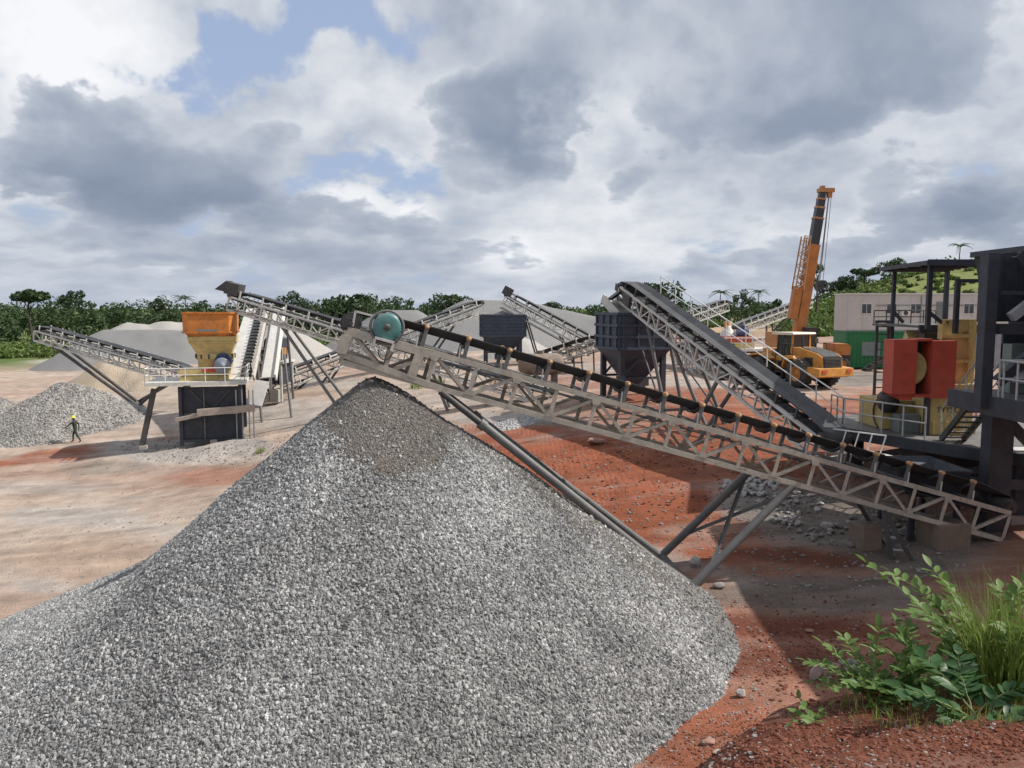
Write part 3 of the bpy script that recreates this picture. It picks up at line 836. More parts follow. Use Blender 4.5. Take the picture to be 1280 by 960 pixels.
# ------------------------------------------------------------------ stone heaps
def heap(name, label, segs, slope, mat, top, res=0.4, toe=0.0, noise=(0.25, 2.0), reach=14, fines=None, seed=1, group=None, box=None, cut=None):
    """segs: list of ((x,y,z),(x,y,z)) crest lines; the surface falls at 'slope' from the nearest crest"""
    pts = np.array([p for s in segs for p in s])
    x0, y0 = pts[:, 0].min() - reach, pts[:, 1].min() - reach
    x1, y1 = pts[:, 0].max() + reach, pts[:, 1].max() + reach
    xs = np.arange(x0, x1 + res, res); ys = np.arange(y0, y1 + res, res)
    X, Y = np.meshgrid(xs, ys)
    H = np.full(X.shape, -1e9)
    for (a, b) in segs:
        ex, ey = b[0] - a[0], b[1] - a[1]
        l2 = ex * ex + ey * ey
        t = np.clip(((X - a[0]) * ex + (Y - a[1]) * ey) / l2, 0, 1) if l2 > 1e-6 else np.zeros_like(X)
        r = np.hypot(X - a[0] - t * ex, Y - a[1] - t * ey)
        zc = a[2] + t * (b[2] - a[2])
        rr = np.sqrt(r * r + top * top) - top
        drop = slope * rr
        if cut: drop = cut(X - a[0], Y - a[1], rr, drop)
        if toe > 0:
            drop = drop - toe * np.maximum(rr - (a[2]) * 0.75 / slope, 0) * slope
        H = np.maximum(H, zc - drop)
    H = H + noise[0] * 2 * fbm(X / noise[1], Y / noise[1], 4, seed)
    gr = ground_np(X, Y)
    H = np.maximum(H, gr - 0.4)
    inside = H > gr - 0.25
    if box: inside &= (X > box[0]) & (X < box[1])
    ny, nx = X.shape
    idx = np.arange(ny * nx).reshape(ny, nx)
    q = np.stack([idx[:-1, :-1], idx[:-1, 1:], idx[1:, 1:], idx[1:, :-1]], -1).reshape(-1, 4)
    q = q[inside.ravel()[q].any(1)]
    used, inv = np.unique(q, return_inverse=True)
    co = np.stack([X, Y, H], -1).reshape(-1, 3)[used]
    q = inv.reshape(-1, 4)
    base = V((float(co[:, 0].mean()), float(co[:, 1].mean()), float(co[:, 2].min())))
    me = bpy.data.meshes.new(name)
    lc = co - np.array(base)
    me.vertices.add(len(lc)); me.vertices.foreach_set('co', lc.ravel())
    me.loops.add(q.size); me.loops.foreach_set('vertex_index', q.ravel().astype(np.int32))
    me.polygons.add(len(q)); me.polygons.foreach_set('loop_start', np.arange(0, q.size, 4, dtype=np.int32))
    me.polygons.foreach_set('use_smooth', np.ones(len(q), bool))
    me.update()
    if fines is not None:
        f = fines(co[:, 0], co[:, 1], co[:, 2])
        at = me.attributes.new('fines', 'FLOAT', 'POINT')
        at.data.foreach_set('value', f.astype(np.float32))
    me.materials.append(MATS[mat])
    o = bpy.data.objects.new(name, me)
    COL.objects.link(o)
    o.location = base
    tag(o, label, 'stockpile', group)
    return o, co

def stones(parent, dens_fn, density, size, mat, name='loose_stones', seed=3):
    """tens of thousands of broken stones lying on a heap's surface"""
    me = parent.data.copy()
    n = len(me.vertices)
    co = np.zeros(n * 3, np.float32); me.vertices.foreach_get('co', co)
    co = co.reshape(-1, 3) + np.array(parent.location)
    d = dens_fn(co[:, 0], co[:, 1], co[:, 2]).astype(np.float32)
    at = me.attributes.new('dens', 'FLOAT', 'POINT'); at.data.foreach_set('value', d)
    o = bpy.data.objects.new(name, me)
    COL.objects.link(o); o.parent = parent
    o['kind'] = 'stuff'
    ng = bpy.data.node_groups.new('scatter_stones', 'GeometryNodeTree')
    ng.interface.new_socket('Geometry', in_out='INPUT', socket_type='NodeSocketGeometry')
    ng.interface.new_socket('Geometry', in_out='OUTPUT', socket_type='NodeSocketGeometry')
    N, L = ng.nodes.new, ng.links.new
    gi, go = N('NodeGroupInput'), N('NodeGroupOutput')
    di = N('GeometryNodeDistributePointsOnFaces'); di.distribute_method = 'RANDOM'
    na = N('GeometryNodeInputNamedAttribute'); na.data_type = 'FLOAT'; na.inputs['Name'].default_value = 'dens'
    mu = N('ShaderNodeMath'); mu.operation = 'MULTIPLY'; mu.inputs[1].default_value = density
    L(na.outputs['Attribute'], mu.inputs[0]); L(mu.outputs[0], di.inputs['Density']); di.inputs['Seed'].default_value = seed
    L(gi.outputs[0], di.inputs['Mesh'])
    jg = N('GeometryNodeJoinGeometry')
    rs = random.Random(seed)
    for i in range(6):
        ic = N('GeometryNodeMeshIcoSphere'); ic.inputs['Radius'].default_value = 0.5; ic.inputs['Subdivisions'].default_value = 1 if i < 4 else 2
        pos = N('GeometryNodeInputPosition')
        ad = N('ShaderNodeVectorMath'); ad.operation = 'ADD'; L(pos.outputs[0], ad.inputs[0]); ad.inputs[1].default_value = (rs.random() * 50, rs.random() * 50, rs.random() * 50)
        nz = N('ShaderNodeTexNoise'); nz.inputs['Scale'].default_value = 1.6; nz.inputs['Detail'].default_value = 1
        L(ad.outputs[0], nz.inputs['Vector'])
        sb = N('ShaderNodeVectorMath'); sb.operation = 'SUBTRACT'; L(nz.outputs['Color'], sb.inputs[0]); sb.inputs[1].default_value = (.5, .5, .5)
        sc = N('ShaderNodeVectorMath'); sc.operation = 'SCALE'; L(sb.outputs[0], sc.inputs[0]); sc.inputs['Scale'].default_value = 0.9
        sp = N('GeometryNodeSetPosition'); L(ic.outputs['Mesh'], sp.inputs['Geometry']); L(sc.outputs[0], sp.inputs['Offset'])
        tr = N('GeometryNodeTransform'); L(sp.outputs[0], tr.inputs['Geometry'])
        tr.inputs['Scale'].default_value = (1.25 + .35 * rs.random(), 0.85 + .25 * rs.random(), 0.6 + .25 * rs.random())
        sm = N('GeometryNodeSetMaterial'); sm.inputs['Material'].default_value = MATS[mat]; L(tr.outputs[0], sm.inputs['Geometry'])
        gti = N('GeometryNodeGeometryToInstance'); L(sm.outputs[0], gti.inputs[0])
        L(gti.outputs[0], jg.inputs[0])
    ip = N('GeometryNodeInstanceOnPoints')
    L(di.outputs['Points'], ip.inputs['Points']); L(jg.outputs[0], ip.inputs['Instance']); ip.inputs['Pick Instance'].default_value = True
    rr = N('FunctionNodeRandomValue'); rr.data_type = 'FLOAT_VECTOR'; rr.inputs[1].default_value = (6.283, 6.283, 6.283); rr.inputs['Seed'].default_value = 5
    L(rr.outputs[0], ip.inputs['Rotation'])
    rz = N('FunctionNodeRandomValue'); rz.data_type = 'FLOAT'; rz.inputs[2].default_value = 0.0; rz.inputs[3].default_value = 1.0; rz.inputs['Seed'].default_value = 9
    pw = N('ShaderNodeMath'); pw.operation = 'POWER'; L(rz.outputs[1], pw.inputs[0]); pw.inputs[1].default_value = 1.9      # many small, few big
    sz = N('ShaderNodeMath'); sz.operation = 'MULTIPLY_ADD'; L(pw.outputs[0], sz.inputs[0]); sz.inputs[1].default_value = size[1] - size[0]; sz.inputs[2].default_value = size[0]
    L(sz.outputs[0], ip.inputs['Scale'])
    L(ip.outputs[0], go.inputs[0])
    md = o.modifiers.new('stones', 'NODES'); md.node_group = ng
    return o

APEX = P(466, 474, 19.3)
def main_fines(x, y, z):
    """darker crusher fines below the belt's end and along the sheltered edges"""
    u, v = project_np(x, y, z)
    nz = fbm(x / .7, y / .7, 4, 91)
    q = ((u - 488 - 0.25 * (v - 530)) / 88) ** 2 + ((v - 532) / 82) ** 2
    a = sstep((1.05 - q + nz * 1.2) / .5)
    r = np.hypot(x - APEX.x, y - APEX.y)
    ang = np.arctan2(y - APEX.y, x - APEX.x)
    back = sstep((ang + 0.42 + nz * .3) / .25) * sstep((1.15 - ang) / .3)
    # slides of dirtier stone running down the flanks
    st = fbm(ang * 9 + .3 * nz, r * .22 + 3, 4, 55)
    slide = sstep((st - .16) / .2) * .55 * sstep((r - 2.2) / 2)
    return np.clip(np.maximum(np.maximum(a, back * .9), slide), 0, 1)
def main_cut(dx, dy, r, drop):
    """the loader has been digging on the left side: steeper there, with a long toe"""
    ang = np.arctan2(dy, -dx)
    w = np.exp(-((ang - 0.05) / 0.85) ** 2)
    steep = np.where(r < 5.4, 0.86 * r, 0.86 * 5.4 + 0.50 * (r - 5.4))
    return drop * (1 - w) + steep * w
main_heap, _ = heap('gravel_stockpile', 'large foreground cone of grey crushed gravel under the long beige conveyor',
                    [((APEX.x, APEX.y, APEX.z + .05), (APEX.x, APEX.y, APEX.z + .05))], 0.69, 'heap_gravel', 0.25, 0.14, 0.14, (0.12, 1.7), 15, main_fines, 12, cut=main_cut)
def main_dens(x, y, z):
    f = main_fines(x, y, z)
    vis = np.where(x < APEX.x, sstep((APEX.y + 4.5 - y) / 1.2), sstep((APEX.y + 1.0 - y) / 1.2))
    return (1 - 0.95 * f) * vis
stones(main_heap, main_dens, 1150, (0.032, 0.088), 'stone')
def fine_dens(x, y, z):
    f = main_fines(x, y, z)
    return f * sstep((APEX.y + 1.0 - y) / 1.2) * (z > 2.5)
stones(main_heap, fine_dens, 1500, (0.018, 0.042), 'stone_fines', 'fine_gravel', 14)
# heaps further back
def hp(px, py, Y): return tuple(P(px, py, Y))
left_heap, _ = heap('gravel_stockpile', 'grey gravel heap with a dark scooped face beside the walking worker',
     [(hp(78, 480, 57), hp(128, 489, 58)), (hp(128, 489, 58), hp(158, 512, 57)), (hp(-10, 497, 57), hp(-60, 500, 57))], 0.62, 'heap_gravel_far', 0.5, 0.25, 0.1, (0.22, 1.3), 9, None, 21, 'stockpiles in the yard')
stones(left_heap, lambda x, y, z: (y < 58) * np.ones_like(x), 110, (0.06, 0.17), 'stone_warm', seed=8)
heap('dust_stockpile', 'long flat-topped heap of smooth grey crusher dust behind the sand heap',
     [(hp(135, 411, 100), hp(235, 413, 100))], 0.62, 'heap_dust', 0.8, 0.5, 0.05, (0.3, 3), 16, None, 22, 'stockpiles in the yard')
heap('pale_stockpile', 'pale ridged heap of fine stone behind the grey dust heap',
     [(hp(160, 402, 118), hp(175, 403, 118)), (hp(196, 403, 119), hp(212, 403, 119)), (hp(225, 404, 120), hp(275, 404, 120)), (hp(160, 408, 118), hp(275, 408, 120))], 0.6, 'heap_pale', 0.6, 0.6, 0.0, (0.5, 4), 15, None, 23, 'stockpiles in the yard')
heap('sand_stockpile', 'lumpy tan sand heap below the left stacking conveyor',
     [(hp(140, 447, 74), hp(165, 452, 74)), (hp(165, 452, 74), hp(188, 466, 72))], 0.70, 'heap_sand', 0.5, 0.3, 0.05, (0.5, 1.6), 9, None, 24, 'stockpiles in the yard')
heap('gravel_stockpile', 'light grey cone heap beyond the screening tower',
     [(hp(345, 402, 92), hp(349, 402, 92))], 0.62, 'heap_pale', 0.5, 0.5, 0.05, (0.15, 3), 13, None, 25, 'stockpiles in the yard')
heap('dust_stockpile', 'grey dust cone rising behind the teal drum',
     [(hp(478, 388, 100), hp(520, 388, 100))], 0.66, 'heap_dust', 0.5, 0.5, 0.0, (0.12, 3), 15, None, 26, 'stockpiles in the yard')
heap('gravel_stockpile', 'high grey heap behind the small blue bin',
     [(hp(584, 375, 98), hp(640, 376, 98))], 0.60, 'heap_dust', 0.9, 0.5, 0.05, (0.2, 4), 20, None, 27, 'stockpiles in the yard')
heap('gravel_stockpile', 'long grey heap sloping down between the two blue bins',
     [(hp(672, 380, 116), hp(745, 396, 112))], 0.55, 'heap_dust', 0.9, 0.6, 0.05, (0.25, 4), 20, None, 28, 'stockpiles in the yard')
heap('gravel_stockpile', 'grey heap at the foot of the small blue bin',
     [(hp(648, 420, 76), hp(660, 424, 77))], 0.6, 'heap_pale', 0.5, 0.4, 0.05, (0.15, 3), 9, None, 29, 'stockpiles in the yard')
heap('waste_heap', 'low dark spill of crushed waste below the belt, behind the beige truss',
     [(hp(652, 521, 40), hp(690, 525, 40))], 0.42, 'heap_gravel_far', 0.4, 0.2, 0.0, (0.22, 1.0), 3, None, 30, 'stockpiles in the yard')

# ------------------------------------------------------------------ conveyors
def frame_of(H, T):
    u = (T - H).normalized()
    s = V((0, 0, 1)).cross(u).normalized()      # horizontal, across the belt
    n = u.cross(s)
    if n.z < 0: n = -n
    return u, s, n

_IDL = {}
def idler_mesh(w, bw, lift, mats):
    key = (round(w, 2), round(bw, 2), round(lift, 2), mats)
    if key in _IDL: return _IDL[key]
    b = MB()
    b.box(-0.04, -w / 2, 0.02, 0.04, w / 2, 0.07)
    for sgn in (-1, 1):
        b.box(-0.045, sgn * w / 2 - 0.035, 0.0, 0.045, sgn * w / 2 + 0.035, lift + 0.12)
    nb = len(b.f)
    r = 0.055
    b.tube((0, -bw * .22, lift - r - .09), (0, bw * .22, lift - r - .09), r, n=8)
    for sgn in (-1, 1):
        b.tube((0, sgn * bw * .24, lift - r - .09), (0, sgn * (w / 2 - .03), lift - r + 0.07), r, n=8)
    me = bpy.data.meshes.new('idler')
    me.from_pydata(b.v, [], b.f)
    me.polygons.foreach_set('use_smooth', b.sm)
    me.polygons.foreach_set('material_index', [0] * nb + [1] * (len(b.f) - nb))
    fix_normals(me)
    me.materials.append(MATS[mats[0]]); me.materials.append(MATS[mats[1]])
    _IDL[key] = me
    return me

def belt_mesh(Lh, bw, lift, drop, r):
    """closed troughed belt in the frame (x along from head to tail, y across, z normal)"""
    path = []   # (x, z, trough, normal dir)
    n = max(6, int(Lh / 1.0))
    for i in range(n + 1):
        x = Lh * i / n
        t = min(1, x / 1.2, (Lh - x) / 1.2 + 0.3)
        path.append((x, lift, t, (0, 1)))
    for i in range(1, 8):
        a = math.pi * i / 8
        path.append((Lh + r * math.sin(a), lift - r + r * math.cos(a), 0, (math.sin(a), math.cos(a))))
    for i in range(n + 1):
        path.append((Lh * (1 - i / n), lift - 2 * r - (drop if 0 < i < n else 0), 0, (0, -1)))
    for i in range(1, 8):
        a = math.pi * i / 8
        path.append((-r * math.sin(a), lift - r - r * math.cos(a), 0, (-math.sin(a), -math.cos(a))))
    ys = [-.5, -.46, -.22, .22, .46, .5]
    hs = [1.0, .86, 0, 0, .86, 1.0]
    vs = []; m = len(ys)
    for layer in (0, 0.025):
        for (x, z, t, nd) in path:
            for y, h in zip(ys, hs):
                vs.append((x - nd[0] * layer, y * bw, z - nd[1] * layer + h * t * bw * 0.19))
    k = len(path); fs = []
    for lay in (0, 1):
        for i in range(k):
            j = (i + 1) % k
            for c in range(m - 1):
                o = lay * k * m
                f = (o + i * m + c, o + i * m + c + 1, o + j * m + c + 1, o + j * m + c)
                fs.append(f if lay == 0 else tuple(reversed(f)))
    for i in range(k):
        j = (i + 1) % k
        for c in (0, m - 1):
            fs.append((i * m + c, j * m + c, k * m + j * m + c, k * m + i * m + c))
    b = MB(); b.add(vs, fs, False)
    return b

def conveyor(name, label, H, T, w=1.0, d=0.8, panel=1.06, ch=0.12, mb=0.07, mat='truss_white', lift=0.30, bw=None, gap=1.2,
             group='belt conveyors of the crushing plant', idm=('truss_white', 'dark_steel'), base=None, sec=('channel', 'angle'), ties=True, pulley=0.24, skip=0, bidx=0):
    """truss conveyor; H and T are the middle of the top chords at head and tail"""
    H, T = V(H), V(T)
    u, s, n = frame_of(H, T)
    L_ = (T - H).length
    if base is None:
        base = on_ground(T.x, T.y)
    root = empty(name, base, 0, label, 'conveyor', group)
    def pt(t, a, z): return H + u * t + s * a + n * z
    M = Matrix((u, s, n)).transposed().to_4x4(); M.translation = H
    ML = root_mat(root).inverted() @ M
    for sg in (-1, 1):
        for z in (0, -d):
            bar('chord', pt(0 if z == 0 else skip * panel, sg * w / 2, z), pt(L_, sg * w / 2, z), ch, ch, mat, root, sec[0], n)
    N_ = max(2, int(round(L_ / panel)))
    pl = L_ / N_
    for i in range(skip, N_ + 1):
        t = i * pl
        for sg in (-1, 1):
            a = sg * (w / 2 + 0.004)
            bar('post', pt(t, a, -ch / 2), pt(t, a, -d + ch / 2), mb, mb, mat, root, sec[1], s)
            if i < N_:
                dn = (i % 2 == bidx)
                a2 = sg * (w / 2 - 0.01)
                bar('brace', pt(t + .05, a2, -ch / 2 if dn else -d + ch / 2), pt(t + pl - .05, a2, -d + ch / 2 if dn else -ch / 2), mb * .8, mb * .8, mat, root, sec[1], s)
        if ties and i % 2 == 0:
            bar('cross_tie', pt(t, -w / 2, -d), pt(t, w / 2, -d), mb, mb, mat, root, 'box', n)
            bar('cross_tie', pt(t, -w / 2, -.02), pt(t, w / 2, -.02), mb, mb, mat, root, 'box', n)
            if i + 2 <= N_:
                bar('brace', pt(t, -w / 2, -d), pt(t + 2 * pl, w / 2, -d), mb * .6, mb * .6, mat, root, 'box', n)
    bw = bw or w * 0.86
    b = belt_mesh(L_, bw, lift, 0.06, pulley)
    o = b.obj('belt', 'rubber_belt', root)
    o.matrix_local = ML
    for t in (0.0, L_):
        q = MB(); q.tube((t, -bw / 2 - .05, lift - pulley), (t, bw / 2 + .05, lift - pulley), pulley - 0.03, n=16)
        q.tube((t, -w / 2 - .12, lift - pulley), (t, w / 2 + .12, lift - pulley), 0.05, n=8)
        for sg in (-1, 1): q.box(t - .14, sg * (w / 2) - .06, lift - pulley - .12, t + .14, sg * (w / 2) + .06, lift - pulley + .12)
        po = q.obj('pulley', 'dark_steel', root); po.matrix_local = ML
    im = idler_mesh(w, bw, lift, idm)
    k = int((L_ - 1.2) / gap)
    for i in range(k + 1):
        o = bpy.data.objects.new('idler', im); COL.objects.link(o); o.parent = root
        o.matrix_local = ML @ Matrix.Translation((0.7 + i * gap, 0, 0.06))
    return root, pt, L_, ML

def prop(root, top, foot, r=0.09, mat='pipe_grey', name='support_leg'):
    return bar(name, top, foot, r * 2, r * 2, mat, root, 'pipe')

# --- the long beige conveyor that feeds the foreground heap
def main_point(px, py, off=0.0):
    """on the plane of its near truss: plan line through (0,19.5) turned 10 degrees"""
    c, sn = math.cos(R(10)), math.sin(R(10))
    a = (px - 640) / F_PX
    t = 0.0
    for _ in range(12):
        p = P(px, py, 19.5 + t * sn)
        t = p.x / c
    return P(px, py, 19.5 + t * sn)
nH = main_point(437, 412); nT = main_point(1262, 641)
W1 = 1.25
_u, _s, _n = frame_of(nH, nT)
side_far = _s if _s.y > 0 else -_s
H1 = nH + side_far * (W1 / 2); T1 = nT + side_far * (W1 / 2)
conv1, pt1, L1, ML1 = conveyor('belt_conveyor', 'long beige truss conveyor with orange roller ends in front, ending above the foreground gravel cone', H1, T1, W1, 0.80, 1.075, 0.13, 0.10,
                               'truss_beige', 0.42, 0.98, 1.06, idm=('pipe_grey', 'dark_steel'), base=on_ground(4.4, 21.0), skip=0, bidx=0, pulley=0.27)
near = -1 if side_far.dot(_s) > 0 else 1
# orange roller housings on both ends of every idler
roller = MB()
roller.lathe([(0.0, -.09), (.055, -.09), (.062, -.07), (.062, .06), (.05, .075), (0, .075)], (0, 0, 0), 'y', 14, False)
rme = roller.obj('roller_end', 'roller_orange', conv1)
cap = MB(); cap.lathe([(0.0, 0), (.036, 0), (.036, .02), (0, .02)], (0, .072, 0), 'y', 12)
cme = cap.obj('roller_cap', 'roller_cap', rme)
k_ = int((L1 - 1.2) / 1.06); first = True
for i in range(k_ + 1):
    for sg in (-1, 1):
        o = rme if first else rme.copy()
        if not first:
            COL.objects.link(o)
            c2 = cme.copy(); COL.objects.link(c2); c2.parent = o
        first = False
        o.parent = conv1
        o.matrix_local = ML1 @ Matrix.Translation((0.7 + i * 1.06, sg * (W1 / 2 - .02), 0.57)) @ Matrix.Rotation(0 if sg > 0 else math.pi, 4, 'Z')
gus = MB(); gus.prism([(-.13, -.05), (.13, -.05), (.08, .08), (-.08, .08)], 'y', -.008, .008)
gme = gus.obj('gusset_plate', 'truss_beige', conv1); gfirst = True
for i in range(0, int(L1 / 1.075) + 1):
    for zg, fl in ((-.09, math.pi), (-.71, 0)):
        if (i % 2 == 0) == (zg == -.09):
            for sg in (-1, 1):
                o = gme if gfirst else gme.copy()
                if not gfirst: COL.objects.link(o)
                gfirst = False
                o.parent = conv1
                o.matrix_local = ML1 @ Matrix.Translation((i * L1 / round(L1 / 1.075), sg * (W1 / 2 + .075), zg)) @ Matrix.Rotation(fl, 4, 'Y')
# small upright rods along the near chord
for i in range(int(L1 / 1.075)):
    t = 0.55 + i * 1.075
    bar('guard_rod', pt1(t, near * (W1 / 2 + .05), .05), pt1(t - .05, near * (W1 / 2 + .05), .34), .03, .03, 'truss_white', conv1, 'box')
# undercarriage: two V-frames on an axle
fN = P(862, 740, 20.0); fF = P(826, 702, 22.3)
fN.z = gz(fN.x, fN.y) + .1; fF.z = gz(fF.x, fF.y) + .1
def jb(px, sg):   # point on bottom chord near given pixel column
    best = min(range(0, 400), key=lambda i: abs(project_np(*[np.array([c]) for c in pt1(L1 * i / 400, near * W1 / 2, -.8)])[0][0] - px))
    return pt1(L1 * best / 400, sg * W1 / 2, -.86)
for foot, sg in ((fN, near), (fF, -near)):
    up = jb(551, sg); lo = jb(992 if sg == near else 966, sg)
    mid = up.lerp(foot, 0.16)
    bar('support_arm', mid, foot, .22, .22, 'pipe_grey', conv1, 'pipe')
    bar('arm_rod', up, up.lerp(foot, .2), .17, .17, 'dark_steel', conv1, 'pipe')
    bar('arm_collar', up.lerp(foot, .15), up.lerp(foot, .17), .28, .28, 'pipe_grey', conv1, 'pipe')
    bar('support_arm', lo, foot, .22, .22, 'pipe_grey', conv1, 'pipe')
bar('axle', fN, fF, .2, .2, 'dark_steel', conv1, 'box')
uN, uF = jb(551, near), jb(551, -near); lN, lF = jb(992, near), jb(966, -near)
bar('arm_brace', uN.lerp(fN, .35), uF.lerp(fF, .05), .1, .1, 'dark_steel', conv1, 'angle')
bar('arm_brace', uF.lerp(fF, .35), uN.lerp(fN, .05), .1, .1, 'pipe_grey', conv1, 'angle')
bar('arm_brace', lN.lerp(fN, .1), lF.lerp(fF, .75), .09, .09, 'pipe_grey', conv1, 'angle')
bar('arm_brace', lF.lerp(fF, .05), lN.lerp(fN, .8), .09, .09, 'pipe_grey', conv1, 'angle')
tA = jb(1105, near); tB = jb(1105, -near)
for (p_, dx) in ((tA, .75), (tB, .75), (tA, .25)):
    bar('trestle_leg', p_, on_ground(p_.x + dx, p_.y - .25 + (.1 if dx < .5 else 0), -.05), .12, .12, 'dark_steel', conv1, 'angle')
for k in range(3):
    a_ = tA.lerp(on_ground(tA.x + .75, tA.y - .25), .3 + .25 * k); b_ = tA.lerp(on_ground(tA.x + .25, tA.y - .15), .3 + .25 * k)
    bar('trestle_rung', a_, b_, .05, .05, 'rail_grey', conv1)
# drive end: deeper channel frames, teal drum guard, motor bracket
for sg in (-1, 1):
    b = MB()
    bar('head_frame', pt1(-.05, sg * (W1 / 2 + .03), -.05), pt1(2.0, sg * (W1 / 2 + .03), -.05), .14, .2, 'truss_beige', conv1, 'channel', _n)
    bar('head_frame', pt1(-.12, sg * (W1 / 2 + .03), -.60), pt1(2.5, sg * (W1 / 2 + .03), -.80), .12, .15, 'truss_beige', conv1, 'channel', _n)
    bar('head_post', pt1(-.02, sg * (W1 / 2 + .05), -.15), pt1(-.05, sg * (W1 / 2 + .05), -.6), .18, .25, 'truss_beige', conv1, 'box', _u)
    bar('head_post', pt1(1.75, sg * (W1 / 2 + .02), -.15), pt1(1.7, sg * (W1 / 2 + .02), -.72), .2, .22, 'truss_beige', conv1, 'channel', _u)
yd = near * (W1 / 2 + .16)
dr = MB()
def lathe_y(prof, c, mat, name, par, n=36):
    q = MB(); q.lathe(prof if near > 0 else [(r, -t) for r, t in prof], c, 'y', n)
    o = q.obj(name, mat, par)
    return o
zc_, xc_ = .30, .83
drum = lathe_y([(0, -.12), (.34, -.12), (.345, .0), (.33, .05), (.25, .075), (.14, .08), (0, .08)], (xc_, yd, zc_), 'motor_teal', 'drive_drum', conv1)
drum.matrix_local = ML1
lathe_y([(.36, -.16), (.415, -.16), (.42, .0), (.40, .035), (.365, .03), (.36, -.16)], (xc_, yd, zc_), 'pipe_grey', 'drum_rim', drum)
lathe_y([(0, .07), (.075, .07), (.08, .13), (.04, .15), (0, .15)], (xc_, yd, zc_), 'dark_steel', 'hub', drum)
q = MB(); q.box(.62, yd - .18, -.04, 1.08, yd + .18, .02); q.box(.60, yd - .16, -.22, .66, yd + .16, -.04); q.box(1.04, yd - .16, -.22, 1.10, yd + .16, -.04)
o = q.obj('drum_bracket', 'truss_white', conv1); o.matrix_local = ML1
q = MB()
for i in range(14):
    a0, a1 = math.pi * i / 14, math.pi * (i + 1) / 14
    q.tube((.95 - .17 * math.cos(a0), yd, -.25 - .22 * math.sin(a0)), (.95 - .17 * math.cos(a1), yd, -.25 - .22 * math.sin(a1)), .014, n=6)
o = q.obj('cable_loop', 'loader_black', conv1); o.matrix_local = ML1
q = MB(); q.beam((.05, yd * .9, .1), (.02, yd * .9, .48), .05); q.beam((.02, yd * .9, .46), (.55, yd * .9, .47), .05); q.beam((.42, yd * .9, .1), (.42, yd * .9, .46), .05)
o = q.obj('belt_guard', 'truss_white', conv1); o.matrix_local = ML1

# concrete blocks and a short ladder stand under its tail
def block(px, py, Y, sx, sy, sz, label, rz):
    p = P(px, py, Y); p.z = gz(p.x, p.y) - .03
    e = MB(); bv = .03
    e.frustum((-sx / 2, -sy / 2, sx / 2, sy / 2), 0, (-sx / 2, -sy / 2, sx / 2, sy / 2), sz - bv)
    e.frustum((-sx / 2, -sy / 2, sx / 2, sy / 2), sz - bv, (-sx / 2 + bv, -sy / 2 + bv, sx / 2 - bv, sy / 2 - bv), sz)
    o = e.obj('concrete_block', 'brown_block'); o.location = p; o.rotation_euler = (0, 0, rz)
    tag(o, label, 'block', 'blocks under the conveyor')
block(1082, 652, 22.2, .58, .7, .72, 'smaller brown concrete block under the long conveyor, nearer its legs', R(12))
block(1178, 680, 22.0, 1.05, .9, .72, 'wide brown concrete block under the long conveyor beside the bushes', R(14))

# --- conveyor to the orange hopper
c2, pt2, L2, _ = conveyor('belt_conveyor', 'pale truss conveyor rising left to end beside the orange hopper', P(293, 371, 50), P(690, 490, 45.2), 1.1, 0.85, 1.15, .12, .085, 'truss_white', .34, .9, 1.6)
for sg in (-1, 1):
    t_ = pt2(3.9, sg * .5, -.85)
    prop(c2, t_, on_ground(P(440, 497, 49).x, t_.y + sg * .7, -.05), .10, 'pipe_grey')
    prop(c2, pt2(14.0, sg * .5, -.85), on_ground(pt2(14.0, 0, 0).x + .6, pt2(14, 0, 0).y + sg * .6, -.05), .09, 'pipe_grey')
h_ = pt2(0, 0, 0)
q = MB(); q.box(-.5, -.62, .1, .35, .62, .85)
q.prism([(-1.1, .2), (-.5, .9), (-.5, .2)], 'y', -.6, .6)
o = q.obj('head_hood', 'dark_steel', c2, False); o.location = h_ - c2.location; o.rotation_euler = (0, R(14), 0)
# --- stacking conveyor on the far left
c3, pt3, L3, _ = conveyor('belt_conveyor', 'pale stacking conveyor on the far left pointing over the sand heap', P(50, 413, 66), P(236, 466, 58), 1.0, 0.85, 1.2, .12, .085, 'truss_white', .36, .85, 1.5)
for sg in (-1, 1):
    f_ = P(172, 499, 62.5 + sg * 1.0); f_.z = gz(f_.x, f_.y) + .03
    prop(c3, pt3(2.6, sg * .45, -.85), f_, .14, 'dark_steel', 'support_arm')
    prop(c3, pt3(L3 - 1.6, sg * .45, -.85), f_, .12, 'dark_steel', 'support_arm')
fa, fb = P(172, 499, 61.5), P(172, 499, 63.5)
bar('axle', V((fa.x, fa.y, gz(fa.x, fa.y) + .05)), V((fb.x, fb.y, gz(fb.x, fb.y) + .05)), .2, .2, 'dark_steel', c3)
# --- conveyor behind the foreground cone, climbing right
c4, pt4, L4, _ = conveyor('belt_conveyor', 'slim pale conveyor climbing right behind the teal drum towards the small blue bin', P(600, 380, 72), P(352, 472, 60), .95, 0.85, 1.15, .11, .08, 'truss_white', .34, .8, 1.5)
for t_ in (3.5, L4 - 4.5, L4 - 1.8):
    for sg in (-1, 1):
        a_ = pt4(t_, sg * .42, -.85)
        prop(c4, a_, on_ground(a_.x - (.9 if t_ > 5 else 2.6), a_.y + sg * .4, -.05), .09, 'dark_steel')
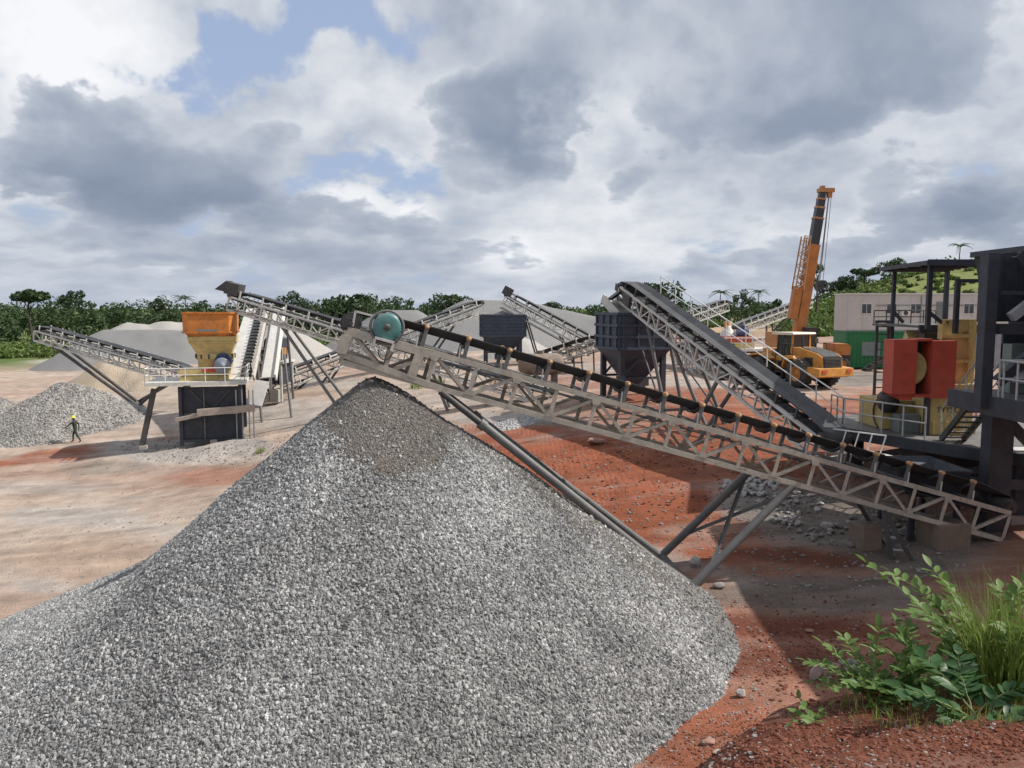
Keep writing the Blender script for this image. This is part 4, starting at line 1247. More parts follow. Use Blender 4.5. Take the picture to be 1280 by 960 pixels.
# --- conveyor with zigzag truss falling right from the small bin
c5, pt5, L5, _ = conveyor('belt_conveyor', 'white zigzag truss conveyor descending right from above the small blue bin', P(634, 370, 68), P(746, 431, 66), .95, 0.75, .95, .10, .085, 'rail_white', .34, .85, 1.2)
for t_ in (2.2, 5.6):
    for sg in (-1, 1):
        a_ = pt5(t_, sg * .42, -.75)
        prop(c5, a_, on_ground(a_.x + 1.2, a_.y + sg * .8, -.05), .07, 'dark_steel')
q = MB(); q.box(-.55, -.55, -.1, .3, .55, .62); o = q.obj('head_hood', 'dark_steel', c5); o.location = pt5(0, 0, .1) - c5.location; o.rotation_euler = (0, R(28), 0)
bar('walkway', pt5(.2, -.9, -1.0), pt5(L5, -.9, -1.0), .8, .08, 'dark_steel', c5, 'box', (0, 0, 1))
# --- low conveyor in front of it
c6, pt6, L6, _ = conveyor('belt_conveyor', 'low pale conveyor rising right towards the large dark bin', P(752, 424, 57), P(668, 450, 62), .95, 0.7, 1.0, .10, .075, 'truss_white', .32, .85, 1.3)
for t_ in (.6, 2.6, 4.6):
    for sg in (-1, 1):
        a_ = pt6(t_, sg * .42, -.7)
        prop(c6, a_, on_ground(a_.x + .1, a_.y + sg * .3, -.05), .06, 'dark_steel')
# --- steep conveyor in the middle with a walkway and handrail
c7, pt7, L7, ML7 = conveyor('belt_conveyor', 'steep dark-belted conveyor with handrail rising left over the large blue bin', P(787, 358, 42), P(1042, 548, 26.5), 1.15, 0.75, .95, .11, .075, 'truss_white', .26, .98, 1.25, idm=('dark_steel', 'dark_steel'))
rt = 1 if (pt7(0, 1, 0) - pt7(0, 0, 0)).x > 0 else -1
wk = MB(); wk.box(1.5, rt * .78 - .28, -.05, L7 - .5, rt * .78 + .28, 0.0)
o = wk.obj('walkway', 'deck_steel', c7); o.matrix_local = ML7
b = MB()
n_ = 9
for i in range(n_ + 1):
    a_ = pt7(1.6 + (L7 - 2.4) * i / n_, rt * 1.04, 0)
    b.tube(a_, a_ + V((0, 0, 1.0)), .024, n=6)
    if i:
        b.tube(last_ + V((0, 0, 1.0)), a_ + V((0, 0, 1.0)), .028, n=6); b.tube(last_ + V((0, 0, .5)), a_ + V((0, 0, .5)), .02, n=6)
    last_ = a_
b.obj('handrail', 'rail_white', c7, True)
# pale panel of the upper truss and its legs
for (t_, dx, dy) in ((3.6, .8, -.8), (6.3, 1.4, -1.1), (10.5, -1.5, .5)):
    for sg in (-1, 1):
        a_ = pt7(t_, sg * .52, -.75)
        prop(c7, a_, on_ground(a_.x + dx, a_.y + dy + sg * .35, -.05), .09, 'pipe_grey')
bar('leg_brace', pt7(3.6, -.5, -2.2), pt7(6.8, -.5, -4.2), .09, .09, 'dark_steel', c7, 'angle')
bar('leg_brace', pt7(6.3, .5, -2.0), pt7(10.4, .5, -2.9), .09, .09, 'pipe_grey', c7, 'angle')
bar('leg_brace', pt7(6.3, -.5, -4.2), pt7(10.6, -.5, -2.0), .12, .12, 'dark_steel', c7, 'box')
bar('discharge_chute', pt7(-.1, 0, .05), pt7(-.1, 0, .05) + V((-1.0, -.1, -.75)), .9, .14, 'dark_steel', c7, 'channel')
q = MB(); q.box(-.5, -.6, -.35, .7, .6, .02); q.box(.9, -.75, -.6, 1.7, -.58, -.05)
o = q.obj('head_box', 'dark_steel', c7); o.matrix_local = ML7
q = MB(); q.tube((1.1, 0, -.5), (1.7, 0, -.5), .22, n=14); o = q.obj('drive_motor', 'motor_teal', c7); o.matrix_local = ML7
# --- far conveyors beyond it
c8, pt8, L8, _ = conveyor('belt_conveyor', 'pale double-railed conveyor ending in open air left of the crane', P(906, 379, 86), P(812, 412, 78), 1.0, 0.8, 1.1, .10, .085, 'rail_white', .34, .8, 1.4)
for sg in (-1, 1):
    a_ = pt8(3.5, sg * .4, -.8); prop(c8, a_, on_ground(a_.x - 1.5, a_.y, -.05), .09, 'dark_steel')
    a_ = pt8(7.6, sg * .4, -.8); prop(c8, a_, on_ground(a_.x + .2, a_.y, -.05), .09, 'dark_steel')
c9, pt9, L9, _ = conveyor('belt_conveyor', 'pale conveyor rising right behind the crane boom', P(1010, 376, 98), P(918, 410, 88), 1.1, 0.8, 1.1, .11, .09, 'rail_white', .3, .8, 1.4)
for sg in (-1, 1):
    a_ = pt9(3.6, sg * .4, -.8); prop(c9, a_, on_ground(a_.x - 2.8, a_.y, -.05), .12, 'dark_steel')
    a_ = pt9(8.8, sg * .4, -.8); prop(c9, a_, on_ground(a_.x + .1, a_.y, -.05), .1, 'dark_steel')
c10, pt10, L10, _ = conveyor('belt_conveyor', 'short tangled grey conveyor low behind the steep dark-belted one', P(846, 432, 62), P(905, 470, 50), .95, .8, .9, .1, .08, 'truss_white', .3, .8, 1.2)
for t_ in (1.2, 5.0, 9.0):
    for sg in (-1, 1):
        a_ = pt10(t_, sg * .42, -.8)
        if a_.z > gz(a_.x, a_.y) + .2: prop(c10, a_, on_ground(a_.x + .3, a_.y + sg * .3, -.05), .06, 'pipe_grey')

# ------------------------------------------------------------------ surge bins
def surge_bin(px, pytop, pybot, pyfoot, Y, side, rz, label, tiers, fill):
    p = P(px, pyfoot, Y); p.z = gz(p.x, p.y) - .04
    root = empty('surge_bin', p, rz, label, 'bin', 'blue steel surge bins')
    zt = P(px, pytop, Y).z - p.z; zb = P(px, pybot, Y).z - p.z
    h = side / 2; lo = .55
    q = MB(); q.shell((-h, -h, h, h), zb, (-h, -h, h, h), zt, .06); q.obj('upper_box', 'bin_blue', root)
    zo = max(.9, zb - h * 1.05)
    q = MB(); q.shell((-lo, -lo, lo, lo), zo, (-h + .02, -h + .02, h - .02, h - .02), zb - .02, .05, True); q.obj('hopper_cone', 'bin_blue', root)
    q = MB(); q.box(-lo - .1, -lo - .1, zo - .45, lo + .1, lo + .1, zo); q.obj('feeder_gate', 'dark_steel', root)
    for i in range(tiers + 1):
        z = zb + (zt - zb) * i / tiers
        for a, b_ in (((-h, -h), (h, -h)), ((h, -h), (h, h)), ((h, h), (-h, h)), ((-h, h), (-h, -h))):
            n = V((a[1] - b_[1], b_[0] - a[0], 0)).normalized() * -.05
            bar('stiffener', V((*a, z)) + n, V((*b_, z)) + n, .1, .13, 'bin_blue', root, 'box', world=False)
    for f in range(4):
        ca, sa = [(1, 0), (0, 1), (-1, 0), (0, -1)][f]
        for i in range(4):
            t = -h * .86 + 2 * h * .86 * i / 3
            x, y = ca * (h + .045) - sa * t, sa * (h + .045) + ca * t
            bar('rib', (x, y, zb + .07), (x, y, zt - .07), .09, .09, 'bin_blue', root, 'box', (ca, sa, 0), world=False)
    k = h * .78
    for sx in (-1, 1):
        for sy in (-1, 1):
            bar('leg', (sx * k, sy * k, 0), (sx * k, sy * k, zb - .07), .26, .26, 'navy_steel', root, 'channel', (0, 1, 0), world=False)
    for sy in (-1, 1):
        bar('leg_brace', (-k, sy * k, zb * .45), (k, sy * k, zb * .45), .12, .12, 'navy_steel', root, world=False)
        bar('leg_brace', (-k, sy * k, zb * .45), (0, sy * k, zb * .9), .1, .1, 'navy_steel', root, world=False)
    if fill:
        X = np.linspace(-h + .08, h - .08, 15)
        gx, gy = np.meshgrid(X, X)
        hz_ = zt - .35 + .75 * np.clip(1 - np.hypot(gx, gy) / h, 0, 1) + .1 * fbm(gx * 3 + 9, gy * 3, 3, 5)
        vs = np.stack([gx, gy, hz_], -1).reshape(-1, 3)
        fs = [(j * 15 + i, j * 15 + i + 1, (j + 1) * 15 + i + 1, (j + 1) * 15 + i) for j in range(14) for i in range(14)]
        q = MB(); q.add(vs.tolist(), fs, True); q.obj('gravel_fill', 'heap_gravel_far', root)
    return root, zt, h
b1, zt1, h1 = surge_bin(790, 392, 434, 499, 42, 3.0, R(17), 'large dark blue bin under the head of the steep conveyor', 3, False)
b2, zt2, h2 = surge_bin(628, 394, 419, 453, 68, 3.7, R(4), 'smaller blue bin heaped with gravel in the middle distance', 3, True)
q = MB()
q.prism([(-.55, 0), (.55, 0), (.42, -.0), (.42, -.0)], 'y', 0, .01)
q = MB(); q.beam((-1.1, -.4, zt1 - .1), (-1.35, 1.0, zt1 + .85), .06, .5); q.beam((-.3, -.4, zt1 - .1), (-.55, 1.0, zt1 + .85), .06, .5); q.beam((-.7, -.4, zt1 - .2), (-.95, 1.0, zt1 + .72), .8, .05)
q.obj('feed_chute', 'truss_white', b1)

# ------------------------------------------------------------------ cone crusher station on the left
cr_p = P(270, 549, 50); cr_p.z = gz(cr_p.x, cr_p.y) - .05
cone = empty('cone_crusher', cr_p, R(14), 'yellow crusher with orange hopper on a dark steel stand, left of the foreground cone', 'crusher')
K = 19.7
def lx(px): return (px - 270) / K
def lz(py): return (549 - py) / K
D0, D1 = -1.7, 1.7
# stand: dark panels on a frame
for x in (lx(235), lx(303)):
    for y in (D0, D1):
        bar('column', (x, y, 0), (x, y, lz(477)), .2, .2, 'navy_steel', cone, 'box', (0, 1, 0), world=False)
q = MB(); q.box(lx(237), D0 + .1, lz(545), lx(301), D0 + .16, lz(514)); q.obj('lower_panel', 'navy_steel', cone)
q = MB(); q.box(lx(237), D0 + .22, lz(510), lx(301), D0 + .28, lz(478)); q.obj('upper_panel', 'navy_steel', cone)
for x in (lx(237), lx(301)):
    q = MB(); q.box(x - .04, D0 + .3, lz(545), x + .04, D1 - .1, lz(478)); q.obj('side_panel', 'navy_steel', cone)
for a, b_ in (((lx(246), D0 + .18, lz(482)), (lx(268), D0 + .18, lz(506))), ((lx(292), D0 + .18, lz(482)), (lx(270), D0 + .18, lz(506)))):
    bar('stand_brace', a, b_, .12, .1, 'dark_steel', cone, world=False)
for z in (lz(513), lz(543)):
    bar('stand_beam', (lx(233), D0 - .02, z), (lx(304), D0 - .02, z), .14, .16, 'navy_steel', cone, world=False)
bar('stand_beam', (lx(262), D0 - .04, lz(545)), (lx(262), D0 - .04, lz(480)), .09, .09, 'pipe_grey', cone, 'pipe', world=False)
for x in (299, 306, 314, 319):
    bar('pale_post', (lx(x), D0 - .1 - .2 * (x > 310), lz(546)), (lx(x), D0 - .1 - .2 * (x > 310), lz(482)), .08, .08, 'rail_grey', cone, 'pipe', world=False)
bar('plank', (lx(255), D0 - .45, lz(508)), (lx(321), D0 - .45, lz(504)), .3, .42, 'plank_wood', cone, 'box', world=False)
bar('plank', (lx(230), D0 - .30, lz(516)), (lx(258), D0 - .30, lz(511)), .3, .22, 'plank_wood', cone, 'box', world=False)
for x, w_ in ((lx(298), .5), (lx(310), .6), (lx(272), .4)):
    q = MB(); q.box(x - w_ / 2, D0 - .4, 0, x + w_ / 2, D0 + .05, .35); q.obj('foot_block', 'concrete', cone)
# inclined leg under the overhanging deck
bar('raking_leg', (lx(190), D0 + .1, lz(547)), (lx(206), D0 + .1, lz(479)), .3, .3, 'dark_steel', cone, 'channel', (0, 1, 0), world=False)
q = MB(); q.box(lx(188), D0 - .2, -.1, lx(196), D0 + .4, .12); q.obj('foot_block', 'concrete', cone)
q = MB(); q.box(lx(197), D0 - .45, lz(475), lx(311), D1 + .4, lz(471)); q.obj('deck', 'truss_white', cone)
railing(cone, [(lx(198), D1, lz(471)), (lx(198), D0 - .4, lz(471)), (lx(310), D0 - .4, lz(471)), (lx(310), D1, lz(471))], .85, 'rail_white', .028, 1.15)
# yellow base and body
q = MB(); q.box(lx(234), -1.2, lz(471), lx(289), 1.2, lz(465.5)); q.box(lx(233), -1.25, lz(463.5), lx(290), 1.25, lz(457.5)); q.box(lx(236), -1.1, lz(465.5), lx(287), 1.1, lz(463.5)); q.obj('base_frame', 'crusher_yellow', cone)
cx0 = lx(273)
q = MB(); q.lathe([(1.05, lz(458)), (1.05, lz(447)), (1.16, lz(445)), (1.16, lz(440)), (1.05, lz(438))], (cx0, 0, 0), 'z', 28); q.obj('body', 'crusher_yellow', cone)
for i in range(14):
    a = 2 * math.pi * i / 14
    q_ = (cx0 + 1.17 * math.cos(a), 1.17 * math.sin(a))
    bar('bolt', (*q_, lz(444.5)), (*q_, lz(439)), .11, .11, 'dark_steel', cone, 'pipe', (0, 1, 0), world=False)
q = MB(); q.frustum((cx0 - .95, -.95, cx0 + .95, .95), lz(440), (lx(246), -1.3, lx(298), 1.3), lz(424)); q.obj('feed_cone', 'crusher_yellow', cone)
q = MB(); q.frustum((lx(246), -1.3, lx(298), 1.3), lz(424), (lx(244), -1.36, lx(299), 1.36), lz(417)); q.box(lx(245.2), -1.36, lz(425.2), lx(298.8), 1.36, lz(423.6)); q.obj('collar', 'crusher_yellow', cone)
# orange hopper: eight plates
def oct_ring(x0, x1, d, c, z): return [(x0 + c, -d, z), (x1 - c, -d, z), (x1, -d + c, z), (x1, d - c, z), (x1 - c, d, z), (x0 + c, d, z), (x0, d - c, z), (x0, -d + c, z)]
r0 = oct_ring(lx(245), lx(297), 1.32, .25, lz(417)); r1 = oct_ring(lx(239.5), lx(299.5), 1.5, .34, lz(411)); r2 = oct_ring(lx(239), lx(300), 1.52, .34, lz(388))
hop = None
for i in range(8):
    j = (i + 1) % 8
    q = MB()
    def inn(p): 
        c_ = V((lx(270), 0, p[2])); return tuple(c_ + (V(p) - c_) * .965)
    vs = [r0[i], r0[j], r1[j], r1[i], r2[j], r2[i]]
    vs += [inn(v_) for v_ in vs]
    q.add(vs, [(0, 1, 2, 3), (3, 2, 4, 5), (7, 6, 9, 8), (8, 9, 11, 10), (5, 4, 10, 11), (0, 3, 9, 6), (3, 5, 11, 9), (1, 7, 8, 2), (2, 8, 10, 4), (0, 6, 7, 1)])
    q.obj('hopper_plate', 'hopper_orange', cone)
for z, d_ in ((lz(388.5), 0.03), (lz(412), .02)):
    rr_ = oct_ring(lx(239) - d_, lx(300) + d_, 1.52 + d_, .34, z)
    for i in range(8):
        bar('hopper_rim', rr_[i], rr_[(i + 1) % 8], .07, .1, 'hopper_orange', cone, world=False)
# motor, belt guard
q = MB(); q.tube((lx(284), -1.75, lz(452)), (lx(284), -.9, lz(452)), .46, n=20); q.obj('motor_end', 'motor_grey', cone)
q = MB(); q.lathe([(0, 0), (.12, 0), (.14, .06), (.40, .08), (.48, .12), (.48, .2)], (lx(284), -1.86, lz(452)), 'y', 20); q.obj('motor_face', 'motor_grey', cone)
q = MB(); q.tube((lx(284), -1.2, lz(448)), (lx(284), .3, lz(448)), .5, n=16); q.box(lx(280), -1.3, lz(444), lx(288), -.5, lz(438)); q.obj('motor', 'motor_blue', cone)
q = MB(); q.box(lx(260), -1.42, lz(460), lx(281), -1.28, lz(455)); q.box(lx(272), -1.42, lz(456), lx(280), -1.28, lz(449)); q.obj('belt_guard', 'guard_red', cone)
q = MB(); q.box(lx(262), -1.34, lz(396), lx(263.3), -1.555, lz(412)); 
# paler stencilled strip on the hopper front
q = MB(); q.box(lx(256), -1.545, lz(410.5), lx(280), -1.53, lz(408.2)); q.obj('faded_strip', 'patch_grey', cone)

# --- inclined chute and belt behind it, seen end-on
ch = empty('inclined_conveyor', on_ground(P(322, 495, 52).x, 52), 0, 'steep pale-sided conveyor seen end-on beside the orange hopper', 'conveyor', 'belt conveyors of the crushing plant')
a0, a1 = P(293, 472, 51.5), P(322, 386, 58)
def sb(nm, dxa, dxb, w, h, m, dz=0.0): return bar(nm, a0 + V((dxa, 0, dz)), a1 + V((dxb, 0, dz)), w, h, m, ch, 'box', (0, -.7, 1))
sb('side_sheet', -.25, -.3, 1.0, .06, 'sheet_pale'); sb('belt', .75, .35, .75, .1, 'rubber_belt', .05)
sb('chord', 1.25, .75, .12, .5, 'truss_white'); sb('side_sheet', 2.15, 1.5, .95, .08, 'sheet_pale'); sb('chord', 1.75, 1.15, .08, .3, 'dark_steel'); sb('chord', 2.7, 1.98, .1, .5, 'rail_white')
for i in range(22):
    t = (i + .5) / 22
    p = a0.lerp(a1, t)
    bar('post', p + V((1.25 - .5 * t, -.05, .2)), p + V((1.25 - .5 * t, -.35, .85)), .06, .06, 'rail_white', ch)
    bar('cleat', p + V((.42 - .4 * t, -.06, .12)), p + V((1.08 - .42 * t, -.06, .12)), .08, .05, 'pipe_grey', ch)
for sx in (.9, 2.9):
    prop(ch, a0.lerp(a1, .35) + V((sx - .1, 0, -.2)), on_ground(a0.x + sx + .5, 52.5, -.05), .08, 'pipe_grey')
    prop(ch, a0.lerp(a1, .85) + V((sx - .6, 0, -.2)), on_ground(a1.x + sx - .3, 57.5, -.05), .09, 'pipe_grey')
q = MB(); pp = a0 + V((1.9, -.2, -.2)); q.beam(pp, pp + V((-.25, -.9, -1.5)), .9, .08, (0, -1, .5)); q.obj('outlet_chute', 'sheet_pale', ch, True)

# --- screening tower right of it
scr_p = P(346, 500, 58); scr_p.z = gz(scr_p.x, scr_p.y) - .05
scr = empty('screening_tower', scr_p, 0, 'narrow dark screening tower with pale posts and a blue motor behind the orange hopper', 'screen')
def mx(px): return (px - 346) / 17.0
def mz(py): return (500 - py) / 17.0
q = MB(); q.box(mx(331), -.9, mz(480), mx(357), 1.6, mz(453)); q.obj('lower_housing', 'navy_steel', scr)
q = MB(); q.prism([(mx(332), mz(450)), (mx(353), mz(450)), (mx(355), mz(424)), (mx(341), mz(419)), (mx(336), mz(425))], 'y', -.7, 1.6); q.obj('screen_box', 'navy_steel', scr)
q = MB(); q.box(mx(328), -1.3, mz(453.5), mx(362), 1.8, mz(451)); q.obj('deck', 'truss_white', scr)
for x in (331, 345, 358):
    for y in (-1.2, 1.7):
        bar('column', (mx(x), y, 0), (mx(x), y, mz(452)), .16, .16, 'truss_white', scr, 'box', (0, 1, 0), world=False)
for x, t_ in ((345, 402), (352, 415), (358, 432)):
    bar('pale_post', (mx(x), -1.25, mz(452)), (mx(x), -1.25, mz(t_)), .12, .12, 'rail_white', scr, 'pipe', world=False)
railing(scr, [(mx(329), 1.7, mz(451)), (mx(329), -1.25, mz(451)), (mx(361), -1.25, mz(451))], .95, 'rail_white', .03, 1.0)
q = MB(); q.tube((mx(350), -1.0, mz(422)), (mx(358), -1.0, mz(424)), .28, n=14); q.obj('motor', 'motor_blue', scr)
q = MB(); q.tube((mx(359), -.9, mz(434)), (mx(359), -.9, mz(442)), .32, n=14); q.obj('orange_drum', 'roller_orange', scr)
for i in range(5):
    bar('stair_tread', (mx(350), -1.6 - .0, mz(496 - 4 * i)), (mx(354), -1.6, mz(496 - 4 * i)), .25, .05, 'dark_steel', scr, world=False)
for i, (x0, y0, x1, y1) in enumerate(((334, 498, 352, 478), (352, 498, 336, 480), (332, 488, 358, 484), (333, 470, 345, 496))):
    bar('tower_brace', (mx(x0), -1.0, mz(y0)), (mx(x1), -1.0, mz(y1)), .09, .09, 'pipe_grey', scr, 'angle', world=False)
for x in (341, 352):
    q = MB(); q.box(mx(x) - .3, -1.8, 0, mx(x) + .3, -1.2, .55 + .35 * (x > 345)); q.obj('foot_block', 'concrete', scr)

# ------------------------------------------------------------------ jaw crusher station (right)
DK = 4.72                                        # deck height
JO = V((1.3, 2.6, 0))                            # the machine stands this far back from its drawing origin
jaw_b = on_ground(15.3, 27.6, -.05) - JO
jaw = empty('jaw_crusher', jaw_b, 0, 'yellow jaw crusher with a red flywheel guard on a dark deck', 'crusher')
def wb(nm, x0, y0, z0, x1, y1, z1, m, par=None):
    q = MB(); q.box(x0, y0, z0, x1, y1, z1); return q.obj(nm, m, par or jaw, True)
def jf(x, y, z): return V((x, y, z)) - JO        # final place -> drawing place
deck_pts = [(11.8, 29.6), (11.85, 28.2), (13.4, 25.3), (14.7, 23.2), (15.2, 22.75), (19.6, 22.75), (19.6, 30.8), (13.2, 31.6)]
q = MB(); q.prism([(x - JO.x, y - JO.y) for x, y in deck_pts], 'z', DK - .12, DK); q.obj('deck', 'deck_steel', jaw, True)
for (a_, b_) in zip(deck_pts[:5], deck_pts[1:6]):
    bar('deck_edge', jf(*a_, DK - .2), jf(*b_, DK - .2), .1, .36, 'navy_steel', jaw)
for (x, y) in ((12.6, 28.6), (13.9, 25.9), (15.3, 23.4), (18.0, 29), (18.0, 26.2), (18.0, 23.4)):
    z0 = gz(x, y) - .05
    bar('column', jf(x, y, z0), jf(x, y, DK - .3), .45, .45, 'navy_steel', jaw, 'channel', (0, 1, 0))
    p_ = jf(x, y, z0); wb('foot_block', p_.x - .4, p_.y - .4, z0 - .05, p_.x + .4, p_.y + .4, z0 + .25, 'concrete')
for (a_, b_) in (((12.6, 28.6, 3.5), (13.9, 25.9, 4.4)), ((13.9, 25.9, 3.3), (15.3, 23.4, 4.4)), ((15.3, 23.4, 3.3), (18.0, 23.4, 4.4)), ((12.6, 28.6, 3.7), (13.9, 25.9, 3.7)), ((13.9, 25.9, 3.6), (15.3, 23.4, 3.6)), ((15.3, 23.4, 3.5), (18.0, 23.4, 3.5))):
    bar('stand_brace', jf(*a_), jf(*b_), .2, .22, 'navy_steel', jaw, 'channel')
p_ = jf(14.6, 25.6, 0); wb('hopper_skirt', p_.x, p_.y, 3.2, p_.x + 3.2, p_.y + 3.6, 4.5, 'navy_steel')
# yellow body
q = MB(); q.prism([(24.3, DK), (26.9, DK), (26.9, 6.4), (25.9, 8.2), (24.3, 6.5)], 'x', 12.9, 14.4); q.obj('side_frame', 'crusher_yellow', jaw, True)
wb('front_plate', 12.75, 23.7, DK + .02, 14.2, 24.32, 6.45, 'crusher_yellow')
q = MB(); q.box(13.2, 24.0, 6.46, 14.35, 24.3, 8.62); q.obj('upper_plate', 'crusher_yellow', jaw, True)
for z in (7.15, 8.0): wb('plate_rib', 13.15, 23.9, z, 14.23, 23.995, z + .12, 'crusher_yellow')
wb('plate_rib', 14.08, 23.88, 6.56, 14.2, 23.99, 8.62, 'crusher_yellow')
wb('lower_box', 11.75, 25.0, DK + .02, 12.88, 26.8, 5.75, 'crusher_yellow')
for i, x in enumerate((13.3, 14.1)):
    q = MB(); q.prism([(x, 8.56), (x + .1, 8.56), (x + .05, 8.44)], 'y', 23.96, 24.02); q.obj('lifting_eye', 'dark_steel', jaw, True)
# lettering on the lower plate (only part of it shows behind the stair)
def lettering(txt, loc, size, rot, mat, parent, nm='lettering'):
    c = bpy.data.curves.new('txt', 'FONT'); c.body = txt; c.size = size; c.extrude = .004; c.resolution_u = 2
    t = bpy.data.objects.new('txt', c); COL.objects.link(t)
    dg = bpy.context.evaluated_depsgraph_get()
    me = bpy.data.meshes.new_from_object(t.evaluated_get(dg))
    bpy.data.objects.remove(t); me.name = nm; me.materials.clear(); me.materials.append(MATS[mat])
    o = bpy.data.objects.new(nm, me); COL.objects.link(o); o.parent = parent
    o.matrix_local = root_mat(parent).inverted() @ (Matrix.Translation(loc) @ rot)
    return o
lettering('TYTECH', (12.98, 23.69, 5.50), .25, Matrix.Rotation(math.pi / 2, 4, 'X'), 'text_black', jaw)
# red guard in two halves with the flywheel showing between them
gy0, gy1 = 23.45, 24.15
gx = lambda px: (px - 640) / F_PX * 26.3 - JO.x
zz = lambda py: CAM_Z - (py - HZ) / F_PX * 26.3
q = MB(); q.box(gx(1113), gy0, zz(492), gx(1142), gy1, zz(424)); q.obj('guard_half', 'guard_red', jaw, True)
q = MB(); q.box(gx(1161), gy0 - .05, zz(497), gx(1190), gy1, zz(425.5)); q.obj('guard_half', 'guard_red', jaw, True)
for (xa, xb) in ((1113, 1142), (1161, 1190)):
    for z_ in (440, 476):
        wb('guard_hinge', gx((xa + xb) / 2) - .12, gy0 - .07, zz(z_) - .03, gx((xa + xb) / 2) + .12, gy0 - .052, zz(z_) + .03, 'guard_red')
for k in range(4):
    wb('frame_rib', 12.84 + .45 * k, 23.6, DK + .05, 12.92 + .45 * k, 23.695, 5.2, 'crusher_yellow')
wb('oil_tank', 12.0, 24.2, DK + .01, 12.7, 24.75, 5.35, 'patch_grey')
wb('guard_bridge', gx(1142), gy0 + .02, zz(426), gx(1161), gy1 - .02, zz(423), 'guard_red')
wb('guard_bridge', gx(1142), gy0 + .02, zz(496), gx(1161), gy1 - .02, zz(492.5), 'guard_red')
wb('guard_back', gx(1114), gy1 + .005, zz(495), gx(1189), gy1 + .05, zz(424), 'dark_steel')
fw = MB(); fw.lathe([(0, -.1), (.46, -.1), (.50, -.16), (.585, -.16), (.585, .14), (0, .14)], (gx(1138.5), (gy0 + gy1) / 2 + .05, zz(460)), 'y', 40)
fw.obj('flywheel', 'crusher_yellow', jaw, True)
q = MB(); q.prism([(gx(1113), zz(492.5)), (gx(1142), zz(492.5)), (gx(1140), zz(500)), (gx(1128), zz(500))], 'y', gy0 + .1, gy1 - .1); q.obj('guard_foot', 'guard_red', jaw, True)
wb('guard_support', gx(1163), gy0 + .2, DK, gx(1166), gy1 - .2, zz(497), 'dark_steel')
q = MB(); q.lathe([(0, -.15), (.3, -.15), (.42, .0), (.42, .3), (0, .3)], (11.8, 24.9, 5.75), 'x', 18); q.obj('bearing_cap', 'loader_black', jaw, True)
q = MB()
for i in range(18):
    a0_, a1_ = -1.2 + 3.6 * i / 18, -1.2 + 3.6 * (i + 1) / 18
    q.tube((11.7, 24.9 + .62 * math.cos(a0_), 5.3 + .55 * math.sin(a0_)), (11.7, 24.9 + .62 * math.cos(a1_), 5.3 + .55 * math.sin(a1_)), .03, n=6)
q.obj('hose', 'loader_black', jaw, True)
# upper motor platform and its roof
wb('motor_platform', 12.75, 24.7, 8.32, 15.2, 28.2, 8.40, 'deck_steel')
wb('platform_beam', 12.75, 24.6, 8.16, 15.2, 24.72, 8.42, 'navy_steel')
wb('platform_beam', 13.0, 24.75, 7.85, 14.2, 25.1, 8.1, 'dark_steel')
railing(jaw, [(12.8, 28.2, 8.4), (15.2, 28.2, 8.4)], .5, 'dark_steel', .02, .5, True)
for (x, y, z0, z1, w_) in ((12.72, 24.05, 8.3, 10.45, .14), (13.28, 27.7, DK, 10.45, .12), (15.4, 27.9, 8.0, 10.45, .14), (13.52, 23.8, 8.15, 9.85, .14)):
    bar('roof_post', (x, y, z0), (x, y, z1), w_, w_, 'navy_steel', jaw, 'box', (0, 1, 0))
bar('roof_arm', (13.45, 23.8, 9.9), (14.6, 23.8, 9.9), .12, .12, 'navy_steel', jaw)
bar('roof_knee', (12.72, 24.1, 8.9), (13.3, 24.1, 8.45), .1, .1, 'navy_steel', jaw)
bar('roof_knee', (13.28, 27.7, 8.9), (13.7, 27.7, 8.45), .1, .1, 'navy_steel', jaw)
q = MB(); q.prism([(12.45, 23.7), (13.0, 28.3), (15.7, 28.3), (14.25, 23.7)], 'z', 10.47, 10.55); q.obj('roof_sheet', 'navy_steel', jaw, True)
q = MB()
q.beam((12.45, 23.7, 10.5), (14.25, 23.7, 10.5), .06, .2); q.beam((12.45, 23.7, 10.5), (13.0, 28.3, 10.5), .06, .14); q.obj('roof_edge', 'navy_steel', jaw, True)
for i in range(5): wb('roof_purlin', 13.0, 24.3 + i * .9, 10.38, 14.4 + i * .25, 24.4 + i * .9, 10.465, 'navy_steel')
# ladder to that platform
for x in (13.05, 13.5): bar('ladder_rail', (x, 28.45, DK), (x, 28.45, 8.45), .09, .09, 'dark_steel', jaw, 'box', (0, 1, 0))
for i in range(12): bar('ladder_rung', (13.05, 28.45, DK + .25 + i * .3), (13.5, 28.45, DK + .25 + i * .3), .045, .045, 'dark_steel', jaw)
wb('ladder_cap', 12.98, 28.4, 8.42, 13.6, 28.5, 8.52, 'dark_steel')
# deck railing
railing(jaw, [jf(12.0, 29.4, DK), jf(11.95, 28.2, DK), jf(13.45, 25.4, DK)], 1.05, 'rail_grey', .028, .8, True)
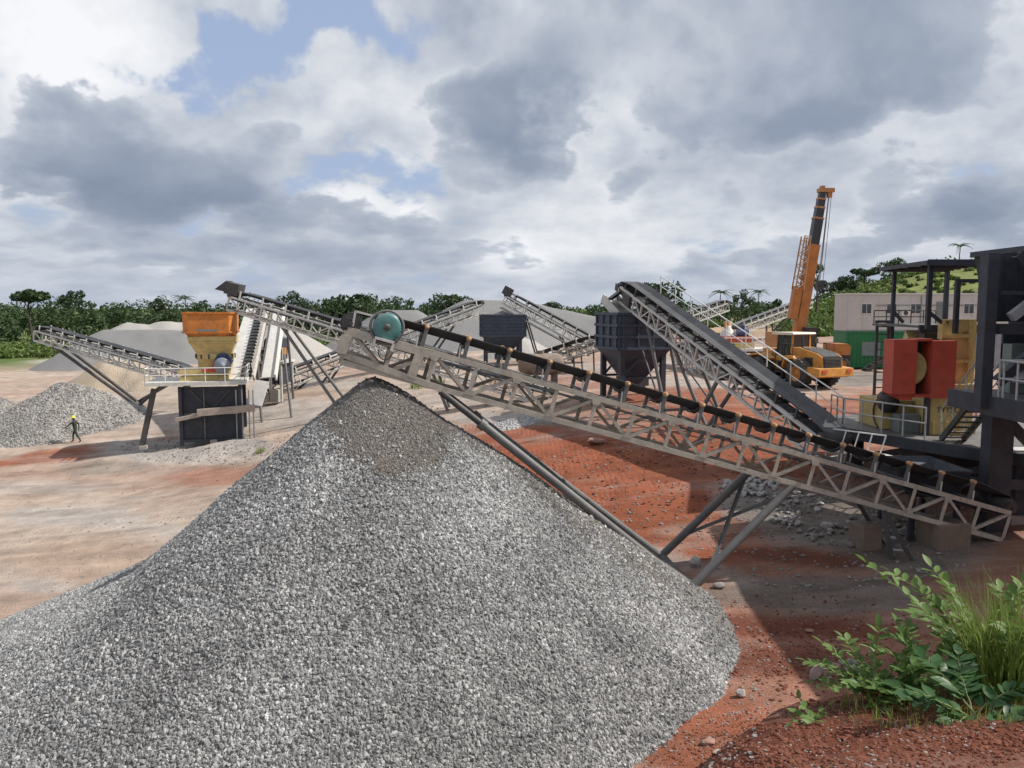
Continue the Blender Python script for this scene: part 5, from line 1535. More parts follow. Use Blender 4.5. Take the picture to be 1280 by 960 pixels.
# stair up to the feeder platform
FZ = 6.62
sA, sB = jf(13.95, 25.35, DK), jf(13.5, 22.65, FZ)
for dx in (0.0, .72):
    bar('stair_stringer', sA + V((dx, 0, 0)), sB + V((dx, 0, 0)), .08, .2, 'dark_steel', jaw, 'box')
for i in range(9):
    p = sA.lerp(sB, (i + .7) / 9.4)
    bar('stair_tread', p + V((.04, 0, 0)), p + V((.68, 0, 0)), .24, .04, 'dark_steel', jaw, 'box')
q = MB()
for dx in (0, .72):
    q.tube(sA + V((dx, .1, .95)), sB + V((dx, .1, .95)), .026, n=6); q.tube(sA + V((dx, .05, .5)), sB + V((dx, .05, .5)), .02, n=6)
    for t in (0.02, .35, .7, 1): q.tube(sA.lerp(sB, t) + V((dx, 0, 0)), sA.lerp(sB, t) + V((dx, .1, .95)), .022, n=6)
q.obj('stair_rail', 'rail_grey', jaw, True)
p_ = jf(15.2, 25.2, DK)
q = MB(); q.beam(p_, p_ + V((.3, 0, .5)), .06); q.beam(p_ + V((.25, 0, 0)), p_ + V((.5, 0, .5)), .06); q.obj('leaning_bars', 'crusher_yellow', jaw, True)
p_ = jf(15.0, 23.2, DK); wb('spilled_stone_tray', p_.x, p_.y, DK + .004, p_.x + 1.8, p_.y + .6, DK + .05, 'sheet_pale')
jaw.location = jaw.location + JO

# ------------------------------------------------------------------ feeder and its steel frame (cut by the right edge)
fd_b = on_ground(14.6, 21.0, -.05)
fd = empty('feeder_frame', fd_b, 0, 'dark navy steel feeder hopper and frame cut off by the right edge of the picture', 'feeder')
def fb(nm, x0, y0, z0, x1, y1, z1, m): return wb(nm, x0, y0, z0, x1, y1, z1, m, fd)
zf = gz(14.2, 21.0) - .05
bar('column', (12.80, 21.3, 6.3), (12.80, 21.3, 10.45), .30, .34, 'navy_steel', fd, 'channel', (0, 1, 0))
bar('column', (14.2, 22.8, gz(14.2, 22.8) - .05), (14.2, 22.8, 6.45), .66, .5, 'navy_steel', fd, 'channel', (0, 1, 0))
bar('column', (14.9, 15.6, zf), (14.9, 15.6, 10.3), .4, .4, 'navy_steel', fd, 'channel', (0, 1, 0))
bar('column', (17.8, 20.9, zf), (17.8, 20.9, 10.3), .4, .4, 'navy_steel', fd, 'channel', (0, 1, 0))
fb('frame_beam', 13.05, 21.05, 8.30, 18.2, 21.3, 8.58, 'navy_steel')
fb('frame_beam', 13.05, 21.05, 9.35, 18.2, 21.2, 9.45, 'navy_steel')
bar('frame_brace', (13.1, 21.2, 7.0), (14.7, 21.2, 8.4), .26, .26, 'navy_steel', fd, 'channel')
bar('frame_brace', (13.25, 21.0, 8.75), (14.0, 21.0, 9.35), .2, .24, 'sheet_grey', fd, 'box')
bar('frame_brace', (13.3, 21.0, 10.4), (15.0, 21.0, 8.6), .2, .2, 'navy_steel', fd, 'channel')
bar('frame_brace', (14.4, 22.8, 5.8), (16.0, 22.8, 4.2), .25, .25, 'navy_steel', fd, 'channel')
bar('frame_beam', (14.2, 22.75, 3.9), (18.0, 22.75, 3.6), .25, .3, 'navy_steel', fd, 'channel')
fb('platform', 12.95, 19.2, FZ - .14, 18.4, 23.1, FZ, 'deck_steel')
fb('platform_edge', 12.9, 19.15, FZ - .5, 18.4, 19.25, FZ + .02, 'navy_steel')
fb('platform_edge', 12.85, 19.15, FZ - .5, 12.945, 23.1, FZ + .02, 'navy_steel')
railing(fd, [(12.98, 19.4, FZ), (12.98, 20.9, FZ)], 1.0, 'rail_grey', .03, .62, True)
railing(fd, [(13.0, 20.75, FZ), (15.0, 20.75, FZ)], 1.0, 'rail_grey', .03, .62, True)
fb('side_wall', 13.1, 22.2, 8.62, 18.2, 22.3, 10.5, 'navy_steel')
fb('side_wall', 13.9, 22.32, 6.66, 18.2, 22.4, 8.28, 'navy_steel')
for x_ in (13.6, 14.2, 14.8): bar('wall_rib', (x_, 22.16, 8.66), (x_, 22.16, 10.48), .09, .08, 'navy_steel', fd, 'box', (0, 1, 0))
# hopper: flared plates and rolled lip
q = MB(); q.shell((14.75, 14.5, 18.2, 24.7), 8.75, (14.50, 14.0, 19.0, 25.0), 10.66, .08, True); q.obj('hopper', 'navy_steel', fd, True)
q = MB(); q.beam((14.45, 14.0, 10.66), (14.45, 25.0, 10.66), .16, .16); q.beam((14.45, 25.05, 10.66), (19.0, 25.05, 10.66), .16, .16); q.obj('hopper_lip', 'navy_steel', fd, True)
for y in (16.5, 18.5, 20.3, 22.3, 24.0): bar('hopper_rib', (14.70, y, 8.75), (14.44, y, 10.6), .14, .1, 'navy_steel', fd)
bar('cable_drape', (14.75, 24.8, 8.9), (15.3, 24.9, 8.45), .05, .05, 'loader_black', fd, 'pipe')
wb('feeder_pan', 15.2, 17.0, 7.3, 17.4, 24.2, 8.7, 'navy_steel', fd)
q = MB(); q.beam((13.9, 21.6, 7.0), (16.0, 21.6, 8.2), .5, .15); q.obj('rock_chute', 'sheet_grey', fd, True)
wb('motor_box', 13.9, 21.9, 6.63, 14.4, 22.4, 8.0, 'patch_grey', fd)

# dark under-jaw belt head that feeds the long conveyor
q_root = empty('transfer_chute', on_ground(12.2, 23.6, -.05), 0, 'dark steel transfer chute below the deck between the two conveyors', 'chute')
q = MB(); q.shell((11.6, 22.4, 12.9, 23.6), 3.55, (11.2, 22.2, 13.2, 24.6), 4.35, .05); q.obj('chute_box', 'navy_steel', q_root, True)
for (x, y) in ((11.6, 22.4), (12.9, 22.4), (11.6, 24.3), (12.9, 24.3)):
    bar('leg', (x, y, gz(x, y) - .05), (x, y, 3.7), .14, .14, 'navy_steel', q_root, 'channel', (0, 1, 0))
q = MB(); q.beam((10.9, 25.9, 4.35), (12.6, 24.0, 4.15), 1.0, .06); q.obj('chute_cover', 'sheet_pale', q_root, True)
b = MB()
for i in range(5):
    p_ = V((10.7 + .28 * i, 26.6 - .35 * i, 3.9)); b.tube(p_, p_ + V((.25, -.05, 1.0)), .022, n=6)
b.tube((10.95, 26.55, 4.9), (12.07, 25.15, 4.9), .025, n=6)
b.obj('hand_rail', 'rail_white', q_root, True)

# ------------------------------------------------------------------ stacked site cabins
def cabin(name, label, px0, pyt, pyb, Y, mat, upper, Lx=12.2):
    p0 = P(px0, pyb, Y)
    if not upper: p0.z = gz(p0.x, p0.y) + .12
    H_ = 2.62
    root = empty(name, p0, R(-2), label, 'container', 'stacked site containers')
    Wy = 2.45
    if upper:
        q = MB(); q.box(0, 0, 0, Lx, Wy, H_); q.obj('body', mat, root)
        for i in range(11): bar('panel_seam', (1.1 * i + .05, -.012, .1), (1.1 * i + .05, -.012, H_ - .12), .03, .02, 'cabin_beige', root, 'box', (0, 1, 0), world=False)
        q = MB(); q.box(-.06, -.08, H_, Lx + .06, Wy + .06, H_ + .09); q.obj('roof', 'white_trim', root)
        q = MB(); q.box(-.02, -.03, -.005, Lx + .02, -.002, .09); q.obj('sill_beam', 'sheet_grey', root)
        for x in (.98, 2.75, 4.45, 8.2):
            f = MB(); f.box(x, -.05, 1.22, x + .76, -.005, 1.98); fo = f.obj('window', 'white_trim', root)
            for k in (0, 1):
                g = MB(); g.box(x + .05 + k * .35, -.06, 1.27, x + .36 + k * .35, -.052, 1.93); g.obj('pane', 'window_glass', fo)
        f = MB(); f.box(6.3, -.04, .1, 7.15, -.003, 2.1); do = f.obj('door', 'patch_grey', root)
        f = MB(); f.box(7.0, -.08, 1.0, 7.08, -.041, 1.12); f.obj('handle', 'dark_steel', do)
        f = MB(); f.box(3.75, -.38, 1.1, 4.3, -.003, 1.5); a_ = f.obj('air_conditioner', 'white_trim', root)
        f = MB(); f.lathe([(0, 0), (.15, 0), (.16, -.02), (.13, -.03)], (4.0, -.385, 1.3), 'y', 16); f.obj('fan_grille', 'dark_steel', a_)
        q = MB(); q.tube((2.0, -.06, 1.85), (11.5, -.06, 1.85), .025, n=6); q.obj('conduit', 'patch_grey', root)
        q = MB(); q.tube((5.2, -.06, .2), (5.2, -.06, 2.5), .03, n=6); q.tube((5.6, -.06, .2), (5.6, -.06, 2.5), .025, n=6); q.obj('conduit', 'patch_grey', root)
    else:
        prof = []
        n = int(Lx * 3.6); st = Lx / n
        for i in range(n):
            x = i * st
            for dx, y in ((0, 0), (.3 * st, 0), (.5 * st, .045), (.8 * st, .045)): prof.append((x + dx, y))
        prof.append((Lx, 0))
        pts = prof + [(Lx, Wy), (0, Wy)]
        q = MB(); q.prism(pts, 'z', .12, H_ - .12); q.obj('corrugated_wall', mat, root)
        for z in (0, H_ - .13):
            q = MB(); q.box(-.03, -.03, z, Lx + .03, Wy + .03, z + .13); q.obj('rail_beam', mat, root)
        for x in (-.02, Lx - .14):
            q = MB(); q.box(x, -.035, .13, x + .16, .1, H_ - .13); q.obj('corner_post', mat, root)
        q = MB(); q.box(1.15, -.05, .85, 2.45, -.012, 1.85); q.obj('panel_patch', 'patch_grey', root)
        for x in (.2, Lx / 2 - .25, Lx - .7):
            q = MB(); q.box(x, .1, -.35, x + .5, Wy - .1, -.002); q.obj('foot_block', 'concrete', root)
    return root
g0 = cabin('shipping_container', 'dark green corrugated shipping container under the beige cabin', 1056, 414, 459, 57, 'container_green', False, 6.06)
g2 = cabin('shipping_container', 'grey shipping container beside the green one under the beige cabin', 1056, 414, 459, 57, 'sheet_grey', False, 6.06)
g2.location = g0.location + V((6.14 * math.cos(R(-2)), 6.14 * math.sin(R(-2)), 0))
g1 = cabin('site_cabin', 'beige office cabin with white windows on top of the green container', 1056, 366, 414, 57, 'cabin_beige', True)
g1.location = g0.location + V((0, 0, 2.635)); g1.rotation_euler = g0.rotation_euler
st = empty('access_stair', on_ground(26.0, 55.6, -.03), 0, 'small dark steel stair in front of the green container', 'stair')
for y in (55.2, 55.9):
    bar('stringer', (24.9, y, gz(24.9, y)), (27.2, y, gz(24.9, y) + 1.5), .12, .2, 'dark_steel', st)
for i in range(6): bar('tread', (25.1 + .38 * i, 55.2, gz(25, 55.5) + .18 + .25 * i), (25.1 + .38 * i, 55.9, gz(25, 55.5) + .18 + .25 * i), .25, .05, 'dark_steel', st)
bar('post', (27.2, 55.5, gz(27.2, 55.5)), (27.2, 55.5, gz(24.9, 55.5) + 1.5), .12, .12, 'dark_steel', st, 'box', (0, 1, 0))

# ------------------------------------------------------------------ wheel loader
def wheel(root, x, y, r, w, nm='wheel'):
    q = MB()
    q.lathe([(r * .52, -w / 2), (r * .86, -w / 2), (r * .97, -w * .38), (r, -w * .2), (r, w * .2), (r * .97, w * .38), (r * .86, w / 2), (r * .52, w / 2)], (x, y, r), 'y', 32)
    t = q.obj(nm, 'tyre_rubber', root)
    lg = MB()
    for i in range(20):
        a = 2 * math.pi * i / 20
        for sg in (-1, 1):
            c, s_ = math.cos(a + sg * .08), math.sin(a + sg * .08)
            lg.beam((x + r * .99 * c, y + sg * w * .05, r + r * .99 * s_), (x + r * .965 * math.cos(a - sg * .08), y + sg * w * .47, r + r * .965 * math.sin(a - sg * .08)), .12, .06, (c, 0, s_))
    lg.obj('tread', 'tyre_rubber', t)
    sg = -1 if y < 0 else 1
    q = MB(); q.lathe([(0, sg * w * .30), (r * .2, sg * w * .30), (r * .24, sg * w * .2), (r * .42, sg * w * .16), (r * .5, sg * w * .42), (r * .55, sg * w * .46), (r * .55, -sg * w * .4), (0, -sg * w * .4)], (x, y, r), 'y', 24)
    q.obj('rim', 'wheel_orange', t)
    return t
wl_a = R(180 - 66)
WS = .94
rear_l = P(998, 482, 46.6)
fwd = V((math.cos(wl_a), math.sin(wl_a), 0)); left_d = V((-fwd.y, fwd.x, 0))
wl_p = V((rear_l.x, rear_l.y, 0)) - left_d * 1.15 * WS
wl_p.z = gz(wl_p.x, wl_p.y)
ld = empty('wheel_loader', wl_p, wl_a, 'orange wheel loader with a cream cab roof, rear grille towards us, beside the crane', 'loader')
ld.scale = (WS, WS, WS)
for x in (0, 3.5):
    for y in (-1.12, 1.12): wheel(ld, x, y, .92, .74)
O, BK = 'loader_orange', 'loader_black'
q = MB(); q.prism([(-1.95, .85), (-1.45, .72), (-.95, .95), (-.95, 1.4), (-1.95, 1.32)], 'y', -1.4, 1.4); q.obj('counterweight', O, ld)
for y in (-1.0, 1.0):
    q = MB(); q.box(-2.0, y - .18, 1.05, -1.94, y + .18, 1.25); q.obj('tail_lamp', 'guard_red', ld)
q = MB(); q.prism([(-1.62, 1.3), (1.15, 1.25), (1.15, 2.52), (.3, 2.5), (-1.1, 2.22), (-1.55, 2.0)], 'y', -.82, .82); q.obj('engine_hood', O, ld)
q = MB(); q.prism([(-1.64, 1.36), (-1.56, 1.36), (-1.50, 2.02), (-1.59, 2.02)], 'y', -.74, .74); gr_ = q.obj('radiator_grille', BK, ld)
for i in range(7): bar('grille_slat', (-1.655, -.7, 1.42 + i * .085), (-1.655, .7, 1.42 + i * .085), .03, .03, 'dark_steel', gr_, world=False)
q = MB(); q.prism([(-1.5, 2.03), (-1.1, 2.235), (.3, 2.515), (.3, 2.53), (-1.1, 2.26), (-1.52, 2.05)], 'y', -.7, .7); q.obj('hood_top', BK, ld)
for sg in (-1, 1):
    q = MB(); q.prism([(-.95, 1.2), (.35, 2.02), (.95, 2.02), (1.2, 1.5), (1.2, 1.2), (1.0, 1.75), (.3, 1.85), (-.7, 1.1)], 'y', sg * .82, sg * 1.45); q.obj('rear_fender', O, ld)
    q = MB(); q.box(-.8, sg * .83, 1.4, -.1, sg * .85, 1.95); q.obj('side_grille', BK, ld)
    q = MB(); q.prism([(2.5, 1.75), (3.0, 2.05), (4.1, 2.0), (4.5, 1.6), (4.4, 1.55), (4.0, 1.9), (3.0, 1.95), (2.55, 1.65)], 'y', sg * .8, sg * 1.5); q.obj('front_fender', O, ld)
    bar('lift_arm', (3.1, sg * .55, 2.15), (5.2, sg * .55, .75), .22, .42, O, ld, world=False)
    q = MB(); q.box(.9, sg * .95, 2.0, 1.05, sg * 1.35, 2.1); q.box(1.05, sg * 1.25, 2.05, 1.12, sg * 1.3, 2.9); q.box(1.0, sg * 1.1, 2.75, 1.1, sg * 1.4, 3.05); q.obj('mirror', BK, ld)
    q = MB()
    for i in range(4): q.box(1.3, sg * 1.05, .6 + i * .33, 1.9, sg * 1.4, .65 + i * .33)
    q.box(1.27, sg * 1.3, .55, 1.31, sg * 1.36, 2.4); q.box(1.88, sg * 1.3, .55, 1.92, sg * 1.36, 2.4); q.obj('step_ladder', BK, ld)
    q = MB(); q.tube((1.25, sg * 1.42, 1.9), (1.25, sg * 1.42, 2.75), .025, n=6); q.tube((1.25, sg * 1.42, 2.75), (.3, sg * 1.42, 2.75), .025, n=6); q.tube((.3, sg * 1.42, 2.75), (.3, sg * 1.42, 2.0), .025, n=6); q.obj('hand_rail', BK, ld)
q = MB(); q.box(-1.2, -.5, .75, 1.6, .5, 1.3); q.box(1.7, -.45, .75, 4.6, .45, 1.75); q.obj('chassis', BK, ld)
q = MB(); q.prism([(2.5, 1.0), (4.4, 1.0), (4.0, 2.35), (2.9, 2.35)], 'y', -.5, .5); q.obj('front_frame', O, ld)
bar('bucket_cylinder', (3.4, 0, 2.3), (5.0, 0, 1.7), .2, .2, 'sheet_grey', ld, 'pipe', world=False)
cab = MB(); cab.box(1.02, -.78, 1.62, 2.5, .78, 1.95); cab = cab.obj('cab', O, ld)
for (x, y) in ((1.08, -.74), (1.08, .74), (2.42, -.74), (2.42, .74), (1.75, -.76), (1.75, .76)):
    bar('pillar', (x, y, 1.95), (x + (-.1 if x > 2 else 0), y * .96, 3.3), .1, .1, BK if x != 1.08 else O, cab, 'box', (0, 1, 0), world=False)
q = MB(); q.box(1.1, -.72, 1.96, 1.12, .72, 3.28); q.obj('rear_glass', 'window_glass', cab)
for sg in (-1, 1):
    q = MB(); q.box(1.14, sg * .73, 1.96, 2.36, sg * .745, 3.28); q.obj('side_glass', 'window_glass', cab)
q = MB(); q.box(2.34, -.7, 1.96, 2.36, .7, 3.28); q.obj('front_glass', 'window_glass', cab)
q = MB(); q.prism([(.78, 3.36), (1.0, 3.30), (2.7, 3.30), (2.75, 3.40), (2.6, 3.46), (.85, 3.46)], 'y', -.95, .95); q.obj('cab_roof', 'loader_cream', ld)
q = MB(); q.tube((.55, .4, 2.5), (.55, .4, 3.2), .07, n=10); q.obj('exhaust', BK, ld)
bkt = [(5.0, .55), (5.3, .15), (6.45, .12), (6.5, .2), (5.5, .32), (5.25, .75), (5.35, 1.25), (5.75, 1.5), (5.7, 1.58), (5.2, 1.35), (5.05, .9)]
q = MB(); q.prism(bkt, 'y', -1.55, 1.55); bo = q.obj('bucket', 'dark_steel', ld)
for sg in (-1, 1):
    q = MB(); q.prism([(5.0, .5), (5.3, .15), (6.45, .12), (5.75, 1.5), (5.2, 1.35)], 'y', sg * 1.5, sg * 1.58); q.obj('bucket_cheek', 'dark_steel', bo)

# ------------------------------------------------------------------ mobile crane
cp = P(987, 458, 56.5); cp.z = gz(cp.x, cp.y)
crn = empty('mobile_crane', cp, 0, 'tall orange mobile crane with raised telescopic boom behind the wheel loader', 'crane')
CK = F_PX / 56.5
def kx(px): return (px - 987) / CK
def kz(py): return P(987, py, 56.5).z - cp.z
q = MB(); q.box(kx(958), -1.2, .75, kx(1054), 1.2, 1.15); q.obj('carrier_frame', BK, crn)
q = MB(); q.box(kx(1010), -1.25, 1.15, kx(1053), 1.25, 1.45); q.obj('carrier_deck', 'crane_orange', crn)
q = MB(); q.prism([(kx(1036), 1.45), (kx(1054), 1.45), (kx(1054), 1.75), (kx(1050), 1.95), (kx(1036), 1.95)], 'y', -1.2, 1.2); q.obj('carrier_cab', 'crane_orange', crn)
for x in (965, 974, 1016, 1027, 1044):
    for y in (-1.05, 1.05): wheel(crn, kx(x), y, .52, .42)
q = MB(); q.box(kx(968), -1.15, 1.5, kx(1000), 1.15, 2.1); q.obj('slew_platform', 'crane_orange', crn)
q = MB(); q.box(kx(962), -1.2, 1.7, kx(975), 1.2, 2.75); q.obj('counterweight', 'crane_orange', crn)
q = MB(); q.box(kx(999), -1.2, 1.6, kx(1012), -.25, 3.1); oc = q.obj('operator_cab', BK, crn)
q = MB(); q.box(kx(1000.5), -1.215, 2.2, kx(1010.5), -1.203, 3.0); q.obj('side_glass', 'window_glass', oc)
B0 = V((kx(996), 0, kz(420))); B1 = V((kx(1020.5), 0, kz(236)))
bd = (B1 - B0)
def bseg(nm, t0, t1, w_, h_, m): return bar(nm, B0 + bd * t0, B0 + bd * t1, h_, w_, m, crn, 'box', (1, 0, 0), world=False)
bseg('boom_base', -.04, .62, .70, .8, 'crane_orange')
bseg('boom_section', .60, .80, .60, .62, 'crane_boom_dark'); bseg('boom_section', .79, .875, .54, .56, 'crane_boom_dark'); bseg('boom_section', .865, .93, .48, .5, 'crane_boom_dark'); bseg('boom_section', .92, .985, .42, .44, 'crane_boom_dark')
for t, w_ in ((.612, .76), (.795, .68), (.868, .60), (.925, .54)): bseg('boom_collar', t, t + .012, w_, w_, 'roller_orange')
hd = B0 + bd * .985
q = MB(); q.box(hd.x - .3, -.3, hd.z - .1, hd.x + .75, .3, hd.z + .18); q.box(hd.x + .35, -.2, hd.z - .45, hd.x + .62, .2, hd.z - .1); q.box(hd.x - .15, -.2, hd.z + .18, hd.x + .1, .2, hd.z + .35)
q.obj('boom_head', 'roller_orange', crn)
bar('lift_cylinder', (kx(1001), 0, 2.0), B0 + bd * .34, .32, .32, 'crane_orange', crn, 'pipe', world=False)
q = MB(); a_ = B0 + bd * .12; q.beam(a_ + V((-.62, -.1, 0)), B0 + bd * .34 + V((-.62, -.1, 0)), .62, .6, (0, 1, 0)); q.obj('jib_carrier', 'crane_orange', crn)
J0 = V((kx(992), -.3, kz(362))); J1 = V((kx(1000), -.3, kz(296))); jd = (J1 - J0)
jn = V((jd.z, 0, -jd.x)).normalized()
for sx in (-.25, .25):
    for y in (-.35, .35): bar('jib_chord', J0 + jn * sx * (1.15 if sx else 1) + V((0, y, 0)), J1 + jn * sx * .8 + V((0, y, 0)), .1, .1, 'roller_orange', crn, 'pipe', world=False)
for i in range(9):
    t0, t1 = i / 9, (i + 1) / 9
    sg = 1 if i % 2 else -1
    for y in (-.35, .35): bar('jib_lacing', J0 + jd * t0 + jn * .26 * sg + V((0, y, 0)), J0 + jd * t1 - jn * .25 * sg + V((0, y, 0)), .06, .06, 'sheet_pale', crn, 'pipe', world=False)
    bar('jib_lacing', J0 + jd * t1 - jn * .24 + V((0, -.35, 0)), J0 + jd * t1 + jn * .24 + V((0, -.35, 0)), .06, .06, 'roller_orange', crn, 'pipe', world=False)
q = MB()
for k, (dx, y) in enumerate(((.38, -.15), (.46, .0), (.54, .15), (.60, -.1))):
    q.tube((hd.x + dx, y, hd.z - .3), (kx(1021) + (k - 1.5) * .12, y, kz(352)), .022, n=5)
q.obj('hoist_rope', 'cable', crn)
hb = V((kx(1021), 0, kz(352)))
q = MB(); q.box(hb.x - .22, -.2, hb.z - .6, hb.x + .22, .2, hb.z + .02); q.tube((hb.x, 0, hb.z - .6), (hb.x, 0, hb.z - .85), .06, n=8); q.beam((hb.x, 0, hb.z - .85), (hb.x - .16, 0, hb.z - 1.05), .08); q.beam((hb.x - .16, 0, hb.z - 1.05), (hb.x + .05, 0, hb.z - 1.15), .08); q.obj('hook_block', 'crane_boom_dark', crn)

# ------------------------------------------------------------------ second crusher far behind, tank
fp = P(925, 452, 74); fp.z = gz(fp.x, fp.y) - .05
far_c = empty('cone_crusher', fp, 0, 'small far crusher with silver cone and blue motor left of the wheel loader', 'crusher')
FK = F_PX / 74
def qx(px): return (px - 925) / FK
def qz(py): return max(0, (P(925, py, 74).z - fp.z))
for x in (884, 905, 930, 955):
    for y in (-1.3, 1.5): bar('column', (qx(x), y, 0), (qx(x), y, qz(437)), .22, .22, 'dark_steel', far_c, 'box', (0, 1, 0), world=False)
q = MB(); q.box(qx(880), -1.8, qz(438), qx(960), 1.8, qz(435)); q.obj('deck', 'rail_white', far_c)
q = MB(); q.box(qx(884), -1.2, qz(446), qx(956), 1.4, qz(438.5)); q.obj('stand_panel', 'navy_steel', far_c)
q = MB(); q.box(qx(898), -1.1, qz(435), qx(938), 1.2, qz(427)); q.obj('base_frame', 'crusher_yellow', far_c)
q = MB(); q.box(qx(896), -1.2, qz(427), qx(934), 1.2, qz(420)); q.obj('body', 'guard_red', far_c)
q = MB(); q.lathe([(.75, qz(420)), (.55, qz(414)), (.28, qz(410)), (.28, qz(407)), (0, qz(407))], (qx(909), 0, 0), 'z', 20); q.obj('silver_cone', 'sheet_pale', far_c)
q = MB(); q.lathe([(.36, qz(411)), (.36, qz(402)), (0, qz(402))], (qx(909), .1, 0), 'z', 14); q.obj('feed_pipe', 'hopper_orange', far_c)
q = MB(); q.tube((qx(919), -.4, qz(416)), (qx(932), -.4, qz(416)), .42, n=14); q.box(qx(922), -.7, qz(411), qx(927), -.1, qz(406)); q.obj('motor', 'motor_blue', far_c)
railing(far_c, [(qx(881), -1.7, qz(435)), (qx(959), -1.7, qz(435)), (qx(959), 1.7, qz(435))], 1.0, 'rail_white', .035, 1.0)
tk_p = on_ground(P(676, 468, 52).x, 52, -.05)
tk = empty('storage_tank', tk_p, R(8), 'rust-brown horizontal tank glimpsed behind the long conveyor below the small bin', 'tank')
q = MB(); q.lathe([(0, -1.5), (.35, -1.48), (.62, -1.35), (.72, -1.1), (.72, 1.1), (.62, 1.35), (.35, 1.48), (0, 1.5)], (0, 0, 1.35), 'x', 22); q.obj('tank_shell', 'brown_block', tk)
for x in (-.9, .9):
    q = MB(); q.box(x - .12, -.6, 0, x + .12, .6, .85); q.obj('saddle', 'dark_steel', tk)
q = MB(); q.tube((0, 0, 2.0), (0, 0, 2.25), .22, n=12); q.obj('hatch', 'brown_block', tk)

# ------------------------------------------------------------------ worker
def person():
    p = P(95, 553, 51.5); p.z = gz(p.x, p.y)
    # joints in metres, facing -X, mid-stride
    J = {'pel': (0, 0, .93), 'sp': (-.02, 0, 1.15), 'ch': (-.05, 0, 1.36), 'nk': (-.06, 0, 1.49), 'hd': (-.09, 0, 1.60), 'tp': (-.08, 0, 1.70),
         'shL': (-.05, -.19, 1.41), 'elL': (-.26, -.24, 1.22), 'wrL': (-.46, -.22, 1.08), 'shR': (-.05, .19, 1.41), 'elR': (.14, .24, 1.18), 'wrR': (.12, .23, .93),
         'hpL': (.0, -.10, .90), 'knL': (.14, -.11, .50), 'anL': (.36, -.11, .12), 'toL': (.22, -.12, .04),
         'hpR': (.0, .10, .90), 'knR': (-.20, .11, .52), 'anR': (-.22, .11, .09), 'toR': (-.38, .12, .04)}
    rad = {'pel': .15, 'sp': .145, 'ch': .155, 'nk': .06, 'hd': .088, 'tp': .075, 'shL': .075, 'elL': .052, 'wrL': .036, 'shR': .075, 'elR': .052, 'wrR': .036,
           'hpL': .105, 'knL': .07, 'anL': .05, 'toL': .04, 'hpR': .105, 'knR': .07, 'anR': .05, 'toR': .04}
    E = [('pel', 'sp'), ('sp', 'ch'), ('ch', 'nk'), ('nk', 'hd'), ('hd', 'tp'), ('ch', 'shL'), ('shL', 'elL'), ('elL', 'wrL'), ('ch', 'shR'), ('shR', 'elR'), ('elR', 'wrR'),
         ('pel', 'hpL'), ('hpL', 'knL'), ('knL', 'anL'), ('anL', 'toL'), ('pel', 'hpR'), ('hpR', 'knR'), ('knR', 'anR'), ('anR', 'toR')]
    for sd, w, dirv in (('L', 'wrL', V((-.75, .05, -.5))), ('R', 'wrR', V((-.1, 0, -.98)))):
        dv = dirv.normalized(); pm = V(J[w]) + dv * .06
        J['pm' + sd] = tuple(pm); rad['pm' + sd] = .032; E.append((w, 'pm' + sd))
        for k, (off, ln) in enumerate(((-.03, .075), (-.01, .09), (.01, .085), (.03, .065))):
            a = pm + V((0, 0, 0)) + dv * .05 + V((.35 * off, 0, off)); b_ = a + dv * ln * .5; c = b_ + (dv + V((.0, 0, -.35))).normalized() * ln * .5
            for nm, pt_ in (('a', a), ('b', b_), ('c', c)):
                J[f'f{sd}{k}{nm}'] = tuple(pt_); rad[f'f{sd}{k}{nm}'] = .009
            E += [('pm' + sd, f'f{sd}{k}a'), (f'f{sd}{k}a', f'f{sd}{k}b'), (f'f{sd}{k}b', f'f{sd}{k}c')]
        a = pm + V((.02, .03, .02)); b_ = a + dv * .05 + V((0, .02, .0))
        J['t' + sd] = tuple(a); J['u' + sd] = tuple(b_); rad['t' + sd] = .012; rad['u' + sd] = .01
        E += [('pm' + sd, 't' + sd), ('t' + sd, 'u' + sd)]
    names = list(J); idx = {n: i for i, n in enumerate(names)}
    me = bpy.data.meshes.new('tmp'); me.from_pydata([J[n] for n in names], [(idx[a], idx[b]) for a, b in E], [])
    o = bpy.data.objects.new('tmp', me); COL.objects.link(o)
    sk = o.modifiers.new('skin', 'SKIN'); sk.use_smooth_shade = True
    for n in names:
        sv = me.skin_vertices[0].data[idx[n]]; sv.radius = (rad[n], rad[n]); sv.use_root = (n == 'pel')
    o.modifiers.new('sub', 'SUBSURF').levels = 1
    dg = bpy.context.evaluated_depsgraph_get()
    m2 = bpy.data.meshes.new_from_object(o.evaluated_get(dg)); m2.name = 'body'
    bpy.data.objects.remove(o)
    m2.materials.clear()
    for mm in ('cloth_green', 'skin_dark', 'loader_black'): m2.materials.append(MATS[mm])
    for f in m2.polygons:
        c = f.center
        f.use_smooth = True
        hand = (c - V(J['pmL'])).length < .13 or (c - V(J['pmR'])).length < .13
        f.material_index = 1 if (c.z > 1.47 or hand) else (2 if c.z < .10 else 0)
    root = empty('person', p, R(6), 'worker in dark overalls and yellow hard hat walking left past the gravel heap', 'person')
    b = bpy.data.objects.new('body', m2); COL.objects.link(b); b.parent = root
    q = MB(); q.lathe([(.155, 1.655), (.15, 1.66), (.125, 1.665), (.125, 1.70), (.11, 1.75), (.07, 1.785), (0, 1.795)], (-.085, 0, 0), 'z', 20)
    q.prism([(-.27, -.07), (-.20, -.11), (-.10, -.12), (-.10, .12), (-.20, .11), (-.27, .07)], 'z', 1.652, 1.664); q.obj('hard_hat', 'helmet_yellow', root)
    q = MB(); q.lathe([(0, -.02), (.012, -.015), (.016, 0), (.01, .015), (0, .018)], (-.183, 0, 1.585), 'z', 8); q.obj('nose', 'skin_dark', root)
    q = MB()
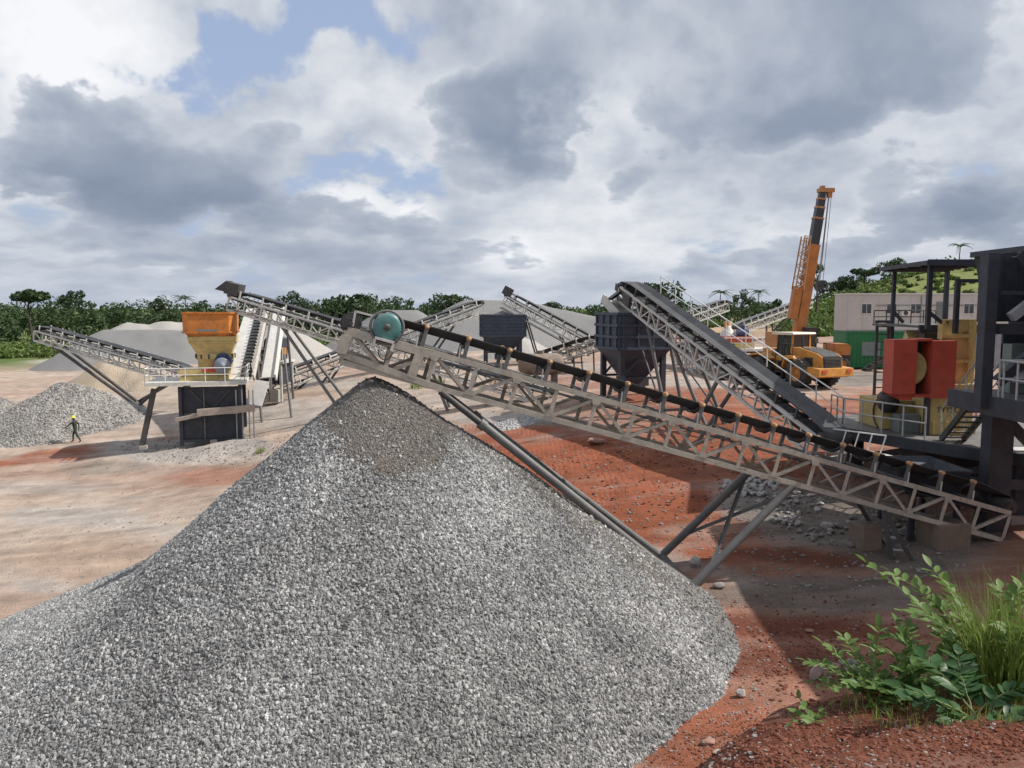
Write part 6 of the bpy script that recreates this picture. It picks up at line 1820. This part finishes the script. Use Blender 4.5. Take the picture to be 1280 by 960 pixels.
    for y in (-.035, .035): q.lathe([(0, -.011), (.011, 0), (0, .011)], (-.168, y, 1.62), 'z', 8)
    q.obj('eye', 'white_trim', root)
    q = MB(); q.box(-.172, -.025, 1.545, -.160, .025, 1.552); q.obj('mouth', 'loader_black', root)
    for y in (-.09, .09):
        q = MB(); q.lathe([(0, -.03), (.018, -.015), (.02, .01), (0, .03)], (-.075, y, 1.60), 'z', 8); q.obj('ear', 'skin_dark', root)
person()

# ------------------------------------------------------------------ rocks
def rock_mesh(seed, mat, sub=2):
    import bmesh
    rs = random.Random(seed)
    bm = bmesh.new(); bmesh.ops.create_icosphere(bm, subdivisions=sub, radius=.5)
    pl = [(V((rs.gauss(0, 1), rs.gauss(0, 1), rs.gauss(0, 1))).normalized(), rs.uniform(.26, .42)) for _ in range(9)]
    for v in bm.verts:
        for n, d in pl:
            k = v.co.dot(n) - d
            if k > 0: v.co -= n * k * .92
        v.co += V((rs.gauss(0, .012), rs.gauss(0, .012), rs.gauss(0, .012)))
    me = bpy.data.meshes.new('rock'); bm.to_mesh(me); bm.free()
    me.materials.append(MATS[mat]); return me
ROCK = {m: [rock_mesh(i * 7 + len(m), m) for i in range(5)] for m in ('rock_pale', 'rock_grey', 'rock_red')}
def put_rock(p, sz, mat, parent=None, k=0, rz=0.0, tilt=0.0):
    o = bpy.data.objects.new('rock', ROCK[mat][k % 5]); COL.objects.link(o)
    o.scale = sz; o.rotation_euler = (tilt, tilt * .6, rz)
    if parent is not None: o.parent = parent; o.location = V(p) - parent.location
    else: o.location = p
    return o
def lone_rock(px, py, wpx, mat, label, k, asp=(1, .7, .55), rz=0.3, tilt=0.1, Yl=None):
    p = G(px, py); s_ = wpx / F_PX * p.y
    o = put_rock(p + V((0, 0, s_ * asp[2] * .32)), (s_ * asp[0], s_ * asp[1], s_ * asp[2]), mat, None, k, rz, tilt)
    tag(o, label, 'rock', 'single rocks on the ground'); return o
lone_rock(746, 555, 24, 'rock_red', 'reddish slab-like rock alone on the bare red ground behind the gravel cone', 0, (1.1, .7, .5))
lone_rock(1021, 850, 34, 'rock_pale', 'pale pointed slab leaning beside the low leafy bush', 1, (.75, .35, 1.0), .5, .35)
lone_rock(926, 871, 17, 'rock_pale', 'white rock at the right toe of the gravel cone', 2, (1, .8, .8))
lone_rock(899, 803, 22, 'rock_pale', 'pale pinkish rock on the right rim of the gravel cone, above the white one', 3, (1, .7, .5))
lone_rock(884, 930, 24, 'rock_red', 'flat brown rock on red soil near the bottom edge', 4, (1, .7, .4))
lone_rock(896, 941, 14, 'rock_pale', 'small white chip below the flat brown rock near the bottom edge', 0, (1, .6, .4))
lone_rock(1034, 660, 20, 'rock_pale', 'pale rock in the shade right of the conveyor arm', 1, (1, .7, .5))
lone_rock(1049, 660, 15, 'rock_grey', 'grey rock just right of the pale one by the conveyor arm', 2, (1, .8, .6))
lone_rock(868, 708, 22, 'rock_pale', 'pale block between the feet of the conveyor arms', 3, (.8, .7, .9))
lone_rock(900, 735, 20, 'rock_grey', 'grey rock right of the near conveyor foot', 4, (1.1, .7, .45))
lone_rock(1012, 790, 12, 'rock_red', 'small brown rock in the shaded wheel tracks above the bush', 0, (1, .8, .5))
lone_rock(1130, 668, 18, 'rock_grey', 'grey rock between the two brown concrete blocks', 1, (1, .8, .6))
# white rubble heap and smaller ones in the shade
def rubble(px, py, rx, ry, n, size, label, mats, seed, hgt=.25):
    rs = random.Random(seed)
    c = G(px, py); root = empty('rubble_heap', c, 0, label, 'rubble', 'heaps of broken rock by the conveyor')
    for i in range(n):
        a, r_ = rs.random() * 6.283, math.sqrt(rs.random())
        g = G(px + rx * r_ * math.cos(a), py + ry * r_ * math.sin(a)); s_ = rs.uniform(*size)
        put_rock(g + V((0, 0, s_ * .2 + hgt * (1 - r_) * rs.random())), (s_ * rs.uniform(.9, 1.4), s_ * rs.uniform(.7, 1), s_ * rs.uniform(.55, .85)), rs.choice(mats), root, i, rs.random() * 6, rs.random() * .8)
rubble(938, 609, 36, 13, 85, (.13, .30), 'heap of white broken stones left of the conveyor arms', ['rock_pale'], 3)
rubble(985, 630, 45, 16, 60, (.10, .26), 'broken grey stones scattered behind the conveyor arms', ['rock_grey', 'rock_pale'], 4, .1)
rubble(1085, 668, 90, 20, 80, (.09, .30), 'grey stones strewn in the shade under the conveyor tail', ['rock_grey'], 5, .05)
rubble(1062, 846, 34, 16, 45, (.06, .22), 'low mound of dark soil and stones behind the leafy bush', ['rock_grey', 'rock_red'], 6, .3)
rubble(985, 653, 22, 10, 26, (.10, .22), 'small grey stone pile at the foot of the near conveyor arm', ['rock_grey', 'rock_pale'], 7, .15)
# countless chips lying about: one object
def chips(zones):
    rs = np.random.default_rng(5)
    me0 = ROCK['rock_pale'][0]
    import bmesh
    bm = bmesh.new(); bmesh.ops.create_icosphere(bm, subdivisions=1, radius=.5)
    base = np.array([v.co[:] for v in bm.verts]); tri = np.array([[v.index for v in f.verts] for f in bm.faces]); bm.free()
    vs, fs = [], []; o = 0
    for (px, py, rx, ry, n, s0, s1) in zones:
        a = rs.random(n) * 6.283; r_ = np.sqrt(rs.random(n))
        for i in range(n):
            u, v = px + rx * r_[i] * math.cos(a[i]), py + ry * r_[i] * math.sin(a[i])
            if v < 470: continue
            Yl = np.geomspace(3, 90, 260)
            aa = (u - 640) / F_PX; bb = (480 - v) / F_PX; dy = cP + bb * sP; dz = -sP + bb * cP
            Xl = aa * Yl / dy; Zl = CAM_Z + dz * Yl / dy
            hit = np.nonzero(Zl <= ground_fast(Xl, Yl))[0]
            if not len(hit): continue
            x, y = _refine(Xl, Yl, Zl, hit[0])
            s_ = rs.uniform(s0, s1) * rs.uniform(.5, 1)
            pt_ = base * (1 + .25 * rs.standard_normal((len(base), 1))) * np.array([rs.uniform(.8, 1.4), rs.uniform(.7, 1.1), rs.uniform(.4, .8)]) * s_
            t = rs.random() * 6.283; ct, stt = math.cos(t), math.sin(t)
            pt_ = np.stack([pt_[:, 0] * ct - pt_[:, 1] * stt, pt_[:, 0] * stt + pt_[:, 1] * ct, pt_[:, 2]], -1)
            vs.append(pt_ + np.array([x, y, gz(x, y) + s_ * .12])); fs.append(tri + o); o += len(base)
    return vs, fs
def chips_obj(name, label, zones, mat):
    vs, fs = chips(zones)
    me = bpy.data.meshes.new(name); me.from_pydata(np.concatenate(vs).tolist(), [], np.concatenate(fs).tolist())
    me.materials.append(MATS[mat])
    ob = bpy.data.objects.new(name, me); COL.objects.link(ob)
    tag(ob, label, 'gravel', kind='stuff')
chips_obj('scattered_chips', 'small chips of crushed stone scattered over the yard', [(880, 620, 160, 70, 500, .05, .14), (1050, 680, 180, 60, 500, .04, .16), (300, 562, 150, 20, 500, .08, .2), (180, 600, 180, 60, 260, .05, .13), (900, 850, 90, 60, 500, .02, .07), (870, 930, 90, 40, 220, .02, .06), (780, 560, 160, 40, 200, .05, .14), (1060, 920, 200, 45, 700, .008, .03), (960, 790, 120, 50, 200, .03, .09), (100, 700, 120, 50, 300, .03, .09), (700, 500, 200, 30, 250, .06, .2)], 'rock_grey')
chips_obj('soil_crumbs', 'crumbs of red soil on the bank in the lower right', [(1080, 925, 220, 50, 2600, .012, .05), (900, 935, 130, 40, 900, .015, .06), (1010, 800, 160, 60, 500, .03, .10), (1010, 830, 120, 50, 400, .03, .1), (800, 600, 140, 60, 350, .05, .16)], 'soil_red')

# ------------------------------------------------------------------ vegetation
def leaf_cloud(centers, radii, n, size, rs, squash=.75):
    """n little two-triangle leaves on and inside ellipsoid clumps -> verts, quads"""
    k = rs.integers(0, len(centers), n)
    d = rs.standard_normal((n, 3)); d /= np.linalg.norm(d, axis=1)[:, None]
    r = (0.55 + 0.5 * rs.random(n)) ** .6
    c = np.asarray(centers)[k] + d * (np.asarray(radii)[k] * r)[:, None] * np.array([1, 1, squash])
    a = rs.standard_normal((n, 3)) + d * .6; a /= np.linalg.norm(a, axis=1)[:, None]
    t = np.cross(a, rs.standard_normal((n, 3))); t /= np.linalg.norm(t, axis=1)[:, None]
    b = np.cross(a, t)
    s = (size * (.6 + .8 * rs.random(n)))[:, None]
    v = np.stack([c - t * s, c - b * s * .5, c + t * s, c + b * s * .5], 1)
    return v.reshape(-1, 3)
def quads_mesh(name, v, mat):
    n = len(v) // 4
    me = bpy.data.meshes.new(name)
    me.vertices.add(len(v)); me.vertices.foreach_set('co', v.astype(np.float32).ravel())
    me.loops.add(4 * n); me.loops.foreach_set('vertex_index', np.arange(4 * n, dtype=np.int32))
    me.polygons.add(n); me.polygons.foreach_set('loop_start', np.arange(0, 4 * n, 4, dtype=np.int32))
    me.update(); me.materials.append(MATS[mat]); return me
VR = np.random.default_rng(99)
def crown_top(px):
    xs = [-150, 0, 40, 95, 130, 200, 280, 340, 400, 430, 470, 520, 560, 600, 680, 740, 800, 860, 920, 990, 1040, 1100, 1160, 1220, 1290, 1450]
    ys = [376, 377, 374, 371, 375, 377, 376, 378, 378, 370, 367, 377, 375, 380, 385, 382, 378, 378, 377, 372, 358, 352, 343, 338, 333, 325]
    return float(np.interp(px, xs, ys))
def forest():
    vs = []
    for row, (Y, dens) in enumerate(((150, 1.0), (178, 1.0), (210, 1.0), (255, 1.0))):
        px = -160.0
        while px < 1400:
            Yj = Y * VR.uniform(.94, 1.06)
            step = VR.uniform(3.0, 5.0) / Yj * F_PX
            px += step
            if row == 0 and not (px < 360 or 380 < px < 560): continue
            if px > 985 and row < 3: continue
            if 880 < px < 1000 and row < 2: continue
            X = (px - 640) / F_PX * Yj
            g = gz(X, Yj)
            top = P(px, crown_top(px) + (3 - row) * 5.5 + VR.normal(0, 2.2), Yj).z
            h = max(3.0, top - g) if row else VR.uniform(3, 6)
            if px > 985:
                if VR.random() < .55: continue
                h = VR.uniform(2.5, 5.0)
            h = min(h, 17)
            R_ = VR.uniform(2.2, 3.6) * (1 if row else .75)
            cs, rs_ = [], []
            for k in range(5):
                cs.append((X + VR.normal(0, R_ * .5), Yj + VR.normal(0, R_ * .5), g + h * VR.uniform(.35, .9) - R_ * .3)); rs_.append(R_ * VR.uniform(.5, .85))
            cs.append((X, Yj, g + h - R_ * .55)); rs_.append(R_ * .6)
            cs.append((X, Yj, g + h * .3)); rs_.append(R_ * .9)
            vs.append(leaf_cloud(cs, rs_, 360, .46 if row else .36, VR))
    me = quads_mesh('forest', np.concatenate(vs), 'leaf_forest')
    o = bpy.data.objects.new('forest', me); COL.objects.link(o)
    tag(o, 'dense dark green forest along the horizon', 'forest', kind='stuff')
forest()
def scrub(name, label, zones, mat, leaf):
    vs = []
    for (px0, px1, Y0, Y1, n, h0, h1) in zones:
        for _ in range(n):
            Y = VR.uniform(Y0, Y1); px = VR.uniform(px0, px1); X = (px - 640) / F_PX * Y
            g = gz(X, Y); h = VR.uniform(h0, h1)
            cs = [(X + VR.normal(0, h * .6), Y + VR.normal(0, h * .6), g + h * VR.uniform(.1, .6)) for _ in range(4)]
            vs.append(leaf_cloud(cs, [h * VR.uniform(.35, .7) for _ in cs], 70, leaf, VR))
    me = quads_mesh(name, np.concatenate(vs), mat)
    o = bpy.data.objects.new(name, me); COL.objects.link(o); tag(o, label, 'scrub', kind='stuff')
scrub('hillside_scrub', 'bright green scrub and tall grass on the hillside and field edges', [(985, 1420, 96, 185, 700, .2, .8), (985, 1100, 96, 150, 120, .6, 1.8), (1000, 1420, 150, 190, 45, 1.0, 2.6), (-80, 150, 118, 142, 170, .7, 2.4), (840, 1000, 150, 215, 150, .4, 1.3), (380, 560, 118, 145, 120, .4, 1.4), (690, 760, 130, 160, 40, .8, 2.0)], 'leaf_scrub', .34)

def tree(name, label, px, pyt, Y, R_, kind, seed, crown_n=1500):
    rs = np.random.default_rng(seed)
    X = (px - 640) / F_PX * Y; g = gz(X, Y); h = max(4.5, P(px, pyt, Y).z - g)
    root = empty(name, (X, Y, g - .1), 0, label, 'tree', 'trees standing above the forest')
    q = MB(); z = 0; p0 = V((0, 0, 0)); r0_ = .016 * h + .06
    top = h * {'round': .62, 'umbrella': .78, 'palm': .9, 'airy': .8}[kind]
    n = 6
    for i in range(n):
        p1 = V((rs.normal(0, .012 * h) + p0.x, rs.normal(0, .012 * h) + p0.y, top * (i + 1) / n))
        q.tube(p0, p1, r0_ * (1 - .6 * i / n), r0_ * (1 - .6 * (i + 1) / n), 8, False); p0 = p1
    cs, rr = [], []
    if kind == 'palm':
        q.obj('trunk', 'bark', root)
        vs = []
        for i in range(16):
            a = 2 * math.pi * i / 16 + rs.normal(0, .1); el0 = rs.uniform(-.1, .9); L_ = R_ * rs.uniform(.85, 1.1)
            for t in np.linspace(.08, 1, 14):
                c = np.array([math.cos(a) * L_ * t, math.sin(a) * L_ * t, top + math.sin(el0) * L_ * t - .55 * L_ * t * t])
                for sg in (-1, 1):
                    w = np.array([-math.sin(a) * sg, math.cos(a) * sg, -.35]) * L_ * .22 * (1.1 - t * .7)
                    d = np.array([math.cos(a), math.sin(a), -.3]) * L_ * .05
                    vs += [c - d, c + w * .5 - d * .3, c + w, c + w * .4 + d]
        me = quads_mesh('crown', np.array(vs), 'leaf_forest')
    else:
        nb = {'round': 9, 'umbrella': 7, 'airy': 8}[kind]
        for i in range(nb):
            a = 2 * math.pi * i / nb + rs.normal(0, .3)
            rad = R_ * rs.uniform(.35, .8)
            zt_ = h * {'round': rs.uniform(.5, .86), 'umbrella': rs.uniform(.8, .9), 'airy': rs.uniform(.55, .95)}[kind]
            e = V((math.cos(a) * rad, math.sin(a) * rad, zt_))
            st_ = V((p0.x * .8, p0.y * .8, top * rs.uniform(.6, .98)))
            q.tube(st_, e, r0_ * .35, r0_ * .1, 6, False)
            cs.append(tuple(e)); rr.append(R_ * {'round': .42, 'umbrella': .34, 'airy': .26}[kind] * rs.uniform(.8, 1.25))
        cs.append((0, 0, h - R_ * .35)); rr.append(R_ * .38)
        q.obj('trunk', 'bark', root)
        me = quads_mesh('crown', leaf_cloud(cs, rr, crown_n, max(.13, R_ * .085), rs, .6 if kind == 'umbrella' else .8), 'leaf_forest')
    o = bpy.data.objects.new('crown', me); COL.objects.link(o); o.parent = root
T_ = [('umbrella_tree', 'tall flat-crowned tree standing out near the left edge', 42, 359, 170, 4.6, 'umbrella'), ('airy_tree', 'second flat-crowned tree from the left edge, thinner', 93, 362, 180, 3.4, 'airy'),
      ('round_tree', 'dark round tree right of the pale conveyor head', 368, 362, 190, 3.9, 'round'), ('round_tree', 'large round dark tree on the rise right of the foreground drum', 432, 366, 160, 6.0, 'round'),
      ('round_tree', 'broad round tree above the far grey heap', 562, 366, 170, 4.6, 'round'), ('round_tree', 'round green tree showing behind the steep conveyor head', 820, 353, 130, 4.3, 'round'),
      ('palm_tree', 'palm tree right of the steep conveyor above the far pale conveyor', 900, 360, 190, 3.3, 'palm'), ('airy_tree', 'thin airy tree in the gap left of the crane boom', 928, 360, 210, 3.2, 'airy'),
      ('palm_tree', 'small palm silhouette just left of the crane jib', 946, 360, 215, 3.4, 'palm'), ('airy_tree', 'tall slender tree just behind the crane hoist ropes', 1018, 328, 120, 2.6, 'airy'),
      ('round_tree', 'dark tree on the hill right of the crane', 1052, 350, 165, 3.4, 'round'), ('umbrella_tree', 'spreading tree on the hill above the left end of the cabin', 1078, 352, 170, 3.0, 'umbrella'),
      ('round_tree', 'hilltop tree above the second cabin window', 1112, 350, 168, 2.8, 'round'), ('palm_tree', 'small palm on the hill crest above the canopy roof', 1193, 322, 150, 2.2, 'palm'),
      ('round_tree', 'small dark tree between the two bins on the skyline', 690, 377, 200, 3.2, 'round'), ('airy_tree', 'spindly tree on the skyline left of the orange hopper', 205, 367, 190, 3.0, 'airy'), ('palm_tree', 'palm on the skyline above the grey dust heap', 232, 366, 185, 3.2, 'palm')]
T_ += [('round_tree', 'unseen tree added beyond the right edge to shade the bank', 2190, 30, 5.6, 2.3, 'airy'), ('round_tree', 'second unseen tree added beyond the right edge for shade on the bank', 1790, 90, 9.2, 2.6, 'airy')]  # out of view, added with sparse crowns to throw dappled shade on the bank
for i, (nm, lb, px, py, Y, r_, kd) in enumerate(T_): tree(nm, lb, px, py, Y, r_, kd, 40 + i, (900 if Y > 20 else 420) if kd == 'airy' else 1500)

# --- near plants
def leaf_mesh(nm, mat, w):
    q = MB(); prof = [(0, .02), (.18, .62), (.42, 1.0), (.68, .82), (.88, .38), (1, .0)]
    vs = []; 
    for t, k in prof:
        for sg in (-1, 0, 1): vs.append((t, sg * k * w / 2, .06 * k * abs(sg) - .28 * t * t * .35))
    fs = [(i * 3 + c, i * 3 + c + 1, i * 3 + c + 4, i * 3 + c + 3) for i in range(5) for c in (0, 1)]
    q.add(vs, fs, True)
    me = bpy.data.meshes.new(nm); me.from_pydata(q.v, [], q.f); me.polygons.foreach_set('use_smooth', q.sm); me.materials.append(MATS[mat]); return me
LEAF = {('a', m): leaf_mesh('leaf', m, .5) for m in ('leaf_near', 'leaf_near_dark')}
def plant(name, label, base, branches, leaf_len, mat, rs, pairs, group='green plants on the bank', upright=.5):
    """branches: list of (direction xyz, length, droop)"""
    root = empty(name, base, 0, label, 'plant', group)
    stem = MB()
    for (d, L_, droop) in branches:
        d = V(d).normalized(); p = V((rs.gauss(0, .03), rs.gauss(0, .03), 0)); n = 9
        pts = [p]
        for i in range(n):
            t = (i + 1) / n
            pts.append(p + d * L_ * t + V((rs.gauss(0, .006), rs.gauss(0, .006), -droop * L_ * t * t)))
        for i in range(n): stem.tube(pts[i], pts[i + 1], .008 * (1.15 - i / n), .008 * (1.05 - i / n), 5, False)
        for k in range(pairs):
            t = .28 + .72 * k / (pairs - 1); f = t * n; i = min(n - 1, int(f)); c = pts[i].lerp(pts[i + 1], f - i)
            ax = (pts[min(n, i + 1)] - pts[i]).normalized(); sd = ax.cross(V((0, 0, 1)))
            sd = sd.normalized() if sd.length > .1 else V((1, 0, 0))
            for sg in ((-1, 1) if k < pairs - 1 else (0,)):
                x = (ax * (.55 if sg else 1) + sd * sg * .9 + V((0, 0, upright * rs.uniform(-.1, .7)))).normalized()
                up = (V((0, 0, 1)) + V((rs.gauss(0, .35), rs.gauss(0, .35), 0))).normalized()
                y = up.cross(x).normalized(); z = x.cross(y); s_ = leaf_len * rs.uniform(.7, 1.15)
                m = Matrix((x * s_, y * s_, z * s_)).transposed().to_4x4(); m.translation = c
                o = bpy.data.objects.new('leaf', LEAF[('a', mat)]); COL.objects.link(o); o.parent = root; o.matrix_local = m
    stem.obj('stem', 'stem_green', root)
    return root
prs = random.Random(21)
def gp(px, Y):
    """on the bank, at a photo column and a distance"""
    X = (px - 640) / F_PX * Y
    return V((X, Y, gz(X, Y) - .02))
def fan(n, L0, L1, el0, el1, az0=0, az1=6.283):
    out = []
    for i in range(n):
        a = az0 + (az1 - az0) * (i + prs.random()) / n; e = prs.uniform(el0, el1)
        out.append(((math.cos(a) * math.cos(e), math.sin(a) * math.cos(e), math.sin(e)), prs.uniform(L0, L1), prs.uniform(.15, .45)))
    return out
plant('leafy_bush', 'low bright leafy bush in the lower right, left of the tall grass', gp(1140, 6.3), fan(14, .35, .68, .25, 1.2), .105, 'leaf_near', prs, 9)
plant('leafy_bush', 'left half of the low bush, arching over the pale leaning slab', gp(1118, 6.4), [((-.8, .1, .95), .85, .42), ((-.5, .3, 1), .75, .3), ((-.9, -.2, .6), .6, .3), ((.3, -.3, 1), .62, .25), ((-.1, -.6, .7), .5, .3), ((-.7, .5, .7), .7, .35), ((.1, .2, 1), .75, .2), ((-.3, -.3, .6), .5, .3), ((-.6, -.4, .9), .65, .35), ((.5, .1, .9), .7, .3), ((-.2, .5, .9), .7, .3), ((.4, -.5, .7), .55, .3)], .105, 'leaf_near', prs, 9)
plant('leafy_bush', 'dark broad-leaved bush at the right edge below the tall grass', gp(1240, 5.6), fan(10, .45, .8, .3, 1.0), .16, 'leaf_near_dark', prs, 8)
plant('leafy_bush', 'upright leafy sapling left of the tall grass', gp(1176, 6.6), fan(10, .6, 1.0, .8, 1.4), .12, 'leaf_near', prs, 9)
plant('seedling', 'small seedling with drooping leaves on the bare red bank', gp(1027, 6.0), fan(6, .16, .3, .3, 1.1), .1, 'leaf_near', prs, 3)
plant('leafy_bush', 'tall shrub with broad leaves at the right edge above the grass', gp(1272, 6.7), fan(17, 1.1, 1.9, .8, 1.45), .15, 'leaf_near', prs, 10)
plant('leafy_bush', 'ragged shrub between the tall shrub and the concrete block', gp(1228, 6.9), fan(13, .7, 1.2, .65, 1.4), .125, 'leaf_near', prs, 10)
plant('leafy_bush', 'low dark ground plant under the two leafy bushes', gp(1155, 6.1), fan(9, .22, .36, .05, .6), .11, 'leaf_near', prs, 5)
def grass_tuft(name, label, base, n, h0, h1, spread, w, mat='grass_blade', cat='grass'):
    rs = np.random.default_rng(int(abs(base.x) * 100))
    vs, fs = [], []
    for i in range(n):
        a = rs.random() * 6.283; r_ = spread * math.sqrt(rs.random()); x, y = r_ * math.cos(a), r_ * math.sin(a)
        z0 = gz(base.x + x, base.y + y) - base.z - .02
        h = rs.uniform(h0, h1); lean = rs.uniform(.05, .55) * h; la = a + rs.normal(0, .9); fa = rs.random() * 3.14
        wx, wy = math.cos(fa) * w / 2, math.sin(fa) * w / 2
        o = len(vs); m = 6
        for k in range(m):
            t = k / (m - 1); c = (x + math.cos(la) * lean * t ** 2, y + math.sin(la) * lean * t ** 2, z0 + h * (t - .28 * t ** 3 * (lean / h) * 2)); ww = (1 - t ** 1.5) + .04
            vs += [(c[0] - wx * ww, c[1] - wy * ww, c[2]), (c[0] + wx * ww, c[1] + wy * ww, c[2])]
        fs += [(o + 2 * k, o + 2 * k + 1, o + 2 * k + 3, o + 2 * k + 2) for k in range(m - 1)]
    me = bpy.data.meshes.new(name); me.from_pydata(vs, [], fs); me.materials.append(MATS[mat])
    o = bpy.data.objects.new(name, me); COL.objects.link(o); o.location = base
    tag(o, label, cat, kind='stuff')
grass_tuft('tall_grass', 'tall yellow-green grass tuft at the right edge', gp(1292, 6.3), 480, .6, 1.3, .36, .012)
grass_tuft('tall_grass', 'short mixed grass under the bushes on the bank', gp(1200, 6.0), 500, .06, .22, .75, .008)
grass_tuft('dry_grass', 'few thin dry stalks left of the tall grass', gp(1184, 6.5), 14, .35, .6, .12, .006)
grass_tuft('dry_litter', 'straw-coloured dead grass and litter at the foot of the bushes', gp(1190, 5.9), 520, .04, .16, .8, .01, 'straw')
grass_tuft('weeds', 'green weed patch glimpsed behind the conveyor arm', G(534, 482), 260, .3, .8, 1.3, .05)
grass_tuft('weeds', 'tiny green weed in front of the left crusher', G(325, 566), 60, .2, .5, .25, .03)
